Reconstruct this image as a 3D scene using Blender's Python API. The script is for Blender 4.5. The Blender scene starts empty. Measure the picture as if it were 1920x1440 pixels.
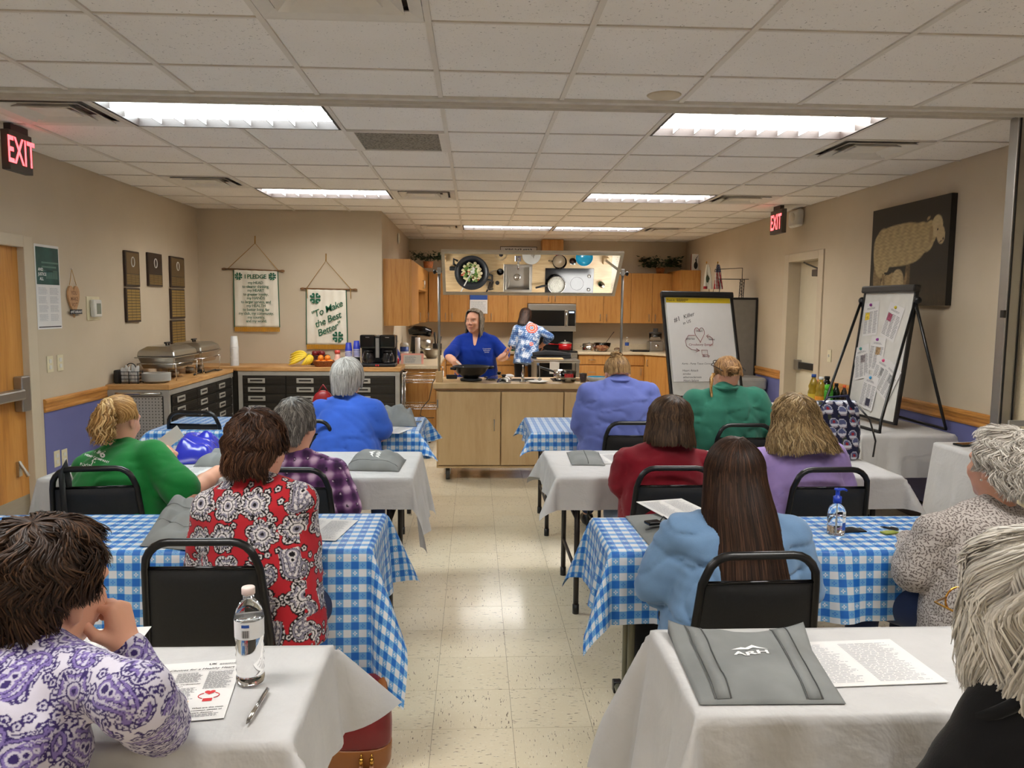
import bpy, math, random
import numpy as np
from mathutils import Matrix, Vector
random.seed(7)
rng = np.random.default_rng(7)
PI = math.pi
scene = bpy.context.scene
COL = scene.collection
# ------------------------------------------------------------------ camera
F_PX, YAW, PIT, ROL = 1469.33,.0483346,.099011,.00825818
CAM = np.array([0,0,1.6])
_cy, _sy, _cp, _sp, _cr, _sr = math.cos(YAW), math.sin(YAW), math.cos(PIT), math.sin(PIT), math.cos(ROL), math.sin(ROL)
_f = np.array([_sy*_cp, _cy*_cp, -_sp]); _r = np.array([_cy, -_sy, 0.]); _u = np.cross(_r, _f)
_r, _u = _cr*_r + _sr*_u, -_sr*_r + _cr*_u
cd = bpy.data.cameras.new('camera'); cam = bpy.data.objects.new('camera', cd); COL.objects.link(cam)
cd.sensor_width = 36; cd.lens = F_PX/1920*36; cd.clip_start = .05; cd.clip_end = 60
cam.matrix_world = Matrix(((_r[0], _u[0], -_f[0], 0),(_r[1], _u[1], -_f[1], 0),(_r[2], _u[2], -_f[2], 1.6),(0,0,0,1)))
scene.camera = cam
# ------------------------------------------------------------------ world, exposure
w = bpy.data.worlds.new('world'); scene.world = w; w.use_nodes = True
w.node_tree.nodes['Background'].inputs[0].default_value = (.9,.92,1,1)
w.node_tree.nodes['Background'].inputs[1].default_value = .08
vs = scene.view_settings
vs.view_transform = 'Standard'; vs.look = 'None'; vs.gamma = 1; vs.use_curve_mapping = False
vs.exposure = 1.15
LAMP = 11.                       # radiance of every lit ceiling lens
LAMP_COL = (1,.985,.955)
def at(px, py, ax, v):
 """real place seen at a photo pixel, on the plane where axis ax equals v"""
 d = _f + _r*(px-960)/F_PX - _u*(py-720)/F_PX
 return CAM + d*((v-CAM[ax])/d[ax])
# ------------------------------------------------------------------ materials
def S(r, g, b):
 f = lambda c: (c/12.92 if c <= .04045 else ((c+.055)/1.055)**2.4)
 return (f(r/255), f(g/255), f(b/255))
MATS = {}
class NT:
 """small helper to write node maths"""
 def __init__(s, name, rough=.5, metal=0., spec=.5):
  s.m = bpy.data.materials.new(name); s.m.use_nodes = True
  s.t = s.m.node_tree; s.b = s.t.nodes['Principled BSDF']
  s.b.inputs['Roughness'].default_value = rough; s.b.inputs['Metallic'].default_value = metal
  s.b.inputs['Specular IOR Level'].default_value = spec
  MATS[name] = s.m
 def n(s, kind): return s.t.nodes.new('ShaderNode'+kind)
 def put(s, sock, v):
  if isinstance(v, bpy.types.NodeSocket): s.t.links.new(v, sock)
  elif v is not None:
   if isinstance(v, (tuple, list)) and len(v) == 3 and sock.type == 'RGBA': v = (*v, 1)
   sock.default_value = v
 def mth(s, op, a, b=None, c=None):
  n = s.n('Math'); n.operation = op
  s.put(n.inputs[0], a)
  if b is not None: s.put(n.inputs[1], b)
  if c is not None: s.put(n.inputs[2], c)
  return n.outputs[0]
 def mix(s, f, a, b, blend='MIX'):
  n = s.n('Mix'); n.data_type = 'RGBA'; n.blend_type = blend
  s.put(n.inputs[0], f); s.put(n.inputs[6], a); s.put(n.inputs[7], b)
  return n.outputs[2]
 def co(s, kind='Object', scale=(1,1,1), rand=False, loc=(0,0,0), rot=(0,0,0)):
  n = s.n('TexCoord'); m = s.n('Mapping'); m.inputs['Scale'].default_value = scale
  m.inputs['Location'].default_value = loc; m.inputs['Rotation'].default_value = rot
  s.t.links.new(n.outputs[kind], m.inputs[0])
  if rand:
   o = s.n('ObjectInfo'); v = s.n('VectorMath'); v.operation = 'SCALE'
   v.inputs[0].default_value = (37,17,23); s.t.links.new(o.outputs['Random'], v.inputs['Scale'])
   s.t.links.new(v.outputs[0], m.inputs['Location'])
  return m.outputs[0]
 def noise(s, vec, scale=5., detail=3., rough=.5, dist=0.):
  n = s.n('TexNoise'); s.t.links.new(vec, n.inputs['Vector'])
  n.inputs['Scale'].default_value = scale; n.inputs['Detail'].default_value = detail
  n.inputs['Roughness'].default_value = rough; n.inputs['Distortion'].default_value = dist
  return n.outputs['Fac']
 def voro(s, vec, scale=5., feat='F1', out='Distance'):
  n = s.n('TexVoronoi'); n.feature = feat; s.t.links.new(vec, n.inputs['Vector'])
  n.inputs['Scale'].default_value = scale
  return n.outputs[out]
 def ramp(s, fac, stops, interp='LINEAR'):
  n = s.n('ValToRGB'); n.color_ramp.interpolation = interp
  e = n.color_ramp.elements
  while len(e) < len(stops): e.new(.5)
  for k, (p, c) in enumerate(stops):
   e[k].position = p; e[k].color = (*c, 1) if len(c) == 3 else c
  s.put(n.inputs[0], fac)
  return n.outputs[0]
 def color(s, v): s.put(s.b.inputs['Base Color'], v); return s
 def bump(s, h, strength=.3, dist=.002):
  n = s.n('Bump'); n.inputs['Strength'].default_value = strength; n.inputs['Distance'].default_value = dist
  s.t.links.new(h, n.inputs['Height']); s.t.links.new(n.outputs[0], s.b.inputs['Normal']); return s
 def set(s, key, v): s.put(s.b.inputs[key], v); return s
def plain(name, c, rough=.5, metal=0., spec=.5, var=.06, vscale=14., **kw):
 """one colour with a faint procedural unevenness"""
 if name in MATS: return MATS[name]
 t = NT(name, rough, metal, spec)
 d = tuple(max(0, x*(1-var)) for x in c); l = tuple(min(1, x*(1+var)) for x in c)
 t.color(t.ramp(t.noise(t.co(), vscale, 3), [(.3, d),(.7, l)]))
 for k, v in kw.items(): t.set(k.replace('_', ' '), v)
 return t.m
def glass(name, c=(1,1,1), rough=.02, ior=1.3, alpha=None):
 t = NT(name, rough); t.color(t.ramp(t.noise(t.co(),3,1), [(0, c),(1, tuple(x*.97 for x in c))]))
 t.set('Transmission Weight', 1.); t.set('IOR', ior)
 return t.m
def wood(name, dark, mid, light, scale=(30,30,2.2), rough=.42, bands=1.):
 t = NT(name, rough)
 v = t.co('Object', scale, rand=True)
 g = t.noise(v, 1.2,5,.6,.6); fine = t.noise(v, 6,3,.6)
 f = t.mth('ADD', t.mth('MULTIPLY', g, .75), t.mth('MULTIPLY', fine, .3))
 t.color(t.ramp(f, [(.36, dark),(.5, mid),(.68, light)]))
 t.bump(fine, .06,.001)
 return t.m
def brushed(name, c, rough=.32, scale=(3,3,200)):
 t = NT(name, rough, 1.)
 f = t.noise(t.co('Object', scale),3,2)
 t.color(t.ramp(f, [(.3, tuple(x*.85 for x in c)),(.7, c)]))
 return t.m
def emit(name, c, strength):
 t = NT(name, .5); t.color((.8,.8,.8)); t.set('Emission Color', c); t.set('Emission Strength', strength)
 return t.m
def attr_mat(name, attr='col', rough=.85, sheen=0., bump=0., bscale=900., spec=.3):
 t = NT(name, rough, 0, spec); n = t.n('Attribute'); n.attribute_name = attr
 t.color(n.outputs['Color'])
 if sheen: t.set('Sheen Weight', sheen)
 if bump: t.bump(t.noise(t.co(), bscale, 2), bump, .001)
 return t.m
def fabric(name, c, var=.12, rough=.9, bump=.25, scale=260., sheen=.15):
 t = NT(name, rough, 0,.2)
 v = t.co()
 f = t.noise(v, 9,4); w_ = t.noise(v, scale, 2)
 t.color(t.ramp(f, [(.3, tuple(x*(1-var) for x in c)),(.7, tuple(min(1, x*(1+var)) for x in c))]))
 t.set('Sheen Weight', sheen); t.bump(w_, bump, .0015)
 return t.m
# ------------------------------------------------------------------ mesh building
def link(o, parent=None):
 COL.objects.link(o)
 if parent is not None: o.parent = parent
 return o
def thing(name, label, cat, loc=(0,0,0), rz=0., group=None):
 o = bpy.data.objects.new(name, None); o.empty_display_size = .05
 o.location = loc; o.rotation_euler = (0,0, rz); COL.objects.link(o)
 return tag(o, label, cat, group)
def tag(o, label, cat, group=None):
 o['label'] = label; o['category'] = cat
 if group: o['group'] = group
 return o
def struct(o):
 o['kind'] = 'structure'; return o
def copy_tree(o, parent=None):
 c = o.copy(); COL.objects.link(c); c.parent = parent
 for ch in list(o.children): copy_tree(ch, c)
 return c
def world_loc(o):
 p = Vector((0,0,0))
 while o is not None:
  p = p + o.location; o = o.parent
 return p
class MB:
 def __init__(s): s.v = []; s.f = []; s.uv = None
 def add(s, vs, fs):
  n = len(s.v); s.v.extend([tuple(map(float, p)) for p in vs]); s.f.extend([tuple(i+n for i in f) for f in fs]); return s
 def bb(s, x0, x1, y0, y1, z0, z1):
  return s.add([(x0, y0, z0),(x1, y0, z0),(x1, y1, z0),(x0, y1, z0),(x0, y0, z1),(x1, y0, z1),(x1, y1, z1),(x0, y1, z1)],
      [(3,2,1,0),(4,5,6,7),(0,1,5,4),(1,2,6,5),(2,3,7,6),(3,0,4,7)])
 def box(s, c, d, rz=0., rx=0., ry=0.):
  m = MB().bb(-d[0]/2, d[0]/2,-d[1]/2, d[1]/2,-d[2]/2, d[2]/2)
  R = Matrix.Rotation(rz, 3, 'Z') @ Matrix.Rotation(ry, 3, 'Y') @ Matrix.Rotation(rx, 3, 'X')
  return s.add([R @ Vector(p) + Vector(c) for p in m.v], m.f)
 def obox(s, c, ax, ay, az):
  """box from centre and three half-axis vectors"""
  c, ax, ay, az = (np.array(q, float) for q in (c, ax, ay, az))
  vs_ = [c+i*ax+j*ay+k*az for k in (-1,1) for j, i in ((-1,-1),(-1,1),(1,1),(1,-1))]
  return s.add(vs_, [(3,2,1,0),(4,5,6,7),(0,1,5,4),(1,2,6,5),(2,3,7,6),(3,0,4,7)])
 def tube(s, pts, r, n=8, closed=False, cap=True, flat=1.):
  pts = [np.array(p, float) for p in pts]; N = len(pts)
  rs = r if isinstance(r, (list, tuple, np.ndarray)) else [r]*N
  up = None; base = len(s.v); vs_ = []
  for i, p in enumerate(pts):
   a = pts[i-1] if (i > 0 or closed) else p; b = pts[(i+1) % N] if (i < N-1 or closed) else p
   t = b-a; L = np.linalg.norm(t); t = t/L if L > 1e-9 else np.array([0,0,1.])
   if up is None:
    up = np.array([0,0,1.]) if abs(t[2]) < .9 else np.array([1., 0,0])
   x = np.cross(up, t); x /= max(np.linalg.norm(x),1e-9); y = np.cross(t, x); up = y
   for k in range(n):
    a_ = 2*PI*k/n
    vs_.append(p + rs[i]*(math.cos(a_)*x + flat*math.sin(a_)*y))
  fs = []
  for i in range(N if closed else N-1):
   j = (i+1) % N
   for k in range(n):
    l = (k+1) % n
    fs.append((i*n+k, i*n+l, j*n+l, j*n+k))
  if cap and not closed:
   fs.append(tuple(range(n-1,-1,-1))); fs.append(tuple(range((N-1)*n, N*n)))
  return s.add(vs_, fs)
 def cyl(s, p0, p1, r0, r1=None, n=12): return s.tube([p0, p1], [r0, r0 if r1 is None else r1], n)
 def lathe(s, prof, c=(0,0,0), n=20, cap=True, sx=1., sy=1.):
  vs_ = []; fs = []
  for r, z in prof:
   for k in range(n):
    a = 2*PI*k/n; vs_.append((c[0]+sx*r*math.cos(a), c[1]+sy*r*math.sin(a), c[2]+z))
  for i in range(len(prof)-1):
   for k in range(n):
    l = (k+1) % n; fs.append((i*n+k, i*n+l, (i+1)*n+l, (i+1)*n+k))
  if cap and prof[0][0] > 1e-5 and prof[-1][0] > 1e-5:          # a ring: close the section on itself
   N = len(prof)-1
   for k in range(n):
    l = (k+1) % n; fs.append((N*n+k, N*n+l, l, k))
  elif cap:
   if prof[0][0] > 1e-5: fs.append(tuple(range(n-1,-1,-1)))
   if prof[-1][0] > 1e-5: fs.append(tuple(range((len(prof)-1)*n, len(prof)*n)))
  return s.add(vs_, fs)
 def ball(s, c, r, n=12, m=8):
  r = r if isinstance(r, (tuple, list)) else (r, r, r)
  vs_ = []; fs = []
  for i in range(m+1):
   th = PI*i/m
   for k in range(n):
    a = 2*PI*k/n
    vs_.append((c[0]+r[0]*math.sin(th)*math.cos(a), c[1]+r[1]*math.sin(th)*math.sin(a), c[2]-r[2]*math.cos(th)))
  for i in range(m):
   for k in range(n):
    l = (k+1) % n; fs.append((i*n+k, i*n+l, (i+1)*n+l, (i+1)*n+k))
  return s.add(vs_, fs)
 def prism(s, poly, o, u, v, w_):
  """polygon in plane (o,u,v) pushed along w_"""
  o, u, v, w_ = (np.array(q, float) for q in (o, u, v, w_)); n = len(poly)
  a = [o+u*p[0]+v*p[1] for p in poly]; b = [p+w_ for p in a]
  return s.add(a+b, [tuple(range(n-1,-1,-1)), tuple(range(n, 2*n))] + [(i, (i+1) % n, n+(i+1) % n, n+i) for i in range(n)])
 def grid(s, fn, nu, nv):
  vs_ = [fn(i/nu, j/nv) for j in range(nv+1) for i in range(nu+1)]
  return s.add(vs_, [(j*(nu+1)+i, j*(nu+1)+i+1,(j+1)*(nu+1)+i+1,(j+1)*(nu+1)+i) for j in range(nv) for i in range(nu)])
 def build(s, name, mat, parent=None, smooth=False, bevel=0., seg=2, solid=0.):
  me = bpy.data.meshes.new(name)
  off = world_loc(parent) if parent is not None else None
  V = s.v if off is None else [(p[0]-off.x, p[1]-off.y, p[2]-off.z) for p in s.v]
  me.from_pydata(V, [], s.f)
  return fin(me, name, mat, parent, smooth, bevel, seg, solid)
def fin(me, name, mat, parent=None, smooth=False, bevel=0., seg=2, solid=0.):
 me.materials.append(MATS[mat] if isinstance(mat, str) else mat)
 if smooth: me.polygons.foreach_set('use_smooth', [True]*len(me.polygons))
 me.update()
 o = bpy.data.objects.new(name, me); link(o, parent)
 if solid:
  m = o.modifiers.new('solid', 'SOLIDIFY'); m.thickness = solid; m.offset = -1
 if bevel:
  m = o.modifiers.new('bevel', 'BEVEL'); m.width = bevel; m.segments = seg; m.limit_method = 'ANGLE'
  m.angle_limit = math.radians(40)
  if not smooth: me.polygons.foreach_set('use_smooth', [False]*len(me.polygons))
 return o
def np_mesh(name, V, F, mat, parent=None, smooth=True, cols=None):
 """quads/tris from numpy arrays; V in world space"""
 me = bpy.data.meshes.new(name)
 V = np.asarray(V, np.float32)
 if parent is not None:
  o_ = world_loc(parent); V = V - np.array([o_.x, o_.y, o_.z], np.float32)
 F = np.asarray(F, np.int32); k = F.shape[1]
 me.vertices.add(len(V)); me.vertices.foreach_set('co', V.ravel())
 me.loops.add(F.size); me.loops.foreach_set('vertex_index', F.ravel())
 me.polygons.add(len(F)); me.polygons.foreach_set('loop_start', np.arange(0, F.size, k, dtype=np.int32))
 me.polygons.foreach_set('loop_total', np.full(len(F), k, np.int32))
 me.update(calc_edges=True)
 if cols is not None: set_cols(me, cols)
 return fin(me, name, mat, parent, smooth)
def set_cols(me, cols):
 a = me.color_attributes.new('col', 'FLOAT_COLOR', 'POINT')
 c = np.ones((len(me.vertices),4), np.float32); c[:, :3] = cols
 a.data.foreach_set('color', c.ravel())
_txt = {}
def text_geo(s_, size=1., shear=0., bold=0., spacing=1., align='CENTER'):
 key = (s_, shear, bold, spacing, align)
 if key not in _txt:
  cu = bpy.data.curves.new('t', 'FONT'); cu.body = s_; cu.align_x = align; cu.shear = shear
  cu.offset = bold; cu.space_character = spacing; cu.resolution_u = 2; cu.fill_mode = 'FRONT'
  ob = bpy.data.objects.new('t', cu)
  me = ob.to_mesh()
  _txt[key] = ([tuple(v.co) for v in me.vertices], [tuple(p.vertices) for p in me.polygons])
  ob.to_mesh_clear(); bpy.data.objects.remove(ob); bpy.data.curves.remove(cu)
 v, f = _txt[key]
 return [(p[0]*size, p[1]*size) for p in v], f
def put_text(mb, s_, o, u, v, size, **kw):
 """lettering in the plane through o with unit axes u (right) and v (up)"""
 P, Fc = text_geo(s_, size, **kw)
 o, u, v = (np.array(q, float) for q in (o, u, v))
 return mb.add([o+u*p[0]+v*p[1] for p in P], Fc)
def print_lines(mb, o, u, v, w_, h, rows, rs=None, fill=.45, ragged=.25, words=True):
 """rows of small print as word-long bars, in the plane (o = lower left corner, u right, v up)"""
 o, u, v = (np.array(q, float) for q in (o, u, v)); R = rs or random
 for i in range(rows):
  y1 = h - (i+.2)*h/rows; y0 = y1 - h/rows*fill
  end = w_*(1-R.random()*ragged); x = 0.
  while x < end:
   wd = (w_*(.06+.14*R.random())) if words else end
   x1 = min(end, x+wd)
   mb.add([o+u*x+v*y0, o+u*x1+v*y0, o+u*x1+v*y1, o+u*x+v*y1], [(0,1,2,3)])
   x = x1 + w_*.025
 return mb
def rect(mb, o, u, v, w_, h, x=0., y=0.):
 o, u, v = (np.array(q, float) for q in (o, u, v))
 return mb.add([o+u*x+v*y, o+u*(x+w_)+v*y, o+u*(x+w_)+v*(y+h), o+u*x+v*(y+h)], [(0,1,2,3)])
# shared materials
wood('oak', S(162,106,48), S(180,126,62), S(190,138,74),(22,22,1.6))
wood('oak_h', S(150,92,38), S(186,126,58), S(204,148,78),(2.5,2.5,40))
wood('maple', S(192,158,112), S(200,168,122), S(206,176,130),(8,8,1.2),.4)
wood('butcher', S(160,112,62), S(192,144,88), S(206,164,110),(3,3,40),.4)
plain('laminate', S(203,186,156),.4, vscale=60, var=.07)
plain('laminate_edge', S(176,150,112),.45)
plain('black_plastic', S(22,22,23),.35)
plain('black_gloss', S(10,10,11),.12)
plain('black_paint', S(16,16,17),.3, spec=.5)
plain('vinyl', S(21,22,24),.5, vscale=120, var=.2)
plain('white_plastic', S(212,210,203),.4)
plain('ivory', S(214,204,172),.45)
plain('white_paint', S(214,206,192),.5)
plain('paper', S(220,218,216),.75, var=.015)
plain('print_black', S(40,40,42),.8)
plain('print_grey', S(120,120,124),.8)
plain('print_light', S(178,178,182),.8)
plain('print_green', S(22,92,62),.8)
plain('print_red', S(196,40,44),.7)
plain('print_blue', S(44,82,160),.7)
plain('print_white', S(238,238,236),.7)
brushed('steel', S(190,186,178),.28)
brushed('chrome', S(214,212,208),.12)
plain('alu', S(170,168,164),.4,1., var=.03)
plain('grey_paint', S(150,148,142),.45)
plain('rope', S(176,132,62),.9)
plain('table_leg', S(40,34,31),.4)
plain('tabletop', S(120,108,94),.5)
glass('clear', (1,1,1),.02,1.35)
glass('clear_thin', (.97,.98,.98),.03,1.12)
# ================================================================== the room
XL, XR, YB, YK, YBAN, XA, ZC = -3.07,3.40,-3.5,12.6,8.95,-1.04,2.64
t = NT('wall_paint', .75,0,.3)
v = t.co()
t.color(t.ramp(t.noise(v, 2.2,4), [(.3, S(194,179,155)),(.7, S(201,186,163))])); t.bump(t.noise(v, 240,3),.12,.001)
t = NT('wainscot_paint', .55,0,.4)
v = t.co(); t.color(t.ramp(t.noise(v, 3,3), [(.3, S(98,101,152)),(.7, S(104,108,160))])); t.bump(t.noise(v, 300,2),.1,.001)
plain('trim_paint', S(198,184,160),.45, var=.02)
plain('door_cream', S(206,196,172),.5, var=.02)
wood('oak_door', S(158,100,40), S(190,128,56), S(204,146,76),(9,9,.8),.4)
# --- walls
m = MB().bb(XL-.12, XL, YB, 4.66,0, ZC+.1).bb(XL-.12, XL, 4.66,5.56,2.0, ZC+.1).bb(XL-.12, XL, 5.56, YBAN+.12,0, ZC+.1)
wl = struct(m.build('wall_left', 'wall_paint'))
m = MB().bb(XL, XA, YBAN, YBAN+.12,0, ZC+.1).bb(XA-.12, XA, YBAN+.12, YK, 0, ZC+.1)
wb = struct(m.build('wall_back_left', 'wall_paint'))
wk = struct(MB().bb(XA-.12, XR+.12, YK, YK+.12,0, ZC+.1).build('wall_back', 'wall_paint'))
m = MB().bb(XR, XR+.25, YB, 7.66,0, ZC+.1).bb(XR, XR+.25,7.66,8.40,2.1, ZC+.1).bb(XR, XR+.25,8.40, YK+.12,0, ZC+.1)
wr = struct(m.build('wall_right', 'wall_paint'))
wf = struct(MB().bb(XL-.12, XR+.25, YB-.12, YB, 0, ZC+.1).build('wall_front', 'wall_paint'))
for nm, par, y0, y1, x0, x1 in (('wainscot', wl, 5.70,8.95, XL, XL+.004),('wainscot', wr, 4.3,7.55, XR-.004, XR),('wainscot', wr, 8.51,12.0, XR-.004, XR),
        ('wainscot', wl, YB, 4.55, XL, XL+.004),('wainscot', wr, YB, 4.0, XR-.004, XR)):
 MB().bb(x0, x1, y0, y1,.1,.83).build(nm, 'wainscot_paint', par)
def rail(name, side, y0, y1):
 s = 1 if side < 0 else -1; x = XL if side < 0 else XR
 prof = [(0,.815),(.012,.815),(.016,.83),(.012,.845),(.014,.87),(.022,.885),(.022,.90),(.012,.91),(0,.91)]
 mb = MB().prism([(p[0]*s, p[1]) for p in prof], (x, y0,0),(1,0,0),(0,0,1),(0, y1-y0,0))
 return struct(mb.build(name, 'oak_h'))
rail('trim_1', -1,5.70,8.95); rail('trim_2', 1,4.3,7.55); rail('trim_3', 1,8.51,11.9)
plain('vinyl_base', S(70,64,60),.5)
for n_, a in (('baseboard_left', (XL, XL+.008,5.70, YBAN)),('baseboard_right', (XR-.008, XR, 4.3,7.55)),('baseboard_back', (XL, XA, YBAN-.008, YBAN))):
 struct(MB().bb(*a, 0,.1).build(n_, 'vinyl_base'))
# --- floor of one-foot tiles
FT = .3048
t = NT('floor_tile', .3,0,.5)
v = t.co('Object', (1,1,1), rand=True)
vm = t.n('Mapping'); vm.inputs['Scale'].default_value = (1,4.5,1); t.t.links.new(v, vm.inputs[0])
sp = t.noise(vm.outputs[0], 34,2,.6); sp2 = t.noise(vm.outputs[0], 52,2,.5); cl = t.noise(v, 3,4)
base = t.ramp(cl, [(.3, S(222,208,178)),(.7, S(231,219,192))])
oi = t.n('ObjectInfo')
base = t.mix(t.mth('MULTIPLY', oi.outputs['Random'], .25), base, S(214,200,170))
c1 = t.mix(t.ramp(sp, [(.64,(0,0,0)),(.69,(1,1,1))]), base, S(104,86,66))
c2 = t.mix(t.ramp(sp2, [(.64,(0,0,0)),(.70,(1,1,1))]), c1, S(236,228,208))
t.color(c2); t.set('Coat Weight', .6); t.set('Coat Roughness', .14)
t.set('Roughness', t.ramp(t.noise(v, 8,4), [(.3,(.3,.3,.3)),(.7,(.42,.42,.42))]))
plain('joint', S(120,106,84),.8)
floor = struct(MB().bb(XL-.12, XR+.25, YB, YK, -.12,-.0025).build('floor', 'joint'))
tm = MB().bb(-FT/2+.0007, FT/2-.0007,-FT/2+.0007, FT/2-.0007,-.0025,0)
tme = bpy.data.meshes.new('floor_tile'); tme.from_pydata(tm.v, [], tm.f); tme.materials.append(MATS['floor_tile'])
cells = []
for i in range(-12,14):
 for j in range(-24,34):
  cx, cy_ = -.154+(i+.5)*FT, 3.1426+(j+.5)*FT
  if XL-.1 < cx < XR+.1 and YB < cy_ < YK: cells.append((i, j, cx, cy_))
def rank(c):
 q = np.array([c[2], c[3], 0])-CAM; z = q @ _f
 if z < .3: return 99
 px = 960+F_PX*(q @ _r)/z; py = 720-F_PX*(q @ _u)/z
 if not (-60 < px < 1980 and py < 1500): return 90+z
 return z + (0 if -.75 < c[2] < 1.05 else 3.2)
cells.sort(key=rank)
for i, j, cx, cy_ in cells[:300]:
 o = bpy.data.objects.new('floor_tile', tme); link(o, floor); o.location = (cx, cy_, 0); o.rotation_euler = (0,0,(PI/2 if (i+j) % 2 else 0))
mb = MB()
for i, j, cx, cy_ in cells[300:]: mb.add([(p[0]+cx, p[1]+cy_, p[2]) for p in tm.v], tm.f)
mb.build('floor_tile_rest', 'floor_tile', floor)['kind'] = 'stuff'
# --- suspended ceiling
T = .6096; CX0 = -.1737; YN0 = 3.629; YF0 = 4.864
t = NT('ceiling_tile', .9,0,.2)
v = t.co('Object', (1,1,1), rand=True)
sp = t.noise(v, 95,3,.65); sp2 = t.noise(v, 30,3)
f = t.mth('MULTIPLY', t.ramp(sp, [(.62,(0,0,0)),(.68,(1,1,1))]), t.ramp(sp2, [(.4,(0,0,0)),(.6,(1,1,1))]))
t.color(t.mix(f, t.ramp(t.noise(v, 2,2), [(.3, S(234,228,220)),(.7, S(239,233,226))]), S(120,110,98)))
t.bump(t.mth('SUBTRACT', 1., f),.5,.002)
plain('grid_paint', S(216,208,196),.5, var=.02)
ceil = struct(MB().bb(XL-.12, XR+.25, YB-.12, YK+.12, ZC+.09, ZC+.2).build('ceiling', 'ceiling_tile'))
colx = [CX0+c*T for c in range(-5,7)]
rows_near = [YN0-r*T for r in range(0,13)]; rows_far = [YF0+r*T for r in range(-1,14)]
TR0, TR1 = 4.06,4.235
taken = set()
LIGHTS = [(-3,-1),(2,-1),(-3,4),(2,4),(0,9),(2,9)]            # far section, two cells wide
VENTS = [(-4,-1),(-4,3),(-1,4),(4,0),(4,4),(-1,9),(4,9)]
for c, r in LIGHTS: taken |= {('f', c, r),('f', c+1, r)}
for c, r in VENTS: taken.add(('f', c, r))
taken.add(('f', -1,0))
NLIGHTS = [(-3,3),(2,3),(-3,8),(2,8)]                             # near section, row counted towards the camera
for c, r in NLIGHTS: taken |= {('n', c, r),('n', c+1, r)}
taken.add(('n', -1,1))
tcache = {}
def ctile(x0, x1, y0, y1):
 x0, x1 = max(x0, XL), min(x1, XR)
 y0, y1 = max(y0, YB), min(y1, YK)
 if x1-x0 < .06 or y1-y0 < .06: return
 if (x0+x1)/2 < XA-.05 and y1 > YBAN: y1 = YBAN
 if y1-y0 < .06: return
 k = (round(x1-x0,3), round(y1-y0,3))
 if k not in tcache:
  a, b = k[0]/2-.010, k[1]/2-.010
  mb_ = MB().bb(-a, a, -b, b, .004,.02)
  me = bpy.data.meshes.new('ceiling_panel'); me.from_pydata(mb_.v, [], mb_.f); me.materials.append(MATS['ceiling_tile']); tcache[k] = me
 o = bpy.data.objects.new('ceiling_panel', tcache[k]); link(o, ceil); o.location = ((x0+x1)/2,(y0+y1)/2, ZC)
for c in range(-5,6):
 for r in range(-1,13):
  if ('f', c, r) not in taken: ctile(CX0+c*T, CX0+(c+1)*T, YF0+r*T, YF0+(r+1)*T)
 for r in range(0,12):
  if ('n', c, r) not in taken: ctile(CX0+c*T, CX0+(c+1)*T, YN0-(r+1)*T, YN0-r*T)
 ctile(CX0+c*T, CX0+(c+1)*T, YN0, TR0+.02)
def bar_spans(x, y0, y1):
 """a main tee, broken where a light fills the two cells beside it"""
 cuts = sorted([(YF0+r*T, YF0+(r+1)*T) for c, r in LIGHTS if abs(CX0+(c+1)*T-x) < .01] + [(YN0-(r+1)*T, YN0-r*T) for c, r in NLIGHTS if abs(CX0+(c+1)*T-x) < .01])
 for a, b in cuts:
  if y0 < a < y1: yield y0, a; y0 = b
 yield y0, y1
for x in colx:
 if XL < x < XR:
  for a, b in list(bar_spans(x, YB, TR0))+list(bar_spans(x, TR1, YBAN if x < XA else YK)):
   MB().bb(x-.012, x+.012, a, b, ZC-.004, ZC+.006).build('grid_bar', 'grid_paint', ceil)
for y in rows_near+rows_far:
 if (YB < y < TR0 or TR1 < y < YK):
  MB().bb(XL if y < YBAN else XA, XR, y-.007, y+.007, ZC-.002, ZC+.005).build('grid_bar', 'grid_paint', ceil)
plain('track_paint', S(208,201,190),.5)
tk = thing('partition_track', 'grey metal ceiling track crossing the room before the lights', 'track', (0,4.15, ZC))
MB().bb(XL, XR, TR0, TR1, ZC-.012, ZC+.03).build('track_channel', 'track_paint', tk)
MB().bb(XL, XR, TR0+.05, TR0+.058, ZC-.028, ZC-.010).bb(XL, XR, TR1-.06, TR1-.052, ZC-.028, ZC-.010).build('track_lip', 'track_paint', tk)
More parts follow.
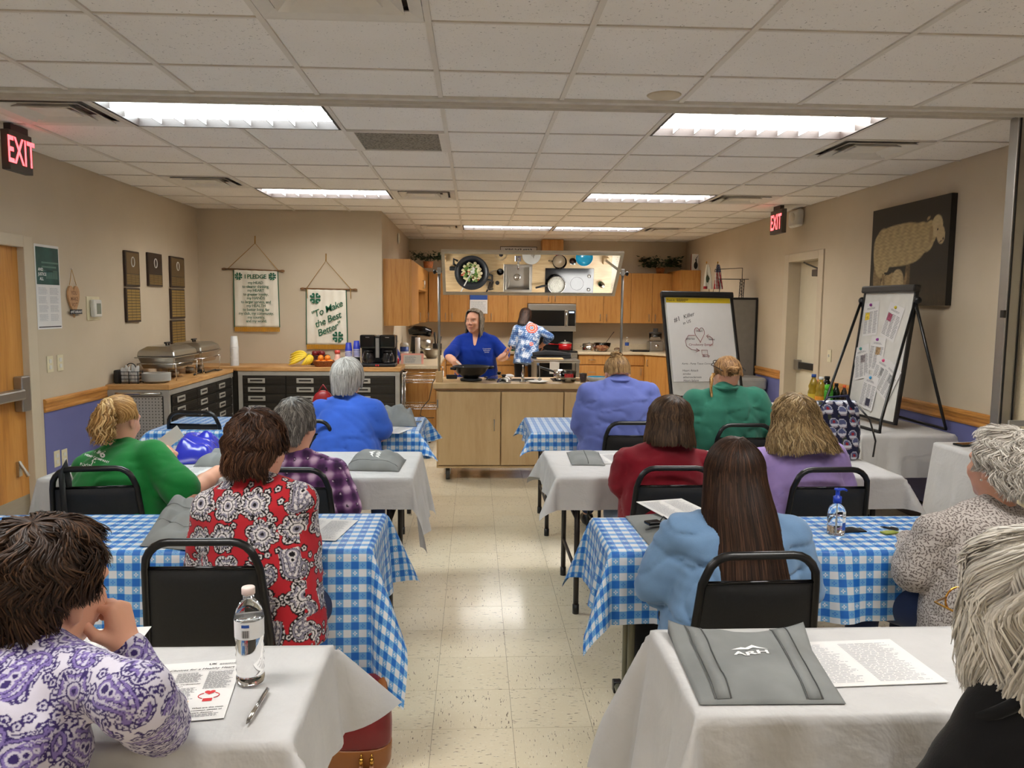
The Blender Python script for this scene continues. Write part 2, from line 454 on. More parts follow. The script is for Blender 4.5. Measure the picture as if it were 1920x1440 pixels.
# --- ceiling lights
plain('fixture_edge', S(44,34,30),.5)
t = NT('louver', .35,0., .5); t.color(S(186,184,180)); t.set('Transmission Weight', 0.)
LLAB = {(-3,-1): 'bluish lit louvred ceiling light beside the square air diffuser', (2,-1): 'lit louvred ceiling light at the track, above the easel with papers',
  (-3,4): 'small looking lit ceiling light in front of the banner wall', (2,4): 'lit ceiling light on the side of the exit door with sign',
  (0,9): 'lit ceiling light over the kitchen, next to air vent', (2,9): 'lit ceiling light over the microwave end of the kitchen'}
def troffer(x0, y0, label, col):
 x1, y1 = x0+2*T, y0+T; cx, cy_ = (x0+x1)/2,(y0+y1)/2
 th_ = thing('ceiling_light', label, 'ceiling light', (cx, cy_, ZC),0, 'ceiling lights')
 e = .028
 m_ = MB(); zt = ZC+.055
 m_.bb(x0+.014, x0+e, y0+.014, y1-.014, ZC-.003, zt).bb(x1-e, x1-.014, y0+.014, y1-.014, ZC-.003, zt)
 m_.bb(x0+e, x1-e, y0+.014, y0+e, ZC-.003, zt).bb(x0+e, x1-e, y1-e, y1-.014, ZC-.003, zt).bb(x0+.014, x1-.014, y0+.014, y1-.014, zt, zt+.02)
 m_.build('frame', 'fixture_edge', th_)
 L_ = emit('lamp_lens_%d' % len(MATS), col, LAMP)
 MB().bb(x0+e, x1-e, y0+e, y1-e, ZC+.044, ZC+.054).build('lens', L_, th_)
 for k in range(1,3):
  y = y0+e+(y1-y0-2*e)*k/3; MB().bb(x0+e, x1-e, y-.0025, y+.0025, ZC+.010, ZC+.043).build('louver', 'louver', th_)
 for k in range(1,9):
  x = x0+e+(x1-x0-2*e)*k/9; MB().bb(x-.0025, x+.0025, y0+e, y1-e, ZC+.0105, ZC+.0425).build('louver', 'louver', th_)
for c, r in LIGHTS:
 troffer(CX0+c*T, YF0+r*T, LLAB[(c, r)], (.86,.97,1) if (c, r) == (-3,-1) else LAMP_COL)
for k, (c, r) in enumerate(NLIGHTS):
 troffer(CX0+c*T, YN0-(r+1)*T, ['lit ceiling light above the purple paisley woman', 'lit ceiling light above the front table with tote bag',
         'lit ceiling light at the rear of the room, door side', 'lit ceiling light at the rear of the room, partition side'][k], LAMP_COL)
# --- air diffusers
plain('vent_paint', S(218,211,200),.5, var=.03)
plain('vent_dark', S(120,112,102),.7)
VLAB = ['square louvred air diffuser in the corner by the wall exit sign', 'square air diffuser near the wall with plaques', 'air diffuser next to the light before the banner wall',
  'square air diffuser in front of the sheep picture', 'air diffuser beside the exit sign at the far door', 'air diffuser over the kitchen by the banner wall corner', 'air diffuser over the far corner of the kitchen']
def diffuser(x0, y0, label):
 cx, cy_ = x0+T/2, y0+T/2
 d = thing('air_diffuser', label, 'air vent', (cx, cy_, ZC),0, 'ceiling air diffusers')
 MB().bb(x0+.012, x0+T-.012, y0+.012, y0+T-.012, ZC+.05, ZC+.06).build('back_plate', 'vent_dark', d)
 for a0, a1, z0, z1 in ((.291,.24,-.004,.012),(.225,.17,-.006,.030),(.155,.10,-.008,.036)):
  q0 = [(-a0,-a0),(a0,-a0),(a0, a0),(-a0, a0)]; q1 = [(-a1,-a1),(a1,-a1),(a1, a1),(-a1, a1)]
  vs_ = [(cx+p[0], cy_+p[1], ZC+z0) for p in q0]+[(cx+p[0], cy_+p[1], ZC+z1) for p in q1]+[(cx+p[0], cy_+p[1], ZC+z0+.004) for p in q0]+[(cx+p[0], cy_+p[1], ZC+z1+.004) for p in q1]
  fs = []
  for k in range(4):
   l = (k+1) % 4; fs += [(k, l, 4+l, 4+k),(8+k, 12+k, 12+l, 8+l),(k, 8+k, 8+l, l),(4+k, 4+l, 12+l, 12+k)]
  MB().add(vs_, fs).build('vane', 'vent_paint', d)
 MB().bb(cx-.1, cx+.1, cy_-.1, cy_+.1, ZC+.002, ZC+.008).build('centre_plate', 'vent_paint', d)
for (c, r), lb in zip(VENTS, VLAB): diffuser(CX0+c*T, YF0+r*T, lb)
diffuser(CX0-T, YN0-2*T, 'large air diffuser nearest the room front, before the ceiling track')
g = thing('return_grille', 'dark perforated return air grille in white frame', 'air vent', (CX0-T/2, YF0+T/2, ZC))
x0, y0 = CX0-T, YF0
m = MB()
for a in ((.012, T-.012,.012,.04),(.012, T-.012, T-.04, T-.012),(.012,.05,.04, T-.04),(T-.05, T-.012,.04, T-.04)): m.bb(x0+a[0], x0+a[1], y0+a[2], y0+a[3], ZC-.004, ZC+.012)
m.build('frame', 'vent_paint', g)
t = NT('perforated', .6); f = t.voro(t.co('Object', (1,1,1)),60); t.color(t.ramp(f, [(.25, S(70,66,58)),(.5, S(134,128,116))]))
MB().bb(x0+.05, x0+T-.05, y0+.04, y0+T-.04, ZC+.003, ZC+.010).build('grille_panel', 'perforated', g)
p = at(1245,180,2, ZC)
tag(MB().lathe([(.0,-.004),(.075,-.004),(.085,.004)], (p[0], p[1], ZC),24).build('sprinkler_cover', plain('stain_cream', S(206,190,162),.7), smooth=True), 'round flat cream cover plate on a ceiling panel', 'sprinkler')
# --- left door
plain('hinge_steel', S(176,172,166),.3,1.)
d1 = struct(MB().bb(XL-.075, XL-.03,4.69,5.53,.01,1.97).build('door_1', 'oak_door', None, bevel=.002))
m = MB()
for a in ((4.58,4.69,0,2.05),(5.53,5.64,0,2.05)): m.bb(XL-.12, XL+.016, a[0], a[1], a[2], a[3])
m.bb(XL-.12, XL+.016,4.69,5.53,1.97,2.05)
struct(m.build('trim_4', 'trim_paint', None, bevel=.004))
db = thing('push_bar', 'grey metal panic push bar across the oak door', 'push bar', (XL, 5.2,.97))
MB().bb(XL-.03, XL+.03,5.40,5.50,.86,1.10).build('end_case', 'alu', db, bevel=.008)
MB().bb(XL-.03, XL+.045,4.72,5.42,.945,1.015).build('bar', 'alu', db, bevel=.012)
MB().bb(XL-.03, XL-.026,4.70,5.52,.02,.27).build('kick_plate', 'steel', d1)
m = MB().bb(XL-.03, XL-.01,5.38,5.42,.42,.52).cyl((XL-.02,5.40,.52),(XL+.04,5.40,.42),.012)
m.build('door_stop', 'steel', d1)
MB().bb(XL-.0301, XL-.024,4.78,4.98,.95,1.75).build('vision_panel', plain('dark_glass', S(56,58,58),.1), d1)
# --- right door in its deep frame
d2 = struct(MB().bb(XR+.12, XR+.165,7.67,8.39,.01,2.09).build('door_2', 'door_cream', None))
m = MB()
for a in ((7.55,7.666,0,2.18),(8.394,8.51,0,2.18)): m.bb(XR-.016, XR+.2, a[0], a[1], a[2], a[3])
m.bb(XR-.016, XR+.2,7.666,8.394,2.094,2.18)
struct(m.build('trim_5', 'trim_paint', None, bevel=.004))
MB().bb(XR+.085, XR+.12,7.70,8.36,.96,1.03).build('push_bar', 'black_plastic', d2, bevel=.006)
MB().bb(XR+.075, XR+.12,8.26,8.37,.94,1.05).build('latch_case', 'alu', d2, bevel=.006)
m = MB().bb(XR+.06, XR+.12,7.72,7.98,1.93,2.0); m.build('door_closer', plain('closer_grey', S(104,100,94),.4,.6), d2, bevel=.008)
MB().tube([(XR+.07,7.85,2.005),(XR+.04,8.05,2.06),(XR+.08,8.22,2.085)], .009,6).build('closer_arm', 'closer_grey', d2)
sg = thing('door_sign', 'white paper sign with red underlined lettering on cream door', 'sign', (XR+.12,7.85,1.4))
MB().bb(XR+.1175, XR+.1195,7.73,7.95,1.23,1.52).build('sheet', 'paper', sg)
m = MB()
for s_, z in (('Exit', 1.415),('Here', 1.29)):
 put_text(m, s_, (XR+.1160,7.84, z),(0,-1,0),(0,0,1),.085, bold=.01); rect(m, (XR+.1160,7.84, z),(0,-1,0),(0,0,1),.15,.005,-.075,-.02)
m.build('lettering', 'print_red', sg)
# --- folded partition at the right
plain('partition_fabric', S(206,192,160),.85, vscale=90, var=.08)
pt = thing('folding_partition', 'folded beige fabric partition with aluminium leading post', 'partition', (2.9,4.15,0))
for k in range(5):
 x = 2.955+k*.085
 MB().bb(x, x+.08,4.02+.02*(k % 2),4.24-.02*(k % 2),.03, ZC-.03).build('panel', 'partition_fabric', pt, bevel=.01)
MB().bb(2.862,2.952,4.115,4.185,.01, ZC-.02).build('post', 'alu', pt, bevel=.004)
MB().bb(2.872,2.878,4.109,4.118,.01, ZC-.03).bb(2.934,2.940,4.109,4.118,.01, ZC-.03).build('seal', 'black_plastic', pt)
MB().bb(2.85,3.38,4.005,4.018,.985,1.015).build('strap', 'grey_paint', pt)
MB().bb(3.00,3.06,3.985,4.02,1.22,1.50).build('pull_plate', 'alu', pt, bevel=.004)
MB().tube([(3.02,3.985,1.27),(3.02,3.965,1.27),(3.02,3.965,1.44),(3.02,3.985,1.44)], .008,6).build('pull_handle', 'chrome', pt)
MB().cyl((3.075,4.0,1.62),(3.085,4.0,2.42),.011, n=8).build('rod', 'white_plastic', pt, smooth=True)
MB().cyl((3.0745,4.0,1.58),(3.075,4.0,1.63),.016, n=8).build('rod_tip', 'black_plastic', pt, smooth=True)
MB().bb(2.850,2.862,4.11,4.14,1.56,1.60).build('bumper', 'black_plastic', pt)
# ================================================================== tables, cloths, chairs
t = NT('gingham', .42,0,.45)
uvn = t.n('UVMap'); sx = t.n('SeparateXYZ'); t.t.links.new(uvn.outputs[0], sx.inputs[0])
PITCH = 1/.054
U = t.mth('MULTIPLY', sx.outputs[0], PITCH); V_ = t.mth('MULTIPLY', sx.outputs[1], PITCH)
fu = t.mth('FRACT', U); fv = t.mth('FRACT', V_)
au = t.mth('LESS_THAN', fu, .5); av = t.mth('LESS_THAN', fv, .5)
lu = t.mth('SUBTRACT', t.mth('MULTIPLY', t.mth('FRACT', t.mth('MULTIPLY', U, 2.)),2.),1.)      # -1..1 inside a square
lv = t.mth('SUBTRACT', t.mth('MULTIPLY', t.mth('FRACT', t.mth('MULTIPLY', V_, 2.)),2.),1.)
rr = t.mth('SQRT', t.mth('ADD', t.mth('MULTIPLY', lu, lu), t.mth('MULTIPLY', lv, lv)))
an = t.mth('ARCTAN2', lv, lu)
pet = t.mth('ADD', .42, t.mth('MULTIPLY', t.mth('COSINE', t.mth('MULTIPLY', an, 4.)),.2))
flower = t.mth('MULTIPLY', t.mth('LESS_THAN', rr, pet), t.mth('GREATER_THAN', rr, .17))
both = t.mth('MULTIPLY', au, av); none = t.mth('MULTIPLY', t.mth('SUBTRACT', 1., au), t.mth('SUBTRACT', 1., av))
W_, LB, DB = S(206,209,213), S(104,158,206), S(26,100,184)
c = t.mix(none, LB, W_); c = t.mix(both, c, DB)
c = t.mix(t.mth('MULTIPLY', t.mth('MULTIPLY', au, t.mth('SUBTRACT', 1., av)), flower), c, W_)      # white daisy
c = t.mix(t.mth('MULTIPLY', t.mth('MULTIPLY', av, t.mth('SUBTRACT', 1., au)), flower), c, S(60,128,204))
t.color(c)
wv = t.co('Object', (1,1,1)); t.bump(t.noise(wv, 14,3),.25,.006)
t = NT('white_cloth', .5,0,.4)
v = t.co('Object'); t.color(t.ramp(t.noise(v, 6,3), [(.3, S(186,185,184)),(.7, S(194,193,192))]))
h = t.mth('ADD', t.noise(v, 5,4,.55,.8), t.mth('MULTIPLY', t.noise(v, 26,3),.25)); t.bump(h, .55,.018)
plain('leg_olive', S(112,110,92),.4,.3)
def table(name, label, x0, x1, y0, y1, kind, group, z=.74):
 tb = thing(name, label, 'table', ((x0+x1)/2,(y0+y1)/2,0),0, group)
 MB().bb(x0+.007, x1-.007, y0+.007, y1-.007, z-.03, z-.001).build('tabletop', 'tabletop', tb, bevel=.006)
 ym = (y0+y1)/2
 for xe, s in ((x0+.12,1),(x1-.12,-1)):
  if kind == 'narrow':
   for dy in (-.05,.05): MB().cyl((xe, ym+dy, .03),(xe, ym+dy, z-.03),.014, n=10).build('leg', 'leg_olive', tb, smooth=True)
   MB().tube([(xe, y0+.0,.03),(xe, y1-.0,.03)], .016,10).build('foot_bar', 'leg_olive', tb, smooth=True)
   for q0, q1 in ((y0-.01, y0+.03),(y1-.03, y1+.01)): MB().bb(xe-.018, xe+.018, q0, q1,0,.048).build('foot_cap', 'black_plastic', tb, bevel=.004)
  else:
   for yy in (y0+.07, y1-.07):
    MB().tube([(xe+s*.0, yy, z-.03),(xe, yy, .035)], .0145,8).build('leg', 'table_leg', tb, smooth=True)
    MB().cyl((xe, yy, 0),(xe, yy, .05),.0175, n=8).build('foot_cap', 'black_plastic', tb, smooth=True)
   MB().tube([(xe, y0+.07,.22),(xe, y1-.07,.22)], .010,6).build('cross_bar', 'table_leg', tb, smooth=True)
   MB().tube([(xe, ym, .50),(xe+s*.42, ym, z-.035)], .008,6).build('brace', 'table_leg', tb, smooth=True)
   MB().tube([(xe, y0+.07,.50),(xe, y1-.07,.50)], .010,6).build('cross_bar', 'table_leg', tb, smooth=True)
 return tb
def cloth(name, label, x0, x1, y0, y1, over, mat, group, z=.742, g0=.10, gmax=.55, seed=0, step=.022, amp=.13, wl=.30, rot=0.):
 """over = (left, right, near, far) overhang; the flat cloth's own coordinates are its UV"""
 R = random.Random(seed); ol, orr, on, of = over
 nu = int((x1-x0+ol+orr)/step); nv = int((y1-y0+on+of)/step)
 ph = [R.random()*6.28 for _ in range(8)]
 vs_, uv = [], []
 def wave(c, k): return math.sin(c*2*PI/wl+ph[k])+.6*math.sin(c*2*PI/(wl*.53)+ph[k+4])
 for j in range(nv+1):
  vv = y0-on+(y1-y0+on+of)*j/nv
  for i in range(nu+1):
   uu = x0-ol+(x1-x0+ol+orr)*i/nu
   cx, cy_ = min(max(uu, x0), x1), min(max(vv, y0), y1)
   du, dv = uu-cx, vv-cy_; d = math.hypot(du, dv)
   if d < 1e-6: p = (uu, vv, z+.0006*math.sin(uu*9+ph[0])*math.sin(vv*11+ph[1]))
   else:
    al = math.atan2(abs(dv), abs(du)); sn = math.sin(2*al)
    edge = 1-min(1, sn*1.4)
    k = 0 if abs(du) < 1e-6 else 1
    near = min(1., min(abs(cx-x0), abs(x1-cx))/.2) if abs(du) < 1e-6 else min(1., min(abs(cy_-y0), abs(y1-cy_))/.2)
    gg = g0 + (gmax-g0)*sn + amp*edge*near*max(-.5, wave(cx if abs(du) < 1e-6 else cy_, k))
    gg = max(gg, .02)
    rad = .012
    out = math.sin(gg)*d + rad*min(1, d/rad)*.25; dn = math.cos(gg)*d
    p = (cx+du/d*out, cy_+dv/d*out, z-max(0, dn-.003))
   vs_.append(p); uv.append((uu+rot*vv, vv))
 fs = [(j*(nu+1)+i, j*(nu+1)+i+1,(j+1)*(nu+1)+i+1,(j+1)*(nu+1)+i) for j in range(nv) for i in range(nu)]
 me = bpy.data.meshes.new(name); cx, cy_ = (x0+x1)/2,(y0+y1)/2
 me.from_pydata([(p[0]-cx, p[1]-cy_, p[2]-z) for p in vs_], [], fs)
 ul = me.uv_layers.new(name='UVMap')
 for lp in me.loops: ul.data[lp.index].uv = uv[lp.vertex_index]
 o = fin(me, name, mat, None, True); o.location = (cx, cy_, z)
 return tag(o, label, 'tablecloth', group)
TG, CG = 'training tables in rows', 'cloths on the training tables'
table('training_table', 'narrow folding table under white cloth before the purple paisley woman', -2.18,-.36,1.49,1.93, 'narrow', TG)
cloth('tablecloth', 'white plastic tablecloth under the water bottle and silver pen', -2.18,-.36,1.49,1.93,(.2,.24,.24,.22), 'white_cloth', CG, seed=1, gmax=.75, step=.018)
table('training_table', 'narrow folding table under blue checked cloth before the red paisley woman', -2.18,-.36,2.72,3.2, 'narrow', TG)
cloth('tablecloth', 'blue checked tablecloth with long pointed corner beside the red paisley blouse', -2.18,-.36,2.72,3.2,(.2,.30,.46,.22), 'gingham', CG, seed=2, g0=.07, gmax=.46, amp=.05)
table('training_table', 'folding table under white cloth before the green shirt woman', -2.13,-.31,3.87,4.58, 'wide', TG)
cloth('tablecloth', 'white tablecloth under the grey tote bag with upright logo, plaid shirt woman', -2.13,-.31,3.87,4.58,(.2,.36,.16,.2), 'white_cloth', CG, seed=3, gmax=.25, amp=.10)
table('training_table', 'folding table under blue checked cloth before the blue shirt woman', -2.2,-.38,5.34,6.03, 'wide', TG)
cloth('tablecloth', 'blue checked tablecloth beside the wheeled island, under the blue shirt woman', -2.2,-.38,5.34,6.03,(.15,.2,.17,.17), 'gingham', CG, seed=4, gmax=.75)
table('training_table', 'narrow folding table under white cloth with grey tote bag', .475,2.30,1.56,2.0, 'narrow', TG)
cloth('tablecloth', 'white tablecloth under the large tote bag and recipe sheets', .475,2.30,1.56,2.0,(.42,.1,.30,.2), 'white_cloth', CG, seed=5, gmax=.45, step=.018)
table('training_table', 'narrow folding table with olive legs under blue checked cloth', .48,2.31,2.67,3.12, 'narrow', TG)
cloth('tablecloth', 'blue checked tablecloth under the hand sanitizer bottle', .48,2.31,2.67,3.12,(.26,.2,.26,.25), 'gingham', CG, seed=6, gmax=.4, amp=.10)
table('training_table', 'folding table under white cloth before the dark red sweater woman', .415,2.22,3.88,4.61, 'wide', TG)
cloth('tablecloth', 'white tablecloth under folded grey bag, before dark red sweater', .415,2.22,3.88,4.61,(.17,.17,.17,.2), 'white_cloth', CG, seed=7, gmax=.55, amp=.09)
table('training_table', 'folding table under blue checked cloth before the periwinkle shirt woman', .39,2.21,5.28,6.02, 'wide', TG)
cloth('tablecloth', 'blue checked tablecloth before the island doors, periwinkle shirt woman', .39,2.21,5.28,6.02,(.14,.15,.13,.15), 'gingham', CG, seed=8, gmax=.6)
# display tables by the right wall
table('display_table', 'folding table under white cloth carrying the easel and oil bottles', 2.66,3.33,5.2,7.02, 'wide', None)
cloth('tablecloth', 'white tablecloth under the tabletop easel by the wall', 2.66,3.33,5.2,7.02,(.3,.04,.30,.1), 'white_cloth', CG, seed=9, gmax=.2, amp=.05)
table('display_table', 'small table under white cloth holding a black phone by partition', 2.93,3.34,4.30,4.80, 'narrow', None, z=.76)
cloth('tablecloth', 'white floor-length tablecloth under the black phone', 2.93,3.34,4.30,4.80,(.55,.03,.16,.16), 'white_cloth', CG, seed=10, gmax=.1, z=.762, amp=.06)
# ---------------------------------------------------------------- stacking chair
def make_chair():
 ch = thing('stacking_chair', 'black padded stacking chair', 'chair', (0,0,0),0, 'black padded stacking chairs')
 r = .0135
 yb = lambda z: -.185-.075*(z-.44)/.43
 def hw(z): return .200-.030*(z-.44)/.43
 pts = []
 for z in (.40,.55,.70,.77): pts.append((-hw(z), yb(z), z))
 zt, rc = .862,.075
 for k in range(1,6):
  a = PI-PI/2*k/5; pts.append((-hw(zt)+rc+rc*math.cos(a), yb(zt), zt-rc+rc*math.sin(a)))
 pts += [(-p[0], p[1], p[2]) for p in pts[::-1]]
 MB().tube(pts, r, 8).build('back_frame', 'black_paint', ch, smooth=True)
 def pad(u, v):
  z = .475+.30*v; w_ = hw(z)-.010; e = 1-max(abs(2*u-1), abs(2*v-1))**6
  return (w_*(2*u-1), yb(z)-.004-.016*e, z)
 def padb(u, v):
  p = pad(1-u, v); return (p[0], 2*yb(p[2])-p[1]+.006, p[2])
 MB().grid(pad, 14,14).grid(padb, 14,14).build('back_pad', 'vinyl', ch, smooth=True)
 MB().tube([(-hw(.776)+.008, yb(.776)-.006,.776),(hw(.776)-.008, yb(.776)-.006,.776)], .006,6).build('pad_piping', 'black_gloss', ch, smooth=True)
 def seat(u, v):
  y = -.19+.40*v; w_ = .175+.03*v; a, b = 2*u-1,2*v-1; e = 1-max(abs(a), abs(b))**5
  return (w_*a, y, .435+.028*e)
 def seatb(u, v): p = seat(1-u, v); return (p[0], p[1], .425)
 MB().grid(seat, 12,12).grid(seatb, 4,4).build('seat', 'vinyl', ch, smooth=True)
 MB().tube([(-.18,-.18,.42),(-.205,.2,.42),(.205,.2,.42),(.18,-.18,.42)], .010,6, closed=True).build('seat_frame', 'black_paint', ch, smooth=True)
 for s in (-1,1):
  MB().tube([(s*.2,.19,.42),(s*.215,.225,.015)], .011,7).build('leg', 'black_paint', ch, smooth=True)
  MB().tube([(s*.2, yb(.44),.44),(s*.215,-.29,.015)], .011,7).build('leg', 'black_paint', ch, smooth=True)
  for q in (.225,-.289): MB().cyl((s*.2151, q, 0),(s*.215, q, .03),.014, n=8).build('foot_glide', 'black_plastic', ch, smooth=True)
  MB().tube([(s*.209,-.25,.14),(s*.209,.213,.14)], .007,6).build('stretcher', 'black_paint', ch, smooth=True)
 return ch
chair0 = make_chair()
CH = [  # top-centre of the back: x, y ; yaw ; label
 (-.85,2.42,0, 'black padded chair with full back in view, before red paisley blouse'),
 (-1.70,3.53,.12, 'black padded chair of the green shirt woman, strap over its back'),
 (-.83,3.50,-.05, 'black padded chair behind the purple plaid shirt'),
 (-1.92,5.40,-.1, 'empty black chair near the blue plastic bag, checked table'),
 (-1.08,5.0,-.12, 'black padded chair of the blue shirt woman with grey bob'),
 (1.02,4.92,0, 'black padded chair behind the periwinkle long-sleeved shirt'),
 (1.72,4.84,0, 'black padded chair behind the teal green shirt'),
 (.93,3.52,.0, 'black padded chair behind the dark red sweater'),
 (1.65,3.48,.02, 'black padded chair behind the lavender shirt woman'),
 (.865,2.25,.03, 'black padded chair behind the pale blue sweatshirt and long dark hair'),
 (1.98,2.18,.1, 'black padded chair under the grey speckled sweater woman'),
 (-1.0,.98,0, 'black padded chair under the purple paisley woman'),
 (1.25,.66,0, 'black padded chair under the woman in black')]
CHAIRS = []
for k, (x, y, yw, lb) in enumerate(CH):
 o = chair0 if k == 0 else copy_tree(chair0)
 o['label'] = lb; o.rotation_euler = (0,0, yw)
 o.location = (x-math.sin(yw)*.258, y+math.cos(yw)*.258,0); CHAIRS.append(o)
# ================================================================== people
V3 = lambda *a: np.array(a, float)
def nrm(a): a = np.asarray(a, float); return a/max(np.linalg.norm(a),1e-9)
def basis(fwd, up=(0,0,1)):
 """columns right, forward, up for a facing direction"""
 f = nrm(fwd); r = nrm(np.cross(f, up)); u = np.cross(r, f); return np.stack([r, f, u], 1)
class SDF:
 """a body grown from tapered limbs, ellipsoids and lofts that melt into each other"""
 def __init__(s): s.p = []
 def cap(s, a, b, ra, rb=None, k=.02): s.p.append(('c', V3(*a), V3(*b), ra, ra if rb is None else rb, k)); return s
 def chain(s, pts, rs, k=.02):
  for i in range(len(pts)-1): s.cap(pts[i], pts[i+1], rs[i], rs[i+1], k)
  return s
 def ell(s, c, r, R=None, k=.02): s.p.append(('e', V3(*c), V3(*r), np.eye(3) if R is None else R, k)); return s
 def loft(s, R, o, zs, cx, cy, rx, ry, k=.03, pw=2.3): s.p.append(('l', R, V3(*o), *[np.array(q, float) for q in (zs, cx, cy, rx, ry)], k, pw)); return s
 def bounds(s, q):
  if q[0] == 'c':
   r = max(q[3], q[4]); return np.minimum(q[1], q[2])-r, np.maximum(q[1], q[2])+r
  if q[0] == 'e':
   e = np.abs(q[3]) @ q[2]; return q[1]-e, q[1]+e
  R, o, zs, cx, cy, rx, ry = q[1:8]; P = []
  for z, a, b, c, d in zip(zs, cx, cy, rx, ry):
   for i in (-1,1):
    for j in (-1,1): P.append(o+R @ V3(a+i*c, b+j*d, z))
  P = np.array(P); return P.min(0), P.max(0)
 def mesh(s, h, noise=None, clip=None):
  B = [s.bounds(q) for q in s.p]
  lo = np.min([b[0] for b in B], 0)-3*h-.02; hi = np.max([b[1] for b in B], 0)+3*h+.02
  if clip is not None: lo = np.maximum(lo, clip[0]); hi = np.minimum(hi, clip[1])
  n = np.ceil((hi-lo)/h).astype(int)+1
  D = np.full(n, .2, np.float32)
  ax = [lo[i]+h*np.arange(n[i]) for i in range(3)]
  for q, b in zip(s.p, B):
   k = q[8] if q[0] == 'l' else q[-1]
   pad = k+2*h+.012
   i0 = np.maximum(0, np.floor((b[0]-pad-lo)/h).astype(int)); i1 = np.minimum(n, np.ceil((b[1]+pad-lo)/h).astype(int)+1)
   if (i1 <= i0).any(): continue
   X, Y, Z = np.meshgrid(*[ax[i][i0[i]:i1[i]].astype(np.float32) for i in range(3)], indexing='ij')
   if q[0] == 'c':
    a, bb = q[1], q[2]; ba = bb-a; L = max(ba @ ba, 1e-9)
    px, py, pz = X-a[0], Y-a[1], Z-a[2]
    t_ = np.clip((px*ba[0]+py*ba[1]+pz*ba[2])/L, 0,1)
    d = np.sqrt((px-t_*ba[0])**2+(py-t_*ba[1])**2+(pz-t_*ba[2])**2)-(q[3]+(q[4]-q[3])*t_)
   elif q[0] == 'e':
    R = q[3]; px, py, pz = X-q[1][0], Y-q[1][1], Z-q[1][2]
    l = [px*R[0, i]+py*R[1, i]+pz*R[2, i] for i in range(3)]; r = q[2]
    k0 = np.sqrt(sum((l[i]/r[i])**2 for i in range(3))); k1 = np.sqrt(sum((l[i]/r[i]**2)**2 for i in range(3)))
    d = k0*(k0-1)/np.maximum(k1,1e-6)
   else:
    R, o, zs, cx, cy, rx, ry = q[1:8]; pw = q[9]
    px, py, pz = X-o[0], Y-o[1], Z-o[2]
    l = [px*R[0, i]+py*R[1, i]+pz*R[2, i] for i in range(3)]
    zz = l[2].ravel(); I = lambda arr: np.interp(zz, zs, arr).reshape(X.shape).astype(np.float32)
    a_, b_ = I(rx), I(ry)
    rho = (np.abs((l[0]-I(cx))/a_)**pw+np.abs((l[1]-I(cy))/b_)**pw)**(1/pw)
    d = (rho-1)*np.minimum(a_, b_)
    d = np.maximum(d, np.maximum(l[2]-zs[-1], zs[0]-l[2]))
   sl = tuple(slice(i0[i], i1[i]) for i in range(3)); A = D[sl]
   hh = np.clip(.5+.5*(A-d)/k, 0,1)
   D[sl] = A+(d-A)*hh-k*hh*(1-hh)
  if noise is not None:
   X, Y, Z = np.meshgrid(*[a.astype(np.float32) for a in ax], indexing='ij'); D += noise(X, Y, Z)
  return surf_net(D, lo, h)
def surf_net(D, lo, h):
 ins = D < 0; n = np.array(D.shape)-1
 cnt = np.zeros(n, np.int8)
 for a in (0,1):
  for b in (0,1):
   for c in (0,1): cnt += ins[a:a+n[0], b:b+n[1], c:c+n[2]]
 act = (cnt > 0) & (cnt < 8); idx = np.argwhere(act); I, J, K = idx.T
 vid = np.full(n, -1, np.int32); vid[act] = np.arange(len(idx))
 P = np.zeros((len(idx),3)); C = np.zeros(len(idx))
 cor = [(a, b, c) for a in (0,1) for b in (0,1) for c in (0,1)]
 val = {q: D[I+q[0], J+q[1], K+q[2]] for q in cor}
 for q in cor:
  for ax in range(3):
   if q[ax] == 0:
    q2 = list(q); q2[ax] = 1; q2 = tuple(q2); va, vb = val[q], val[q2]
    mk = (va < 0) != (vb < 0); t_ = np.where(mk, va/np.where(mk, va-vb, 1),0)
    e = np.array(q, float)[None]+np.zeros((len(idx),1)); e[:, ax] = t_
    P += e*mk[:, None]; C += mk
 P = lo+h*(idx+P/np.maximum(C, 1)[:, None])
 Fs = []
 for ax in range(3):
  o1, o2 = [(1,2),(2,0),(0,1)][ax]
  sl0 = [slice(1,-1)]*3; sl0[ax] = slice(0,-1); sl1 = [slice(1,-1)]*3; sl1[ax] = slice(1, None)
  s0, s1 = ins[tuple(sl0)], ins[tuple(sl1)]
  e = np.argwhere(s0 != s1); flip = s0[tuple(e.T)]
  e = e+1; e[:, ax] -= 1
  q = []
  for d1, d2 in ((0,0),(1,0),(1,1),(0,1)):
   c = e.copy(); c[:, o1] -= d1; c[:, o2] -= d2; q.append(vid[c[:, 0], c[:, 1], c[:, 2]])
  q = np.stack(q, 1); q[~flip] = q[~flip][:, ::-1]; Fs.append(q)
 F = np.concatenate(Fs); F = F[(F >= 0).all(1)]
 return smooth_mesh(P, F, 1 if h < .0045 else 2), F
def smooth_mesh(P, F, it=2, lam=.5):
 n = len(P)
 for _ in range(it):
  A = np.zeros_like(P); C = np.zeros(n)
  for i in range(4):
   a, b = F[:, i], F[:, (i+1) % 4]
   for ax in range(3): A[:, ax] += np.bincount(a, P[b, ax], n)
   C += np.bincount(a, minlength=n)
  P = P*(1-lam)+lam*A/np.maximum(C, 1)[:, None]
 return P
def subdivide(P, F):
 n = len(P); E = np.concatenate([F[:, [i, (i+1) % 4]] for i in range(4)]); E.sort(1)
 U, inv = np.unique(E, axis=0, return_inverse=True); inv = inv.ravel()
 mid = P[U].mean(1); cen = P[F].mean(1); m = len(F)
 e = [n+inv[i*m:(i+1)*m] for i in range(4)]; c = n+len(U)+np.arange(m)
 NF = np.concatenate([np.stack([F[:, i], e[i], c, e[i-1]], 1) for i in range(4)])
 return np.concatenate([P, mid, cen]), NF
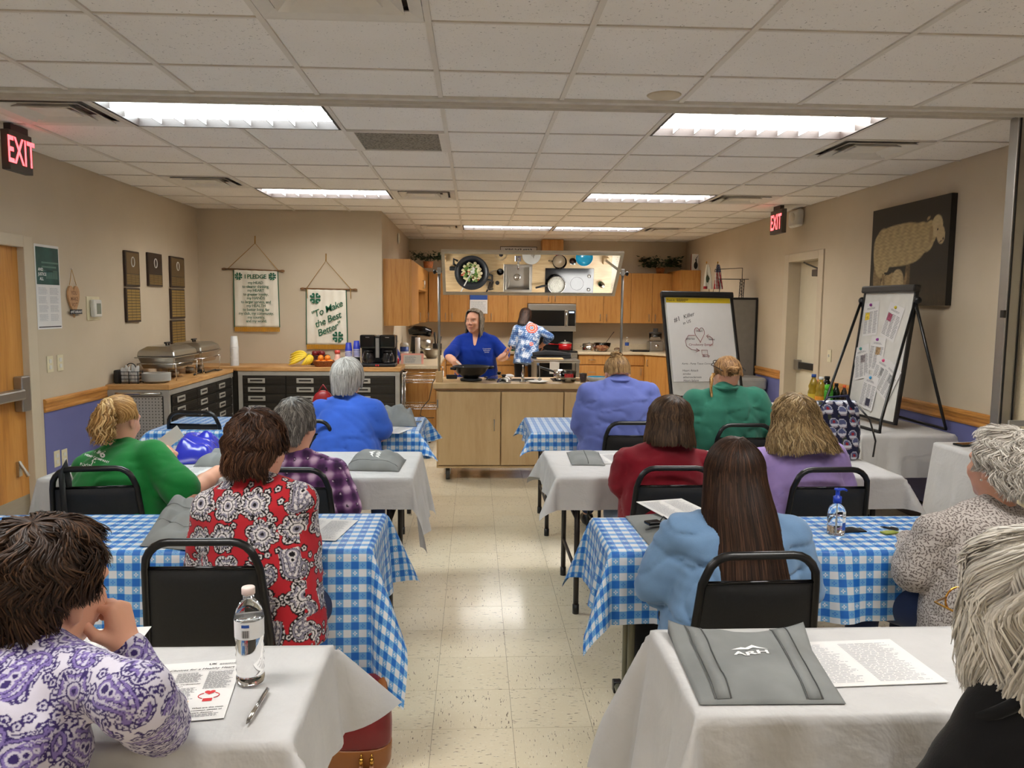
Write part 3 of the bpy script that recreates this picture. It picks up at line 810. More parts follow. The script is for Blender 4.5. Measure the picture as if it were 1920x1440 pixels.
def normals(P, F):
 fn = np.cross(P[F[:, 2]]-P[F[:, 0]], P[F[:, 3]]-P[F[:, 1]]); N = np.zeros_like(P)
 for i in range(4):
  for ax in range(3): N[:, ax] += np.bincount(F[:, i], fn[:, ax], len(P))
 return N/np.maximum(np.linalg.norm(N, axis=1),1e-9)[:, None]
def wobble(seed, freq, n=7, aniso=(1,1,1)):
 r_ = np.random.default_rng(seed); K = r_.normal(size=(n, 3))*freq*np.array(aniso); ph = r_.random(n)*6.28
 def f(X, Y, Z):
  o = 0
  for k, p in zip(K, ph): o = o+np.sin(X*k[0]+Y*k[1]+Z*k[2]+p)
  return (o/n).astype(np.float32) if hasattr(o, 'astype') else o/n
 return f
def folds(seed, amp):
 a, b = wobble(seed, 22,6,(1,1,.55)), wobble(seed+1,48,6,(.6,.6,1.5))
 c, d = wobble(seed+2,15,5,(1,1,1.3)), wobble(seed+3,9,4)
 def f(X, Y, Z):
  w_ = c(X, Y, Z)+.35*d(X, Y, Z); w2 = c(X+.31, Y+.17, Z*1.25+.2)
  return amp*(.45*a(X, Y, Z)+.22*b(X, Y, Z)+.85*np.exp(-(w_/.06)**2)+.7*np.exp(-(w2/.045)**2)-.25)
 return f
# ---------------------------------------------------------------- hands
def hand(s, wrist, fdir, palm, side, curl=(.5,.5,.5,.5), thumb=(.5,.5), sc=1., spread=.06):
 """fdir: towards the knuckles, palm: out of the palm, side: +1 when the thumb lies towards fdir x palm"""
 f = nrm(fdir); p = nrm(np.asarray(palm, float)-f*(np.dot(palm, f))); t_ = np.cross(f, p)*side
 w0 = np.asarray(wrist, float); fr = .0092*sc
 L = [(.040,.024,.019),(.044,.028,.020),(.041,.026,.020),(.032,.020,.017)]
 off = [.027,.009,-.009,-.026]; kl = [.086,.090,.085,.076]
 for i in range(4):
  kn = w0+f*kl[i]*sc+t_*off[i]*sc
  s.cap(w0+t_*off[i]*.62*sc+f*.008, kn, .0155*sc, .0125*sc, .012)
  d = nrm(f+t_*spread*(1.5-i)); q = kn; a = 0.
  cv = curl[i]
  for j in range(3):
   a += cv*(1.15 if j else .9)
   dd = d*math.cos(a)+p*math.sin(a); q2 = q+dd*L[i][j]*sc*1.05
   s.cap(q, q2, fr*(1.0-.09*j), fr*(.93-.09*j),.004); q = q2
 s.ell(w0+f*.045*sc+p*.006, V3(.034,.045,.017)*sc, np.stack([t_, f, p], 1),.015)
 b = w0+f*.022*sc+t_*.024*sc+p*.008
 d1 = nrm(f*.75+t_*.75+p*thumb[0]); k1 = b+d1*.044*sc
 d2 = nrm(f*1.0+t_*.15+p*thumb[1]); k2 = k1+d2*.033*sc; d3 = nrm(f*1.0-t_*.1+p*thumb[1]); k3 = k2+d3*.026*sc
 s.cap(b, k1,.0165*sc, .0115*sc, .012).cap(k1, k2,.0112*sc, .0102*sc, .004).cap(k2, k3,.0102*sc, .0085*sc, .004)
 return s
# ---------------------------------------------------------------- head
def head(s, c, R, sc=1., k=.012, jowl=1.):
 P = lambda x, y, z: c+R @ (V3(x, y, z)*sc)
 s.ell(P(0,-.012,.032), V3(.074,.094,.086)*sc, R, k)
 s.ell(P(0,.026,-.02), V3(.063*jowl, .066,.078)*sc, R, .03)
 s.ell(P(0,.030,-.062), V3(.052*jowl, .050,.042)*sc, R, .03)
 s.ell(P(0,.066,-.094), V3(.024,.018,.018)*sc, R, .022)
 s.ell(P(0,.080,.034), V3(.048,.016,.014)*sc, R, .02)
 s.cap(P(0,.092,.018), P(0,.110,-.020),.0075*sc, .0125*sc, .012)
 for q in (-1,1):
  s.ell(P(q*.034,.070,-.022), V3(.024,.020,.022)*sc, R, .02)
  s.ell(P(q*.012,.099,-.023), V3(.009,.010,.008)*sc, R, .008)
  s.ell(P(q*.076,-.008,-.004), V3(.009,.020,.031)*sc, R @ np.array(Matrix.Rotation(q*.25,3, 'Z')),.006)
  s.ell(P(q*.078,-.002,-.026), V3(.007,.010,.011)*sc, R, .006)
 s.ell(P(0,.088,-.052), V3(.023,.010,.006)*sc, R, .008)
 s.ell(P(0,.086,-.064), V3(.020,.010,.007)*sc, R, .008)
 return s
def skin_cols(V, base, c=None, R=None, sc=1., face=True):
 r_ = wobble(5,60,6); n = r_(V[:, 0], V[:, 1], V[:, 2])[:, None]
 col = np.array(base)[None]*(1+.06*n)
 if c is not None and face:
  L = (V-c) @ R/sc
  def blob(x, y, z, r, tint, st=1., ry=.04):
   nonlocal col
   d = np.sqrt(((L[:, 0]-x)/r[0])**2+((L[:, 2]-z)/r[1])**2); m_ = np.clip(1.5-d*1.2,0,1)*st*(L[:, 1] > y-ry)
   col = col*(1-m_[:, None])+np.array(tint)[None]*m_[:, None]
  for q in (-1,1):
   blob(q*.030,.08,-.03,(.030,.022),(base[0]*1.02, base[1]*.8, base[2]*.76),.4)
   blob(q*.032,.08,.026,(.020,.0045), S(92,76,62),.75)
   blob(q*.031,.08,.008,(.015,.0062), S(60,44,38),.9)
   blob(q*.038,.08,.008,(.005,.003), S(222,214,208),.8)
   blob(q*.024,.08,.008,(.004,.003), S(222,214,208),.8)
  blob(0,.08,-.052,(.022,.006), S(190,104,96),.7)
  blob(0,.08,-.064,(.019,.006), S(196,112,104),.7)
  blob(0,.08,-.058,(.019,.0016), S(120,56,52),.6)
  blob(0,.09,-.024,(.014,.008),(base[0], base[1]*.75, base[2]*.72),.5)
 return np.clip(col, 0,1)
SK = S(222,166,138)
attr_mat('skin', 'col', .5, bump=.12, bscale=500, spec=.4)
MATS['skin'].node_tree.nodes['Principled BSDF'].inputs['Subsurface Weight'].default_value = .12
MATS['skin'].node_tree.nodes['Principled BSDF'].inputs['Subsurface Radius'].default_value = (.012,.005,.003)
# ---------------------------------------------------------------- hair
t = NT('hair', .5,0,.22); n_ = t.n('Attribute'); n_.attribute_name = 'col'; t.color(n_.outputs['Color'])
t.set('Anisotropic', .5)
def hair(parent, c, R, sc, style, cols, n=900, rad=.0016, seed=0, part='hair'):
 """style: dict(rad=(rx,ry,rz), off=(x,y,z), drop(phi)->metres below the equator, hairline(phi)->theta limit in front,
 curl amplitude, wave length, flare, lift); phi=0 faces forward"""
 r_ = np.random.default_rng(seed)
 rx, ry, rz = style['rad']; off = V3(*style.get('off', (0,-.012,.03)))
 crown = style.get('crown', (0,-.35)); drop = style['drop']; line = style.get('hairline', lambda p: 9.)
 flare = style.get('flare', 0.); curl = style.get('curl', .004); wl = style.get('wl', .06); clump = style.get('clump', .006)
 back = style.get('sway', 0.); pinch = style.get('pinch', 0.)
 nz = wobble(seed+3,1.0,10,(7,7,1.6)); nz2 = wobble(seed+9,1., 8,(16,16,2.))
 th_e = math.radians(style.get('equator', 98))
 def path(phi, u, extra=0., ph=None):
  """phi array, u array (same shape) 0..1 from the crown to the tip"""
  dl = np.vectorize(drop)(phi) if np.ndim(phi) else drop(phi)
  hl = np.vectorize(line)(phi) if np.ndim(phi) else line(phi)
  dl = dl+style.get('rag', .016)*nz2(np.sin(phi)*1.6, np.cos(phi)*1.6,0*phi)*(dl > .02)
  arc = rz*1.35*th_e; tot = arc+np.maximum(dl, 0.)
  lim = np.minimum(tot, hl*rz*1.35)
  s_ = u*lim
  th = np.minimum(s_/(rz*1.35), th_e); fall = np.maximum(0, s_-arc)
  d = np.stack([np.sin(phi)*np.sin(th), np.cos(phi)*np.sin(th), np.cos(th)], -1)
  # tilt the pole towards the crown point
  ca, sa = math.cos(crown[1]), math.sin(crown[1]); cb, sb = math.cos(crown[0]), math.sin(crown[0])
  fade = (1-np.clip(th/th_e, 0,1))[..., None]**.6
  d2 = np.stack([d[..., 0], d[..., 1]*ca+d[..., 2]*sa, -d[..., 1]*sa+d[..., 2]*ca], -1)
  d2 = np.stack([d2[..., 0]*cb+d2[..., 2]*sb, d2[..., 1], -d2[..., 0]*sb+d2[..., 2]*cb], -1)
  d = d*(1-fade)+d2*fade; d /= np.maximum(np.linalg.norm(d, axis=-1),1e-6)[..., None]
  A = np.stack([np.sin(phi), np.cos(phi), s_*3], -1)
  bump = clump*(nz(A[..., 0], A[..., 1], A[..., 2])+.6*nz2(A[..., 0], A[..., 1], A[..., 2]))*np.clip(s_/.06,.15,1)
  rr_ = np.array([rx, ry, rz])
  p = d*(rr_+(extra+bump)[..., None]) if np.ndim(bump) else d*(rr_+extra+bump)
  out = np.stack([np.sin(phi), np.cos(phi),0*phi], -1)
  sh = (1-pinch*np.clip(fall/.12,0,1))
  p[..., 0] *= sh; p[..., 1] *= sh
  p = p+out*(flare*fall)[..., None]
  p[..., 2] -= fall; p[..., 1] += back*fall
  if ph is not None and curl:
   w_ = np.clip(s_/.09,0,1)*curl
   tn = np.stack([np.cos(phi),-np.sin(phi),0*phi], -1)
   p = p+tn*(w_*np.sin(2*PI*s_/wl+ph))[..., None]+out*(w_*.7*np.cos(2*PI*s_/wl*.9+ph*1.7))[..., None]
  return p
 toW = lambda p: c+((p+off)*sc) @ R.T
 # the mass
 nu, nv = 72,30
 ph_ = np.linspace(-PI, PI, nu, endpoint=False)
 PHI, UU = np.meshgrid(ph_, np.linspace(0,1, nv+1), indexing='ij')
 P = toW(path(PHI, UU, -.004*np.ones_like(UU)))
 V = P.reshape(-1,3); F = []
 for i in range(nu):
  for j in range(nv):
   a, b = i*(nv+1)+j, ((i+1) % nu)*(nv+1)+j; F.append((a, a+1, b+1, b))
 # close it underneath
 low = len(V); V = np.concatenate([V, (c+(off*sc) @ R.T)[None]-V3(0,0,.02)*sc])
 F = F+[(i*(nv+1)+nv, low, low, ((i+1) % nu)*(nv+1)+nv) for i in range(nu)]
 F = np.array(F)
 cm = np.array(cols[0])*.5+np.array(cols[1])*.4
 g = nz2(np.sin(PHI).ravel()*3, np.cos(PHI).ravel()*3, UU.ravel()*2)
 mc = cm[None]*(1+.25*g[:, None]); mc = np.concatenate([mc, mc[:1]*.5])
 Fq = F[:nu*nv]; ft = F[nu*nv:][:, [0,1,3]]
 # strands as slim folded ribbons
 ns = style.get('ns', 9)
 phi = r_.random(n)*2*PI-PI; u0 = r_.random(n)**1.1*style.get('root', .75)
 L = .25+.75*r_.random(n)
 uu = u0[:, None]+(np.minimum(1.03, u0+L)[:, None]-u0[:, None])*np.linspace(0,1, ns)[None]
 ph0 = 4*nz(np.sin(phi), np.cos(phi), u0)+r_.normal(size=n)*style.get('frizz', .5)
 ex = (r_.random(n)*style.get('fluff', .008))[:, None]*np.linspace(.5,1, ns)[None]
 drift = (r_.normal(size=n)*style.get('drift', .05))[:, None]*np.linspace(0,1, ns)[None]**1.5
 Q = toW(path(phi[:, None]+drift, np.clip(uu, 0,1.03), ex, ph0[:, None]+0*uu))
 tang = np.gradient(Q, axis=1); tang /= np.maximum(np.linalg.norm(tang, axis=2),1e-9)[..., None]
 cc = c+(off*sc) @ R.T; outv = Q-cc; side = np.cross(tang, outv); side /= np.maximum(np.linalg.norm(side, axis=2),1e-9)[..., None]
 nn = np.cross(side, tang)
 tp = np.interp(np.linspace(0,1, ns), [0,.1,.75,.92,1], [.5,1,1,.6,.12])*rad
 ring = np.stack([Q-side*(tp*1.5)[None, :, None], Q+nn*(tp*.8)[None, :, None], Q+side*(tp*1.5)[None, :, None]], 2)
 SV = ring.reshape(-1,3); base = (np.arange(n)[:, None, None]*ns+np.arange(ns-1)[None, :, None])*3
 k3 = np.arange(2)[None, None]; l3 = k3+1
 SF = np.stack([base+k3, base+l3, base+3+l3, base+3+k3], -1).reshape(-1,4)
 mixv = np.clip(r_.random(n)*.75+.35*nz2(np.sin(phi)*2, np.cos(phi)*2, u0),0,1)
 c0, c1, c2 = (np.array(q) for q in cols)
 sc_ = np.where(mixv[:, None] < .5, c0+(c1-c0)*mixv[:, None]*2, c1+(c2-c1)*(mixv[:, None]*2-1))
 SC = np.repeat(sc_, ns*3,0)
 allV = np.concatenate([V, SV]); allF = np.concatenate([Fq, np.stack([ft[:, 0], ft[:, 1], ft[:, 2], ft[:, 2]], 1)*0+np.stack([ft[:, 0], ft[:, 1], ft[:, 2], ft[:, 0]], 1), SF+len(V)])
 keep = np.ones(len(allF), bool); keep[len(Fq):len(Fq)+len(ft)] = False
 o = np_mesh(part, allV, allF[keep], 'hair', parent, True, np.concatenate([mc, SC]))
 return o
def tail(parent, pts, rs, cols, n=200, rad=.0022, seed=0, part='hair_tail', curl=.008, wl=.07, flat=1.):
 """a bundle of hair following a path"""
 r_ = np.random.default_rng(seed); pts = np.array(pts, float); rs = np.array(rs)
 m_ = 14; tt = np.linspace(0,1, m_); k = np.linspace(0,1, len(pts))
 C = np.stack([np.interp(tt, k, pts[:, i]) for i in range(3)], 1)
 for _ in range(2): C[1:-1] = (C[:-2]+2*C[1:-1]+C[2:])/4
 Rr = np.interp(tt, k, rs)
 T_ = np.gradient(C, axis=0); T_ /= np.linalg.norm(T_, axis=1)[:, None]
 x = np.cross(T_, V3(.1,1,.05)); x /= np.linalg.norm(x, axis=1)[:, None]; y = np.cross(T_, x)
 a = r_.random(n)*2*PI; q = np.sqrt(r_.random(n))*.95+.05
 s_ = tt[None]; ph = r_.normal(size=n)*1.2
 end = .7+.35*r_.random(n); s_ = s_*end[:, None]; s_ = np.clip(s_, 0,1)
 Ci = np.stack([np.interp(s_, tt, C[:, i]) for i in range(3)], -1); Ri = np.interp(s_, tt, Rr)
 xi = np.stack([np.interp(s_, tt, x[:, i]) for i in range(3)], -1); yi = np.stack([np.interp(s_, tt, y[:, i]) for i in range(3)], -1)
 Ln = np.linalg.norm(np.diff(C, axis=0), axis=1).sum()
 wv = curl*np.sin(2*PI*s_*Ln/wl+ph[:, None]); wv2 = curl*np.cos(2*PI*s_*Ln/wl*.8+1.7*ph[:, None])
 Q = Ci+xi*(Ri*q[:, None]*np.cos(a)[:, None]+wv)[..., None]+yi*(Ri*q[:, None]*np.sin(a)[:, None]*flat+wv2)[..., None]
 tang = np.gradient(Q, axis=1); tang /= np.maximum(np.linalg.norm(tang, axis=2),1e-9)[..., None]
 side = np.cross(tang, Q-Ci+1e-4); side /= np.maximum(np.linalg.norm(side, axis=2),1e-9)[..., None]; nn = np.cross(side, tang)
 tp = np.concatenate([np.linspace(.8,1, m_-4), [.95,.8,.5,.12]])*rad
 ring = np.stack([Q-side*(tp*1.5)[None, :, None], Q+nn*(tp*.8)[None, :, None], Q+side*(tp*1.5)[None, :, None]], 2)
 base = (np.arange(n)[:, None, None]*m_+np.arange(m_-1)[None, :, None])*3; k3 = np.arange(2)[None, None]; l3 = k3+1
 SF = np.stack([base+k3, base+l3, base+3+l3, base+3+k3], -1).reshape(-1,4)
 mv = r_.random(n)[:, None]; c0, c1, c2 = (np.array(z) for z in cols)
 sc_ = np.where(mv < .5, c0+(c1-c0)*mv*2, c1+(c2-c1)*(mv*2-1))
 return np_mesh(part, ring.reshape(-1,3), SF, 'hair', parent, True, np.repeat(sc_, m_*3,0))
# ---------------------------------------------------------------- clothes and whole figures
def torso_loft(s, R, o, L, rx, ry, ease=0., k=.05, lo=-.12, belly=0.):
 """rx, ry: radii at hem, hip, waist, chest, armpit, shoulder"""
 zs = [lo, 0,.38*L, .66*L, .86*L, L*.99]
 cy = [0,0, belly, .01,0,-.005]
 s.loft(R, o, zs, [0]*6, cy, [x+ease for x in rx[:5]]+[rx[5]*.8], [y+ease for y in ry], k)
def figure(name, label, spec):
 """spec in world space: hip, neck (between the shoulders), head centre, yaw, face yaw/pitch, shoulder half width, arms"""
 g = spec.get
 hip, nk, hd = V3(*spec['hip']), V3(*spec['neck']), V3(*spec['head'])
 yaw = g('yaw', 0.); fw = V3(-math.sin(yaw), math.cos(yaw),0); up = nrm(nk-hip); rt = nrm(np.cross(fw, up)); fw2 = np.cross(up, rt)
 R = np.stack([rt, fw2, up], 1); L = np.linalg.norm(nk-hip)
 root = thing(name, label, 'person', (hip[0], hip[1], 0),0, g('group'))
 sw = spec['sw']; rx, ry = spec['rx'], spec['ry']
 hr = g('hsc', 1.); fy, fp, fr = g('face', (yaw, 0,0))
 HR = np.array(Matrix.Rotation(fy, 3, 'Z') @ Matrix.Rotation(fp, 3, 'X') @ Matrix.Rotation(fr, 3, 'Y'))
 sk = g('skin', SK)
 shs = {q: nk+rt*q*sw-up*.055 for q in (-1,1)}
 for q, key in ((-1, 'shL'),(1, 'shR')):
  if g(key) is not None: shs[q] = V3(*spec[key])
 arms = {-1: spec.get('armL'),1: spec.get('armR')}          # (elbow, wrist, hand dict)
 ar = g('ar', (.052,.044,.030)); th = g('thigh', .078)
 knees = g('knees')
 # ---- body
 b = SDF()
 torso_loft(b, R, hip, L, [x*.78 for x in rx], [y*.76 for y in ry], 0,.03,-.06, g('belly', 0))
 for q in (-1,1): b.cap(nk, shs[q], .034,.030,.02)
 b.cap(nk-up*.05+fw2*.005, hd-V3(0,0,.05)*hr-HR @ V3(0,.012,0),.056*g('neckw', 1.),.050*g('neckw', 1.),.03)
 for q in (-1,1):
  if arms[q]:
   e, w_ = V3(*arms[q][0]), V3(*arms[q][1]); f_ = .62 if g('sleeve', 'long') == 'long' else .85; b.chain([shs[q], e, e*.45+w_*.55, w_], [ar[0]*f_, ar[1]*f_, ar[1]*f_, ar[2]*.9], .015)
 if knees:
  for q, (kn, an) in zip((-1,1), knees):
   h0 = hip+rt*q*.09-V3(0,0,.02); b.chain([h0, V3(*kn), V3(*an)], [th*.85,.05,.035], .03)
 Vb, Fb = b.mesh(.016)
 parts = [(Vb, Fb, skin_cols(Vb, sk, face=False))]
 s = SDF(); head(s, hd, HR, hr, jowl=g('jowl', 1.)); s.cap(hd-V3(0,0,.05)*hr-HR @ V3(0,.012,0), nk-up*.02,.050*g('neckw', 1.),.058*g('neckw', 1.),.03)
 if g('chin2'): s.ell(hd+HR @ V3(0,.02,-.1)*hr, V3(.042,.05,.03), HR, .03)
 Vh, Fh = s.mesh(g('hres', .008)); parts.append((Vh, Fh, skin_cols(Vh, sk, hd, HR, hr, g('makeup', True))))
 for q in (-1,1):
  if arms[q] and len(arms[q]) > 2 and arms[q][2]:
   hk = dict(arms[q][2]); s = SDF(); e, w_ = V3(*arms[q][0]), V3(*arms[q][1])
   s.chain([e*.75+w_*.25, e*.45+w_*.55, w_], [ar[1]*.93, ar[1]*.88, ar[2]], .015)
   res = hk.pop('res', .0065); hand(s, w_, **hk)
   Vx, Fx = s.mesh(res); parts.append((Vx, Fx, skin_cols(Vx, sk, face=False)))
 n0 = 0; VV, FF, CC = [], [], []
 for v_, f_, c_ in parts: VV.append(v_); FF.append(f_+n0); CC.append(c_); n0 += len(v_)
 np_mesh('body', np.concatenate(VV), np.concatenate(FF), 'skin', root, True, np.concatenate(CC))
 # ---- top
 s = SDF(); ease = g('ease', .0)
 torso_loft(s, R, hip, L, rx, ry, ease, .05, g('hem', -.10), g('belly', 0))
 for q in (-1,1): s.cap(nk+up*.018+rt*q*.02, shs[q], g('trap', .050), g('delt', .056),.05)
 sl = g('sleeve', 'long'); ew = g('sleeve_w', .010)
 for q in (-1,1):
  if not arms[q]: continue
  e, w_ = V3(*arms[q][0]), V3(*arms[q][1])
  if sl == 'long':
   w2 = e+(w_-e)*g('cuff', .95); s.chain([shs[q], shs[q]*.4+e*.6, e, (e+w2)/2, w2], [ar[0]+ew, ar[0]+ew*.8, ar[1]+ew, ar[1]*.95+ew*.8, ar[2]+ew*1.0], .022)
  elif sl == 'three':
   w2 = e+(w_-e)*.45; s.chain([shs[q], e, w2], [ar[0]+ew, ar[1]+ew, ar[1]+ew*.9], .03)
  else:
   e2 = shs[q]+(e-shs[q])*g('slen', .78); s.chain([shs[q], e2], [ar[0]+ew, ar[1]+ew*1.9], .022)
 Vs, Fs = s.mesh(g('sres', .0115), folds(g('seed', 1), g('fold', .005)))
 pat = g('pattern')
 if pat:
  for _ in range(g('sub', 1)): Vs, Fs = subdivide(Vs, Fs)
  if g('fine'):        # a closer mesh for the cloth turned to the room's rear
   fc = Vs[Fs].mean(1); fn = np.cross(Vs[Fs[:, 2]]-Vs[Fs[:, 0]], Vs[Fs[:, 3]]-Vs[Fs[:, 1]]); mk = ((CAM-fc)*fn).sum(1) > 0
   Vs, F2 = subdivide(Vs, Fs[mk]); Fs = np.concatenate([Fs[~mk], F2])
  Nn = normals(Vs, Fs); loc = (Vs-hip) @ R
  np_mesh(g('top_name', 'shirt'), Vs, Fs, spec['top_mat'], root, True, pat(loc, Nn @ R))
 else:
  np_mesh(g('top_name', 'shirt'), Vs, Fs, spec['top_mat'], root)
 # neckline band
 if g('collar', True):
  cm = []
  for k in range(24):
   a = 2*PI*k/24; cm.append(nk+up*g('colh', .040)+rt*.064*g('neckw', 1.)*math.cos(a)+fw2*(.062*g('neckw', 1.)*math.sin(a)+.008)-up*.022*max(0, math.sin(a)))
  MB().tube(cm, g('colr', .010),8, closed=True).build('neckband', g('band_mat', spec['top_mat']) if not pat else g('band_mat', 'print_black'), root, smooth=True)
 # ---- trousers and shoes
 if knees:
  s = SDF(); s.ell(hip-V3(0,0,.0),(rx[1]*.93, ry[1]*.93,.11), R, .05)
  for q, (kn, an) in zip((-1,1), knees):
   h0 = hip+rt*q*.10-V3(0,0,.01); kn, an = V3(*kn), V3(*an)
   s.chain([h0, kn, an+(kn-an)*.12], [th+.012,.064,.052], .03)
  Vs, Fs = s.mesh(.015, folds(g('seed', 1)+7,.004)); np_mesh('trousers', Vs, Fs, g('leg_mat', 'jeans'), root)
  for q, (kn, an) in zip((-1,1), knees):
   an = V3(*an); s = SDF(); d = g('feet', fw)
   s.ell(an+d*.055-V3(0,0, an[2]-.038),(.044,.12,.036), basis(d),.02); s.cap(an-V3(0,0,.02), V3(an[0], an[1], .05),.042,.04,.02)
   Vs, Fs = s.mesh(.010); Vs[:, 2] = np.maximum(Vs[:, 2], .001); np_mesh('shoe', Vs, Fs, g('shoe_mat', 'black_plastic'), root)
 if g('hair'): hair(root, hd, HR, hr, g('hair'), g('hcol'), g('hn', 900), g('hrad', .002), g('seed', 1))
 return root, HR, hd, R, nk
def seated_legs(hip, yaw, sc=1., spread=.12, fwd=.42):
 f = V3(-math.sin(yaw), math.cos(yaw),0); r = V3(math.cos(yaw), math.sin(yaw),0); h = V3(*hip); out = []
 for q in (-1,1):
  kn = h+f*fwd+r*q*spread; kn[2] = .50; an = kn+f*.02; an[2] = .085; out.append((kn, an))
 return out
fabric('jeans', S(40,52,84),.2, scale=500)
fabric('black_trousers', S(24,24,27),.1)
A = lambda px, py, y: at(px, py, 1, y)
def style(rad, front=1.05, fw=1.0, side=.02, back=.06, **kw):
 d = dict(rad=rad, **kw)
 d['drop'] = lambda p: float(np.interp(abs(p), [0,1.15,1.75,2.2, PI], [side, side, side, back, back]))
 d['hairline'] = lambda p: float(np.interp(abs(p), [0, fw*.75, fw*1.15, fw*1.3, PI], [front, front*1.06, front*1.35,9,9]))
 return d
# ---------------------------------------------------------------- printed cloth
def cells(u, v, size, seed, jit=.28):
 """nearest jittered motif: local coordinates, random numbers"""
 iu, iv = np.floor(u/size).astype(int), np.floor(v/size).astype(int)
 best = np.full(u.shape, 9.); out = [np.zeros_like(u) for _ in range(5)]
 for a in (-1,0,1):
  for b in (-1,0,1):
   ci, cj = iu+a, iv+b
   def h(k): x = np.sin(ci*127.1+cj*311.7+k*74.7+seed*13.3)*43758.5453; return x-np.floor(x)
   cu, cv = (ci+.5+jit*(2*h(1)-1))*size, (cj+.5+jit*(2*h(2)-1))*size
   du, dv = u-cu, v-cv; d = np.hypot(du, dv); m_ = d < best; best = np.where(m_, d, best)
   for o, q in zip(out, (du, dv, h(3), h(4), h(5))): o[m_] = q[m_]
 return out
def flower_bands(du, dv, Rr, petals, rot):
 r = np.hypot(du, dv); a = np.arctan2(dv, du)+rot
 edge = Rr*(.74+.26*np.abs(np.cos(a*petals/2))**.7); return r/edge, np.abs(np.sin(a*petals/2)), r/Rr
def drop_dist(du, dv, Rr, rot, flip):
 c, s = np.cos(rot), np.sin(rot); x, y = (du*c+dv*s)*flip, -du*s+dv*c
 d = np.full(du.shape, 9.)
 for k in range(9):
  q = k/8; an = -.4+2.9*q; rad_ = .62*(1-.55*q); cx, cy_ = Rr*(.55*np.cos(an)-.15)*rad_*1.5, Rr*(-.55+1.45*q-.55*q*q*q); cx = Rr*(.42*np.sin(q*3.0)-.1)
  d = np.minimum(d, np.hypot(x-cx, y-cy_)-Rr*(.46*(1-q)**.8+.05))
 return d/Rr
def paisley(loc, size, seed, bg, ink, light, mid, lines=.5, sw=.19, nn=None):
 ax = np.argmax(np.abs(nn)*np.array([1,1.25,.9]),1); u = np.where(ax == 0, loc[:, 1]+.7, loc[:, 0]); v = np.where(ax == 2, loc[:, 1]+.4, loc[:, 2]); w1, w2 = wobble(seed, 30,4), wobble(seed+1,30,4)
 u, v = u+.004*w1(u, v, v), v+.004*w2(u, v, v)
 bg, ink, light, mid = (np.array(q) for q in (bg, ink, light, mid)); N = len(u)
 col = np.tile(bg, (N, 1)).astype(float)
 # scattered sprigs
 du, dv, a, b, c = cells(u, v, size*.30, seed+5,.35)
 rr, pet, r0 = flower_bands(du, dv, size*.12,5, a*6.28); m_ = (rr < 1) & (b > lines)
 col[m_] = ink; m2 = m_ & (rr < .62) & (rr > .3); col[m2] = light if bg is not light else mid
 # large motifs
 du, dv, a, b, c = cells(u, v, size, seed, .16)
 fl = b < .5; Rr = size*(.44+.10*c)
 rr, pet, r0 = flower_bands(du, dv, Rr, np.where(c < .5,5,6), a*6.28)
 def paint(mask, q): col[mask] = q
 F_ = fl & (rr < 1); paint(F_, ink); paint(fl & (rr < .92), light); paint(fl & (rr < .9) & (pet < .13) & (r0 > .35), ink)
 paint(fl & (rr < .86) & (rr > .5) & (np.sin(np.arctan2(dv, du)*26) > .25), ink); paint(fl & (rr < .74) & (rr > .68), ink); paint(fl & (rr < .68) & (rr > .55) & (pet > .4), mid); paint(fl & (r0 < .36), ink); paint(fl & (r0 < .30), light); paint(fl & (r0 < .2), mid); paint(fl & (r0 < .1), ink)
 d = drop_dist(du, dv, size*(.68+.1*c), a*6.28, np.where(c < .5,1., -1.)); P_ = ~fl
 ang = np.arctan2(dv, du)
 for lim, q in ((.07, ink),(.035, light),(-.03, ink),(-.06, mid),(-.13, ink),(-.155, light),(-.25, ink),(-.275, mid),(-.34, light),(-.40, ink)): paint(P_ & (d < lim), q)
 dots = (np.sin(ang*22) > .1) & P_ & (d < .03) & (d > -.025); paint(dots, ink)
 sc_ = (np.sin(ang*14) > .2) & P_ & (d < -.16) & (d > -.245); paint(sc_, mid)
 return col
def plaid(loc, N_):
 ax = np.argmax(np.abs(N_)*np.array([1,1.2,.9]),1); u = np.where(ax == 0, loc[:, 1]+.7, loc[:, 0]); v = np.where(ax == 2, loc[:, 1]+.4, loc[:, 2]); f = lambda q, w_, p: .5+.5*np.sin(2*PI*q/w_+p)
 a = f(u, .075,.4)**1.5; b = f(v, .075,0)**1.5; c2 = f(u, .025,1.)*.25+f(v, .025,2.)*.25
 t_ = np.clip(.55*a+.55*b-.12+c2*.3,0,1)[:, None]
 D, M_, L_ = (np.array(S(*q)) for q in ((52,26,62),(110,66,116),(212,182,210)))
 col = np.where(t_ < .5, D+(M_-D)*t_*2, M_+(L_-M_)*(2*t_-1))
 su, sv = (u/.06+.5*(np.floor(v/.06) % 2)) % 1-.5,(v/.06) % 1-.5
 r = np.maximum(np.abs(su), np.abs(sv)*.75); col[(r < .10) & (r > .04)] = np.array(S(40,26,48)); col[r < .035] = np.array(S(220,200,220))
 return col
def speckle(loc, N_):
 ax = np.argmax(np.abs(N_)*np.array([1,1.2,.9]),1); u = np.where(ax == 0, loc[:, 1]+.7, loc[:, 0]); v = np.where(ax == 2, loc[:, 1]+.4, loc[:, 2])
 du, dv, a, b, c = cells(u, v, .010,3,.35); x = du*np.cos(a*6.28)+dv*np.sin(a*6.28); y = -du*np.sin(a*6.28)+dv*np.cos(a*6.28)
 t_ = (np.abs(y-40*x*x*(c-.5)) < .0016) & (np.abs(x) < .005)
 w1 = wobble(8,16,6)(loc[:, 0], loc[:, 1], loc[:, 2])[:, None]
 col = np.tile(np.array(S(172,164,158)),(len(u),1))*(1+.10*w1); col[t_] = np.array(S(84,74,70)); return col
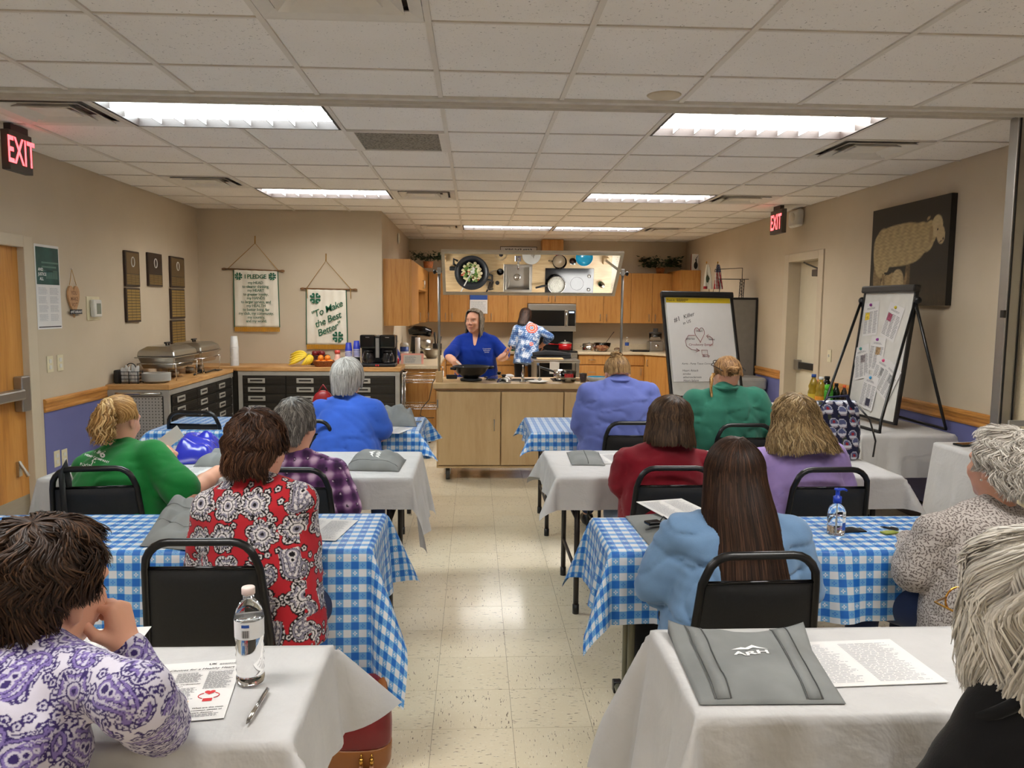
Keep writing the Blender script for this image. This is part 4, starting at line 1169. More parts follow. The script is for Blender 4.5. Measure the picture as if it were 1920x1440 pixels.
def mandala(loc, N_):
 x, z = loc[:, 0], loc[:, 2]
 w1 = wobble(2,75,8)(x, loc[:, 1], z); w2 = wobble(4,140,8)(x, loc[:, 1], z)
 B, W, D, Rd, O = (np.array(S(*q)) for q in ((84,120,168),(206,212,222),(44,66,112),(196,58,44),(226,120,70)))
 t_ = np.clip(.5+1.1*w1+.7*w2,0,1)[:, None]; col = np.where(t_ < .5, D+(B-D)*t_*2, B+(W-B)*(t_*2-1))
 for cx, cz, R0 in ((.045,.40,.085),(.11,.24,.035),(-.05,.06,.03),(.06,.15,.03),(-.12,.3,.03)):
  dx, dz = x-cx, z-cz; r = np.hypot(dx, dz)/R0; a = np.arctan2(dz, dx); back = loc[:, 1] < .03
  m_ = (r < 1+.05*np.cos(a*18)) & back
  q = (Rd, O) if R0 > .05 or cz == .15 else (D, W)
  col[m_] = q[0]; col[m_ & ((r*6) % 1 < .4)] = q[1]; col[m_ & (np.cos(a*18) > .3) & (r > .62) & (r < .82)] = W
  col[m_ & (r < .35)] = W; col[m_ & (r < .28)] = D; col[m_ & (r < .12)] = W
 return col
attr_mat('printed_cloth', 'col', .88,.1,.15,700)
fabric('tee_green', S(26,118,52)); fabric('tee_blue', S(54,94,190)); fabric('polo_blue', S(10,50,150)); fabric('knit_peri', S(98,110,176))
fabric('tee_teal', S(42,102,84)); fabric('knit_red', S(122,20,34)); fabric('tee_lav', S(160,138,196)); fabric('sweat_blue', S(110,142,178)); fabric('knit_black', S(16,16,18))
plain('gold', S(196,150,70),.25,1.); plain('glasses_dark', S(40,28,22),.2); plain('pearl', S(236,230,220),.2); plain('scrunchie', S(222,188,132),.6)
BROWN = (S(26,16,10), S(54,36,24), S(100,72,50)); WHITE = (S(160,154,144), S(214,208,198), S(246,242,234)); SILVER = (S(130,125,118), S(186,181,174), S(234,230,224))
BLOND = (S(122,86,44), S(176,132,76), S(222,186,128)); DKB = (S(26,16,11), S(50,32,22), S(92,62,44)); DIRTY = (S(92,68,42), S(146,114,74), S(196,164,118)); MOUSE = (S(38,26,17), S(72,52,36), S(112,86,62))
# 1 purple paisley, hand on chin
pat1 = lambda l, n: paisley(l, .088,3, S(198,194,208), S(52,38,96), S(190,186,204), S(122,106,166),.15,.16, n)
hp = (-.98,1.14,.56)
figure('person', 'seated woman in white and purple paisley top resting chin on hand', dict(
 hip=hp, neck=A(66,1252,1.40), head=A(96,1112,1.50), yaw=-.25, face=(-.42,-.12,.1), sw=.165, rx=[.20,.20,.19,.185,.165,.12], ry=[.15,.15,.15,.135,.11,.075],
 armR=(A(300,1362,1.50), A(238,1212,1.55), dict(fdir=(-.22,.05,1), palm=(-1,.1,-.25), side=1, curl=(1.15,1.2,1.2,1.15), thumb=(.5,.5), sc=.95, res=.003)),
 armL=(A(-170,1390,1.42), A(-60,1330,1.62)), shR=A(258,1312,1.30), ar=(.050,.042,.029), sleeve='long', cuff=.93, knees=seated_legs(hp, -.1), top_mat='printed_cloth', pattern=pat1, sub=1, fine=True, sres=.0108, fold=.005, band_mat='printed_cloth_band' if False else 'white_plastic',
 collar=False, seed=11, hair=style((.100,.118,.114),.95,1.15,.0,.078, curl=.012, wl=.11, clump=.020, fluff=.014, frizz=.45, drift=.20, rag=.03, ns=11, off=(0,-.016,.030)), hcol=BROWN, hn=5000, hrad=.0011, hsc=1.02, hres=.005))
# 2 red paisley
pat2 = lambda l, n: paisley(l, .112,8, S(180,34,44), S(22,18,22), S(214,208,208), S(134,130,146),.55,.19, n)
hp = (-.715,2.645,.55)
r2 = figure('person', 'seated woman in red blouse with black and white paisley flowers', dict(
 hip=hp, neck=A(474,916,2.68), head=A(484,846,2.72), yaw=-.12, face=(-.35,-.05,0), sw=.160, rx=[.205,.205,.195,.188,.165,.115], ry=[.140,.140,.138,.13,.11,.075],
 armR=(A(572,1075,2.70), A(556,1010,2.96)), armL=(A(378,1060,2.72), A(420,1005,2.96)), ar=(.050,.044,.03), ease=.0, hem=-.12,
 knees=seated_legs(hp, -.35), top_mat='printed_cloth', pattern=pat2, sub=1, fine=True, sres=.0125, fold=.004, collar=False, seed=21,
 hair=style((.098,.114,.114),.95,1.15,.012,.082, curl=.009, wl=.10, clump=.018, fluff=.012, frizz=.5, drift=.16, rag=.03, ns=11), hcol=(S(32,19,12), S(66,42,28), S(112,78,54)), hn=3800, hrad=.0013))[0]
# 3 green tee, blond ponytail
hp = (-1.70,3.74,.55)
r3, HR, hd, R_, nk_ = figure('person', 'seated woman in green printed tee with blond ponytail writing', dict(
 hip=hp, neck=A(226,846,3.88), head=A(226,790,3.92), yaw=-.30, face=(-.28,-.25,0), sw=.185, rx=[.25,.25,.24,.22,.19,.13], ry=[.20,.20,.19,.165,.12,.08], belly=.01,
 armR=(A(352,932,3.66), A(408,884,3.93), dict(fdir=(.9,.5,.1), palm=(-.3,.3,-1), side=-1, curl=(.9,.95,1,1), thumb=(.5,.5))),
 armL=(A(190,875,4.1), A(285,838,4.22), dict(fdir=(1,.1,-.1), palm=(0,-.4,-1), side=1, curl=(.6,.6,.6,.6), thumb=(.5,.5))), ar=(.060,.050,.032), sleeve='short', slen=.82, sleeve_w=.02,
 knees=seated_legs(hp, -.2), top_mat='tee_green', seed=31, fold=.009, hsc=1.0, hair=style((.086,.106,.1),.95,1.1,-.0,.03, curl=.001, clump=.003, fluff=.003, drift=.05, crown=(0,-1.1), frizz=.2), hcol=BLOND, hn=1500, hrad=.0016))
q = [A(200,757,3.78), A(196,775,3.70), A(190,800,3.67), A(195,832,3.68)]
tail(r3, q, [.018,.045,.056,.048], BLOND, 420,.0026,4, curl=.010, wl=.06)
MB().tube([A(200,757,3.775)+V3(.022*math.cos(a),.012*math.sin(a),.02*math.sin(a)) for a in np.linspace(0,6.28,13)[:-1]], .009,8, closed=True).build('hair_tie', 'scrunchie', r3, smooth=True)
# 4 purple plaid, grey hair
hp = (-.82,3.76,.53)
r4 = figure('person', 'seated woman in purple plaid shirt with grey layered hair', dict(
 hip=hp, neck=A(562,866,3.80), head=A(556,800,3.84), yaw=-.1, face=(-.45,-.08,0), sw=.165, rx=[.21,.21,.205,.195,.17,.12], ry=[.165,.165,.16,.14,.11,.075],
 armR=(A(655,950,3.74), A(640,912,4.0)), armL=(A(478,950,3.8), A(500,905,4.02)), ar=(.054,.048,.032), knees=seated_legs(hp, 0), top_mat='printed_cloth', pattern=plaid, sub=1, sres=.012, fold=.005, collar=False, seed=41,
 hair=style((.098,.114,.113),.95,1.1,.02,.09, curl=.005, wl=.10, clump=.012, fluff=.008, frizz=.5, drift=.10, pinch=.12), hcol=(S(62,58,54), S(116,110,104), S(184,178,168)), hn=2300, hrad=.0017))[0]
# 5 blue tee, silver bob
hp = (-.84,5.06,.57)
r5 = figure('person', 'seated woman in bright blue tee with silver bob', dict(
 hip=hp, neck=A(652,754,5.18), head=A(653,711,5.22), yaw=-.15, face=(-.35,-.05,0), sw=.175, rx=[.245,.24,.225,.21,.18,.125], ry=[.2,.195,.18,.155,.12,.08],
 armR=(A(716,812,5.14), A(705,822,5.44), dict(fdir=(-.3,1,-.1), palm=(0,0,-1), side=-1, curl=(.3,.3,.3,.3))), armL=(A(592,818,5.2), A(625,822,5.45)), ar=(.058,.048,.032), sleeve='short', sleeve_w=.018,
 knees=seated_legs(hp, -.1), top_mat='tee_blue', seed=51, fold=.009, hair=style((.104,.118,.115),.95,1.1,.06,.105, curl=.002, wl=.12, clump=.008, fluff=.005, frizz=.2, drift=.05, pinch=.12), hcol=SILVER, hn=2000, hrad=.0018))[0]
# 6 the presenter
hp = (.02,8.02,.93)
r6, HR, hd, R_, nk_ = figure('person', 'standing woman in royal blue polo stirring the wok', dict(
 hip=hp, neck=A(893,630,8.0), head=A(889,603,7.97), yaw=PI-.12, face=(PI-.42,.0,0), sw=.165, rx=[.225,.22,.205,.195,.17,.12], ry=[.175,.17,.165,.15,.115,.08], belly=.015,
 armR=(A(841,669,7.82), A(853,679,7.60), dict(fdir=(.45,-.3,-.55), palm=(.3,.6,-.4), side=-1, curl=(.85,.95,1,1), thumb=(.6,.6), res=.005)),
 armL=(A(948,668,7.92), A(938,672,7.72), dict(fdir=(.45,-.3,.30), palm=(-.3,-.35,.9), side=-1, curl=(.28,.3,.34,.38), thumb=(.2,.4), res=.005)), ar=(.048,.042,.030), sleeve='short', slen=.84, sleeve_w=.014,
 knees=[((.13,8.02,.50),(.13,8.04,.085)),((-.09,8.02,.50),(-.09,8.04,.085))], feet=V3(0,-1,0), leg_mat='black_trousers', top_mat='polo_blue', top_name='polo_shirt', hem=-.13, fold=.005, seed=61, hres=.004, collar=False,
 hair=style((.088,.106,.102),.84,1.0,.17,.17, curl=.009, wl=.11, clump=.008, fluff=.006, frizz=.4, drift=.06, crown=(0,-.2), flare=-.05), hcol=(S(96,84,70), S(152,140,124), S(206,196,182)), hn=1500, hrad=.002, hsc=1.0))
m = MB()   # collar wings and placket
for q in (-1,1):
 pts = [V3(q*.05,.05,.018), V3(q*.012,.085,-.045), V3(q*.075,.078,-.035), V3(q*.08,.035,.01)]
 P = [nk_+R_ @ p for p in pts]; m.add(P+[p+R_ @ V3(0,.006,.004) for p in P], [(0,1,2,3),(7,6,5,4),(0,4,5,1),(1,5,6,2),(2,6,7,3),(3,7,4,0)])
m.build('collar', 'polo_blue', r6)['kind'] = 'stuff'
m = MB()
o = nk_+R_ @ V3(-.125,.158,-.115); u_, v_ = R_ @ V3(-1,-.25,0), R_ @ V3(0,-.08,1)
for k, s_ in enumerate(('Cooperative', 'Extension', 'Service')): put_text(m, s_, o-v_*k*.017+R_ @ V3(0,.012,0), u_, v_, .016, bold=.01)
m.build('chest_logo', 'print_white', r6)
LOGO6 = (r6, R_, nk_)
# 7 the helper at the stove
hp = (.77,11.52,.88)
r7, HR, hd, R_, nk_ = figure('person', 'woman in blue patterned blouse with red mandala at the stove', dict(
 hip=hp, neck=A(992,612,11.62), head=A(986,594,11.72), yaw=-.1, face=(-.45,-.35,0), sw=.175, rx=[.195,.185,.165,.18,.165,.12], ry=[.15,.145,.13,.13,.11,.075],
 armR=(A(1031,632,11.55), A(1016,648,11.8), dict(fdir=(-.5,.6,-.3), palm=(0,0,-1), side=-1, curl=(.6,.6,.6,.6))), armL=(A(960,645,11.6), A(968,655,11.85)), ar=(.050,.043,.03), sleeve='three', sleeve_w=.014,
 knees=[((.66,11.54,.48),(.66,11.52,.085)),((.86,11.54,.48),(.86,11.52,.085))], leg_mat='black_trousers', top_mat='printed_cloth', pattern=mandala, sub=1, sres=.013, hem=-.14, fold=.003, collar=False, seed=71, top_name='blouse',
 hair=style((.088,.106,.1),.95,1.1,.10,.17, curl=.003, wl=.12, clump=.005, fluff=.004, frizz=.3, drift=.04, sway=-.18), hcol=DKB, hn=1000, hrad=.0025))
# 8 periwinkle knit, bun
hp = (.955,5.16,.56)
r8, HR, hd, R_, nk_ = figure('person', 'seated woman in periwinkle long-sleeved shirt with messy bun', dict(
 hip=hp, neck=A(1160,722,5.12), head=A(1157,702,5.18), yaw=.05, face=(.1,-.35,0), sw=.20, rx=[.27,.265,.255,.245,.215,.14], ry=[.21,.205,.19,.175,.14,.09], neckw=1.12, jowl=1.15,
 armR=(A(1236,800,5.1), A(1205,808,5.4)), armL=(A(1090,798,5.12), A(1115,806,5.4)), ar=(.066,.056,.036), knees=seated_legs(hp, 0), top_mat='knit_peri', seed=81, fold=.010, makeup=False,
 hair=style((.083,.103,.098),.95,1.1,-.0,.032, curl=.001, clump=.003, fluff=.003, frizz=.2, drift=.04, crown=(0,-.1)), hcol=DIRTY, hn=1300, hrad=.002))
q = A(1156,668,5.16); sp_ = [q+V3(.036*math.cos(k*.5),.030*math.sin(k*.5),-.008+.022*k/30*(1+.6*math.sin(k))) for k in range(31)]
tail(r8, sp_, [.027]*31, DIRTY, 300,.0026,8, 'hair_bun', curl=.004, wl=.05)
# 9 teal tee, hair up with glasses on it
hp = (1.67,5.13,.56)
r9, HR, hd, R_, nk_ = figure('person', 'seated woman in teal tee with hair clipped up and glasses on head', dict(
 hip=hp, neck=A(1360,736,5.06), head=A(1363,705,5.11), yaw=0, face=(.3,-.3,0), sw=.20, rx=[.275,.27,.26,.25,.215,.14], ry=[.215,.21,.2,.18,.14,.09], neckw=1.2, jowl=1.15, makeup=False,
 armR=(A(1446,815,5.05), A(1420,812,5.4)), armL=(A(1285,815,5.05), A(1310,812,5.4)), ar=(.066,.056,.036), sleeve='short', sleeve_w=.018, knees=seated_legs(hp, 0), top_mat='tee_teal', seed=91, fold=.009,
 hair=style((.084,.103,.1),.95,1.1,-.0,.03, curl=.002, clump=.004, fluff=.004, frizz=.3, drift=.08, crown=(0,-.1)), hcol=(S(84,58,34), S(136,100,62), S(186,150,106)), hn=1300, hrad=.002))
q = A(1374,690,4.93); sp_ = [q+V3(.04*math.cos(k*.5)*(1-k/40),.026*math.sin(k*.5),-.02+.045*k/20*math.cos(k*.1)) for k in range(21)]
tail(r9, sp_, [.022]*21,(S(92,62,36), S(144,106,66), S(192,154,108)),220,.0026,9, 'hair_twist', curl=.004, wl=.06)
tail(r9, [A(1338,700,5.0), A(1333,715,4.99), A(1334,745,4.98)], [.012,.010,.006], BLOND, 40,.002,10, 'loose_strand', curl=.003)
gl = thing('eyeglasses', 'dark-framed glasses pushed up on the teal tee woman\'s hair', 'glasses', tuple(hd))
for q in (-1,1): MB().tube([hd+HR @ V3(q*.03+.025*math.cos(a),.050+.012*math.sin(a),.104+.018*math.sin(a)) for a in np.linspace(0,6.28,15)[:-1]], .003,6, closed=True).build('rim', 'glasses_dark', gl, smooth=True)
for q in (-1,1): MB().tube([hd+HR @ V3(q*.056,.050,.104), hd+HR @ V3(q*.090,.03,.085), hd+HR @ V3(q*.093,-.055,.04), hd+HR @ V3(q*.086,-.085,.015)], .003,6).build('temple', 'glasses_dark', gl, smooth=True)
# 10 dark red sweater
hp = (.925,3.68,.53)
figure('person', 'seated woman in dark red sweater with brown chin-length bob', dict(
 hip=hp, neck=A(1246,846,3.76), head=A(1255,797,3.80), yaw=.1, face=(.1,-.2,.08), sw=.19, rx=[.225,.225,.22,.21,.19,.13], ry=[.18,.18,.17,.155,.12,.08],
 armR=(A(1345,915,3.74), A(1310,900,4.02)), armL=(A(1165,905,3.74), A(1195,905,4.0)), ar=(.058,.052,.034), knees=seated_legs(hp, .1), top_mat='knit_red', top_name='sweater', seed=101, fold=.009, leg_mat='light_jeans',
 hair=style((.108,.118,.118),.95,1.1,.10,.115, curl=.003, wl=.1, clump=.008, fluff=.006, frizz=.3, drift=.05, flare=.12, pinch=-.05), hcol=MOUSE, hn=2600, hrad=.0016)) if fabric('light_jeans', S(128,146,176)) else 0
# 11 lavender tee, long blond
hp = (1.62,3.68,.54)
figure('person', 'seated woman in lavender tee with tousled dark blond hair', dict(
 hip=hp, neck=A(1490,842,3.76), head=A(1489,794,3.78), yaw=.05, face=(.25,-.25,0), sw=.185, rx=[.225,.225,.215,.205,.185,.13], ry=[.18,.18,.17,.15,.12,.08],
 armR=(A(1570,915,3.78), A(1545,900,4.05)), armL=(A(1432,910,3.78), A(1460,900,4.02)), ar=(.056,.05,.034), sleeve='short', slen=.9, sleeve_w=.022, knees=seated_legs(hp, 0), top_mat='tee_lav', seed=111, fold=.011,
 hair=style((.102,.116,.112),.95,1.1,.15,.165, curl=.010, wl=.10, clump=.012, fluff=.012, frizz=.8, drift=.12, flare=.32, pinch=-.15), hcol=(S(96,76,48), S(158,130,88), S(206,184,142)), hn=2600, hrad=.0019))
# 12 pale blue sweatshirt, long dark hair
hp = (.86,2.50,.54)
figure('person', 'seated woman in pale blue sweatshirt with long straight dark hair', dict(
 hip=hp, neck=A(1382,972,2.54), head=A(1374,896,2.58), yaw=.05, face=(.1,-.12,0), sw=.185, rx=[.235,.235,.215,.205,.185,.13], ry=[.19,.19,.17,.155,.12,.08],
 armR=(A(1500,1105,2.56), A(1450,1080,2.84)), armL=(A(1232,1095,2.56), A(1285,1060,2.84)), shL=A(1275,1005,2.54), ar=(.060,.056,.036), sleeve_w=.016, knees=seated_legs(hp, .15), leg_mat='black_trousers', top_mat='sweat_blue', top_name='sweatshirt', seed=121, fold=.013, sres=.009, hem=-.16,
 hair=style((.094,.110,.108),.95,1.05,.26,.37, curl=.002, wl=.25, clump=.006, fluff=.005, frizz=.2, drift=.03, flare=.10, pinch=-.10, sway=-.20, root=.6), hcol=DKB, hn=4600, hrad=.0012))
# 13 grey speckled sweater, white curls
hp = (1.76,2.50,.54)
r13, HR, hd, R_, nk_ = figure('person', 'seated woman in grey speckled sweater with short white curls', dict(
 hip=hp, neck=A(1866,962,2.60), head=A(1874,878,2.62), yaw=.25, face=(.34,.0,0), sw=.19, rx=[.235,.235,.22,.21,.19,.13], ry=[.185,.185,.175,.155,.12,.08],
 armL=(A(1712,1072,2.56), A(1702,1014,2.84), dict(fdir=(-.7,.7,.05), palm=(.2,0,-1), side=1, curl=(.7,.75,.8,.8), thumb=(.5,.6), sc=.95)), armR=(A(1990,1090,2.6), A(1930,1040,2.85)), shL=A(1752,1000,2.55), ar=(.056,.05,.034), sleeve_w=.014,
 knees=seated_legs(hp, .35), top_mat='printed_cloth', pattern=speckle, sub=1, fine=True, sres=.0112, fold=.007, top_name='sweater', collar=False, seed=131, hres=.005,
 hair=style((.100,.116,.110),.95,1.15,.01,.09, curl=.013, wl=.085, clump=.020, fluff=.020, frizz=.5, drift=.22, rag=.03, ns=11), hcol=(S(138,130,120), S(204,197,187), S(244,240,232)), hn=4200, hrad=.0012))
MB().ball(hd+HR @ V3(-.083,.004,-.036),.004,10,8).build('earring', 'pearl', r13, smooth=True)
# 14 black top, white hair, at the near corner
hp = (1.08,.92,.56)
r14, HR, hd, R_, nk_ = figure('person', 'woman in black top with wavy white hair and gold glasses', dict(
 hip=hp, neck=A(1905,1350,1.09), head=A(1934,1172,1.14), yaw=.1, face=(.16,-.05,0), sw=.185, rx=[.21,.21,.20,.195,.17,.12], ry=[.165,.165,.16,.14,.11,.075],
 armL=(A(1690,1560,1.12), A(1640,1480,1.35)), armR=(A(2200,1560,1.12), A(2150,1480,1.35)), ar=(.05,.045,.03), knees=seated_legs(hp, 0), top_mat='knit_black', seed=141, fold=.004, leg_mat='black_trousers',
 hair=style((.104,.120,.118),.9,.95,.11,.16, curl=.013, wl=.17, clump=.018, fluff=.010, frizz=.3, drift=.10, rag=.03, pinch=.1, ns=11), hcol=WHITE, hn=5200, hrad=.0011, hres=.005))
gl = thing('eyeglasses', 'gold-rimmed glasses worn by the woman in black', 'glasses', tuple(hd))
for q in (-1,1):
 MB().tube([hd+HR @ V3(q*.033+.026*math.cos(a),.118-.006*abs(math.cos(a)),.006+.02*math.sin(a)) for a in np.linspace(0,6.28,17)[:-1]], .0018,6, closed=True).build('rim', 'gold', gl, smooth=True)
 MB().tube([hd+HR @ V3(q*.058,.112,.012), hd+HR @ V3(q*.098,.09,.014), hd+HR @ V3(q*.090,.0,.006)], .0018,6).build('temple', 'gold', gl, smooth=True)
# ================================================================== kitchen
brushed('handle_metal', S(168,164,156),.35)
plain('cab_inside', S(120,84,44),.7)
plain('toe_black', S(38,32,28),.7)
def front(mb_pts, face, plane):
 """(a, b, z) on a front -> world; face '-y' : a is x ; face '+x' : a is y"""
 return [(p[0], plane-p[1], p[2]) if face == '-y' else (plane+p[1], p[0], p[2]) for p in mb_pts]
def fbox(face, plane, a0, a1, z0, z1, d0, d1):
 m_ = MB()
 if face == '-y': m_.bb(a0, a1, plane-d1, plane-d0, z0, z1)
 else: m_.bb(plane+d0, plane+d1, a0, a1, z0, z1)
 return m_
def cabinet(name, label, x0, x1, y0, y1, z0, z1, face, fronts, group, mat='oak', toe=False, fmat=None, hk='v'):
 """fronts: (a0, a1, z0, z1, kind, handle place) kind door/drawer"""
 c = thing(name, label, 'cabinet', ((x0+x1)/2,(y0+y1)/2, z0),0, group)
 MB().bb(x0, x1, y0, y1, z0+(.1 if toe else 0), z1).build('carcass', mat, c)
 if toe: MB().bb(x0+(0 if face == '-y' else .0), x1-(.06 if face == '+x' else 0), y0+(.06 if face == '-y' else 0), y1, z0, z0+.1).build('toe_kick', 'toe_black', c)
 pl = y0 if face == '-y' else x1
 for a0, a1, f0, f1, kind, hp_ in fronts:
  d = fbox(face, pl, a0+.003, a1-.003, f0+.003, f1-.003,.001,.02).build(kind, fmat or mat, c, bevel=.003)
  if hp_ is None: continue
  am = (a0+a1)/2
  if kind == 'drawer':
   zz = (f0+f1)/2; pts = [(am-.05,.02, zz),(am-.05,.045, zz),(am+.05,.045, zz),(am+.05,.02, zz)]
  else:
   ah = a0+.05 if hp_[0] == 'l' else a1-.05; zz = f0+.09 if hp_[1] == 'b' else f1-.09
   if hp_[1] == 'm': zz = (f0+f1)/2
   pts = [(ah, .02, zz-.05),(ah, .045, zz-.05),(ah, .045, zz+.05),(ah, .02, zz+.05)]
  MB().tube(front(pts, face, pl),.0045,6).build('handle', 'handle_metal', d, smooth=True)
 return c
KG = 'oak wall cabinets of the kitchen'; BG = 'oak base cabinets of the kitchen'
ub, ut, uy = 1.345,2.12,12.29
seam = [-.71,-.40,-.08,.21,.52,.825]
wlab = ['oak wall cabinet door beside the kitchen corner, left of presenter', 'oak wall cabinet with bold cathedral grain next to the notice', 'oak wall cabinet with blue and white notice taped on it',
  'oak wall cabinet between the notice and the helper', 'oak wall cabinet directly beside the microwave, notice side']
for k in range(5):
 cabinet('wall_cabinet', wlab[k], seam[k], seam[k+1], uy, YK-.003, ub, ut, '-y', [(seam[k], seam[k+1], ub, ut, 'door', 'rb' if k % 2 == 0 else 'lb')], KG)
cabinet('wall_cabinet', 'short oak wall cabinet above the microwave', .825,1.585, uy, YK-.003,1.645, ut, '-y', [(.825,1.205,1.645, ut, 'door', 'rb'),(1.205,1.585,1.645, ut, 'door', 'lb')], KG)
seam = [1.585,2.02,2.45,2.79,3.10]
wlab = ['oak wall cabinet just past the microwave', 'oak wall cabinet behind the mirror post', 'oak wall cabinet under the leafy plant', 'oak wall cabinet with small white paper, next to corner']
for k in range(4):
 cabinet('wall_cabinet', wlab[k], seam[k], seam[k+1], uy, YK-.003, ub, ut+.01, '-y', [(seam[k], seam[k+1], ub, ut+.01, 'door', 'rb' if k % 2 == 0 else 'lb')], KG)
cabinet('wall_cabinet', 'oak corner wall cabinet under the bird picture', 3.10, XR-.003,11.75, YK-.003, ub, 2.16, '-y', [(3.10, XR-.003, ub, 2.16, 'door', 'lb')], KG)
cabinet('wall_cabinet', 'oak side wall cabinet showing its plain end panel, above coffee maker', XA+.001,-.74,9.06,10.2,1.365,2.125, '+x', [(9.06,10.2,1.365,2.125, 'door', 'rb')], KG)
cabinet('wall_cabinet', 'short oak wall cabinet pair with wire handles over open niche', XA+.001,-.74,10.2,11.9,1.80,2.125, '+x', [(10.2,11.05,1.80,2.125, 'door', 'rb'),(11.05,11.9,1.80,2.125, 'door', 'lb')], KG)
cabinet('wall_cabinet', 'oak wall cabinet in the far kitchen corner behind the niche', XA+.001,-.74,11.9,12.6,1.345,2.125, '+x', [(11.9,12.28,1.345,2.125, 'door', 'lb')], KG)
# base units
cabinet('base_cabinet', 'oak base cabinet end panel behind the chrome wire cart', XA+.001,-.45,9.08,11.98,0,.868, '+x', [(9.1,10.0,.1,.86, 'door', 'rt'),(10.0,10.9,.1,.86, 'door', 'lt'),(10.9,11.9,.1,.86, 'door', 'lt')], BG, toe=True)
for k, (a, b) in enumerate(((-.43,.2),(.2,.825))):
 cabinet('base_cabinet', ['oak base cabinet with drawers behind the presenter', 'oak base cabinet with drawer beside the stove helper'][k], a, b, 12.0, YK-.003,0,.868, '-y', [(a, b, .70,.86, 'drawer', 'm'),(a, b, .11,.69, 'door', 'rt')], BG, toe=True)
cabinet('base_cabinet', 'oak base cabinet stack of four drawers beside the stove', 1.60,2.02,12.0, YK-.003,0,.868, '-y', [(1.60,2.02,.715,.86, 'drawer', 'm'),(1.60,2.02,.49,.705, 'drawer', 'm'),(1.60,2.02,.3,.48, 'drawer', 'm'),(1.60,2.02,.11,.29, 'drawer', 'm')], BG, toe=True)
cabinet('base_cabinet', 'oak base cabinet behind the woman with the bun', 2.02,2.62,12.0, YK-.003,0,.868, '-y', [(2.02,2.62,.70,.86, 'drawer', 'm'),(2.02,2.62,.11,.69, 'door', 'rt')], BG, toe=True)
c = thing('base_cabinet', 'oak diagonal corner base cabinet below the food processor', 'cabinet', (2.9,11.9,0),0, BG)
MB().prism([(2.62,12.0),(3.02,11.45),(XR-.01,11.45),(XR-.01, YK-.01),(2.62, YK-.01)], (0,0,.1),(1,0,0),(0,1,0),(0,0,.768)).build('carcass', 'oak', c)
dv_ = nrm(V3(.4,-.55,0)); nv_ = nrm(V3(-.55,-.4,0)); cc_ = V3(2.82,11.725,.48)
d = MB().obox(cc_+nv_*.011, dv_*.29, nv_*.009, V3(0,0,.37)).build('door', 'oak', c, bevel=.003)
MB().tube([cc_+nv_*.02-dv_*.24+V3(0,0,.22), cc_+nv_*.045-dv_*.24+V3(0,0,.22), cc_+nv_*.045-dv_*.24+V3(0,0,.32), cc_+nv_*.02-dv_*.24+V3(0,0,.32)], .0045,6).build('handle', 'handle_metal', d, smooth=True)
c = thing('base_cabinet', 'oak base cabinet run along the wall behind the flip chart', 'cabinet', (3.2,10.5,0),0, BG)
MB().bb(3.02, XR-.006,9.95,11.45,.1,.868).build('carcass', 'oak', c)
for k in range(3):
 y0 = 9.96+k*.5
 d = MB().bb(3.0,3.019, y0, y0+.49,.11,.69).build('door', 'oak', c, bevel=.003); MB().tube([(3.0, y0+.44,.58),(2.975, y0+.44,.58),(2.975, y0+.44,.66),(3.0, y0+.44,.66)], .0045,6).build('handle', 'handle_metal', d, smooth=True)
 d = MB().bb(3.0,3.019, y0, y0+.49,.70,.86).build('drawer', 'oak', c, bevel=.003); MB().tube([(3.0, y0+.2,.78),(2.975, y0+.2,.78),(2.975, y0+.3,.78),(3.0, y0+.3,.78)], .0045,6).build('handle', 'handle_metal', d, smooth=True)
# worktops
wt = thing('worktop', 'cream laminate worktop running around the kitchen', 'worktop', (0,12.3,.87))
MB().prism([(1.585,11.955),(2.60,11.955),(2.99,11.43),(2.99,9.93),(XR-.003,9.93),(XR-.003, YK-.003),(1.585, YK-.003)], (0,0,.869),(1,0,0),(0,1,0),(0,0,.041)).build('slab', 'laminate', wt, bevel=.006)
MB().bb(-.42,.825,11.955, YK-.003,.869,.91).build('slab', 'laminate', wt, bevel=.006)
MB().bb(1.585, XR-.003, YK-.02, YK-.003,.91,1.01).bb(-.40,.825, YK-.02, YK-.003,.91,1.01).build('backsplash', 'laminate', wt)
wt2 = thing('worktop', 'cream laminate worktop beside the coffee maker bench', 'worktop', (-.75,10.5,.87))
MB().bb(XA+.001,-.41,9.05,11.95,.869,.91).bb(XA+.001,-.42,11.95, YK-.021,.869,.91).build('slab', 'laminate', wt2, bevel=.006)
MB().bb(XA+.001, XA+.02,9.06,12.5,.91,1.01).build('backsplash', 'laminate', wt2)
# column above the microwave
tag(MB().bb(1.05,1.38,12.31, YK-.003, ut+.001, ZC-.001).build('duct_cover', 'oak'), 'oak vent duct box between short cabinet and ceiling', 'duct')
# microwave
mw = thing('microwave', 'stainless over-range microwave oven with black window', 'microwave', (1.2,12.4,1.22))
MB().bb(.83,1.58,12.2, YK-.003,1.215,1.635).build('case', 'steel', mw, bevel=.004)
MB().bb(.86,1.40,12.186,12.199,1.30,1.54).build('window', 'black_gloss', mw, bevel=.003)
MB().bb(1.455,1.565,12.186,12.199,1.30,1.54).build('control_panel', 'black_gloss', mw)
MB().bb(1.47,1.55,12.183,12.186,1.50,1.525).build('display', emit('lcd_blue', (.2,.4,1),.5), mw)
MB().tube([(1.425,12.19,1.30),(1.425,12.15,1.32),(1.425,12.15,1.52),(1.425,12.19,1.54)], .011,8).build('handle', 'chrome', mw, smooth=True)
MB().bb(.83,1.58,12.197,12.1995,1.55,1.553).build('seam', 'print_grey', mw)
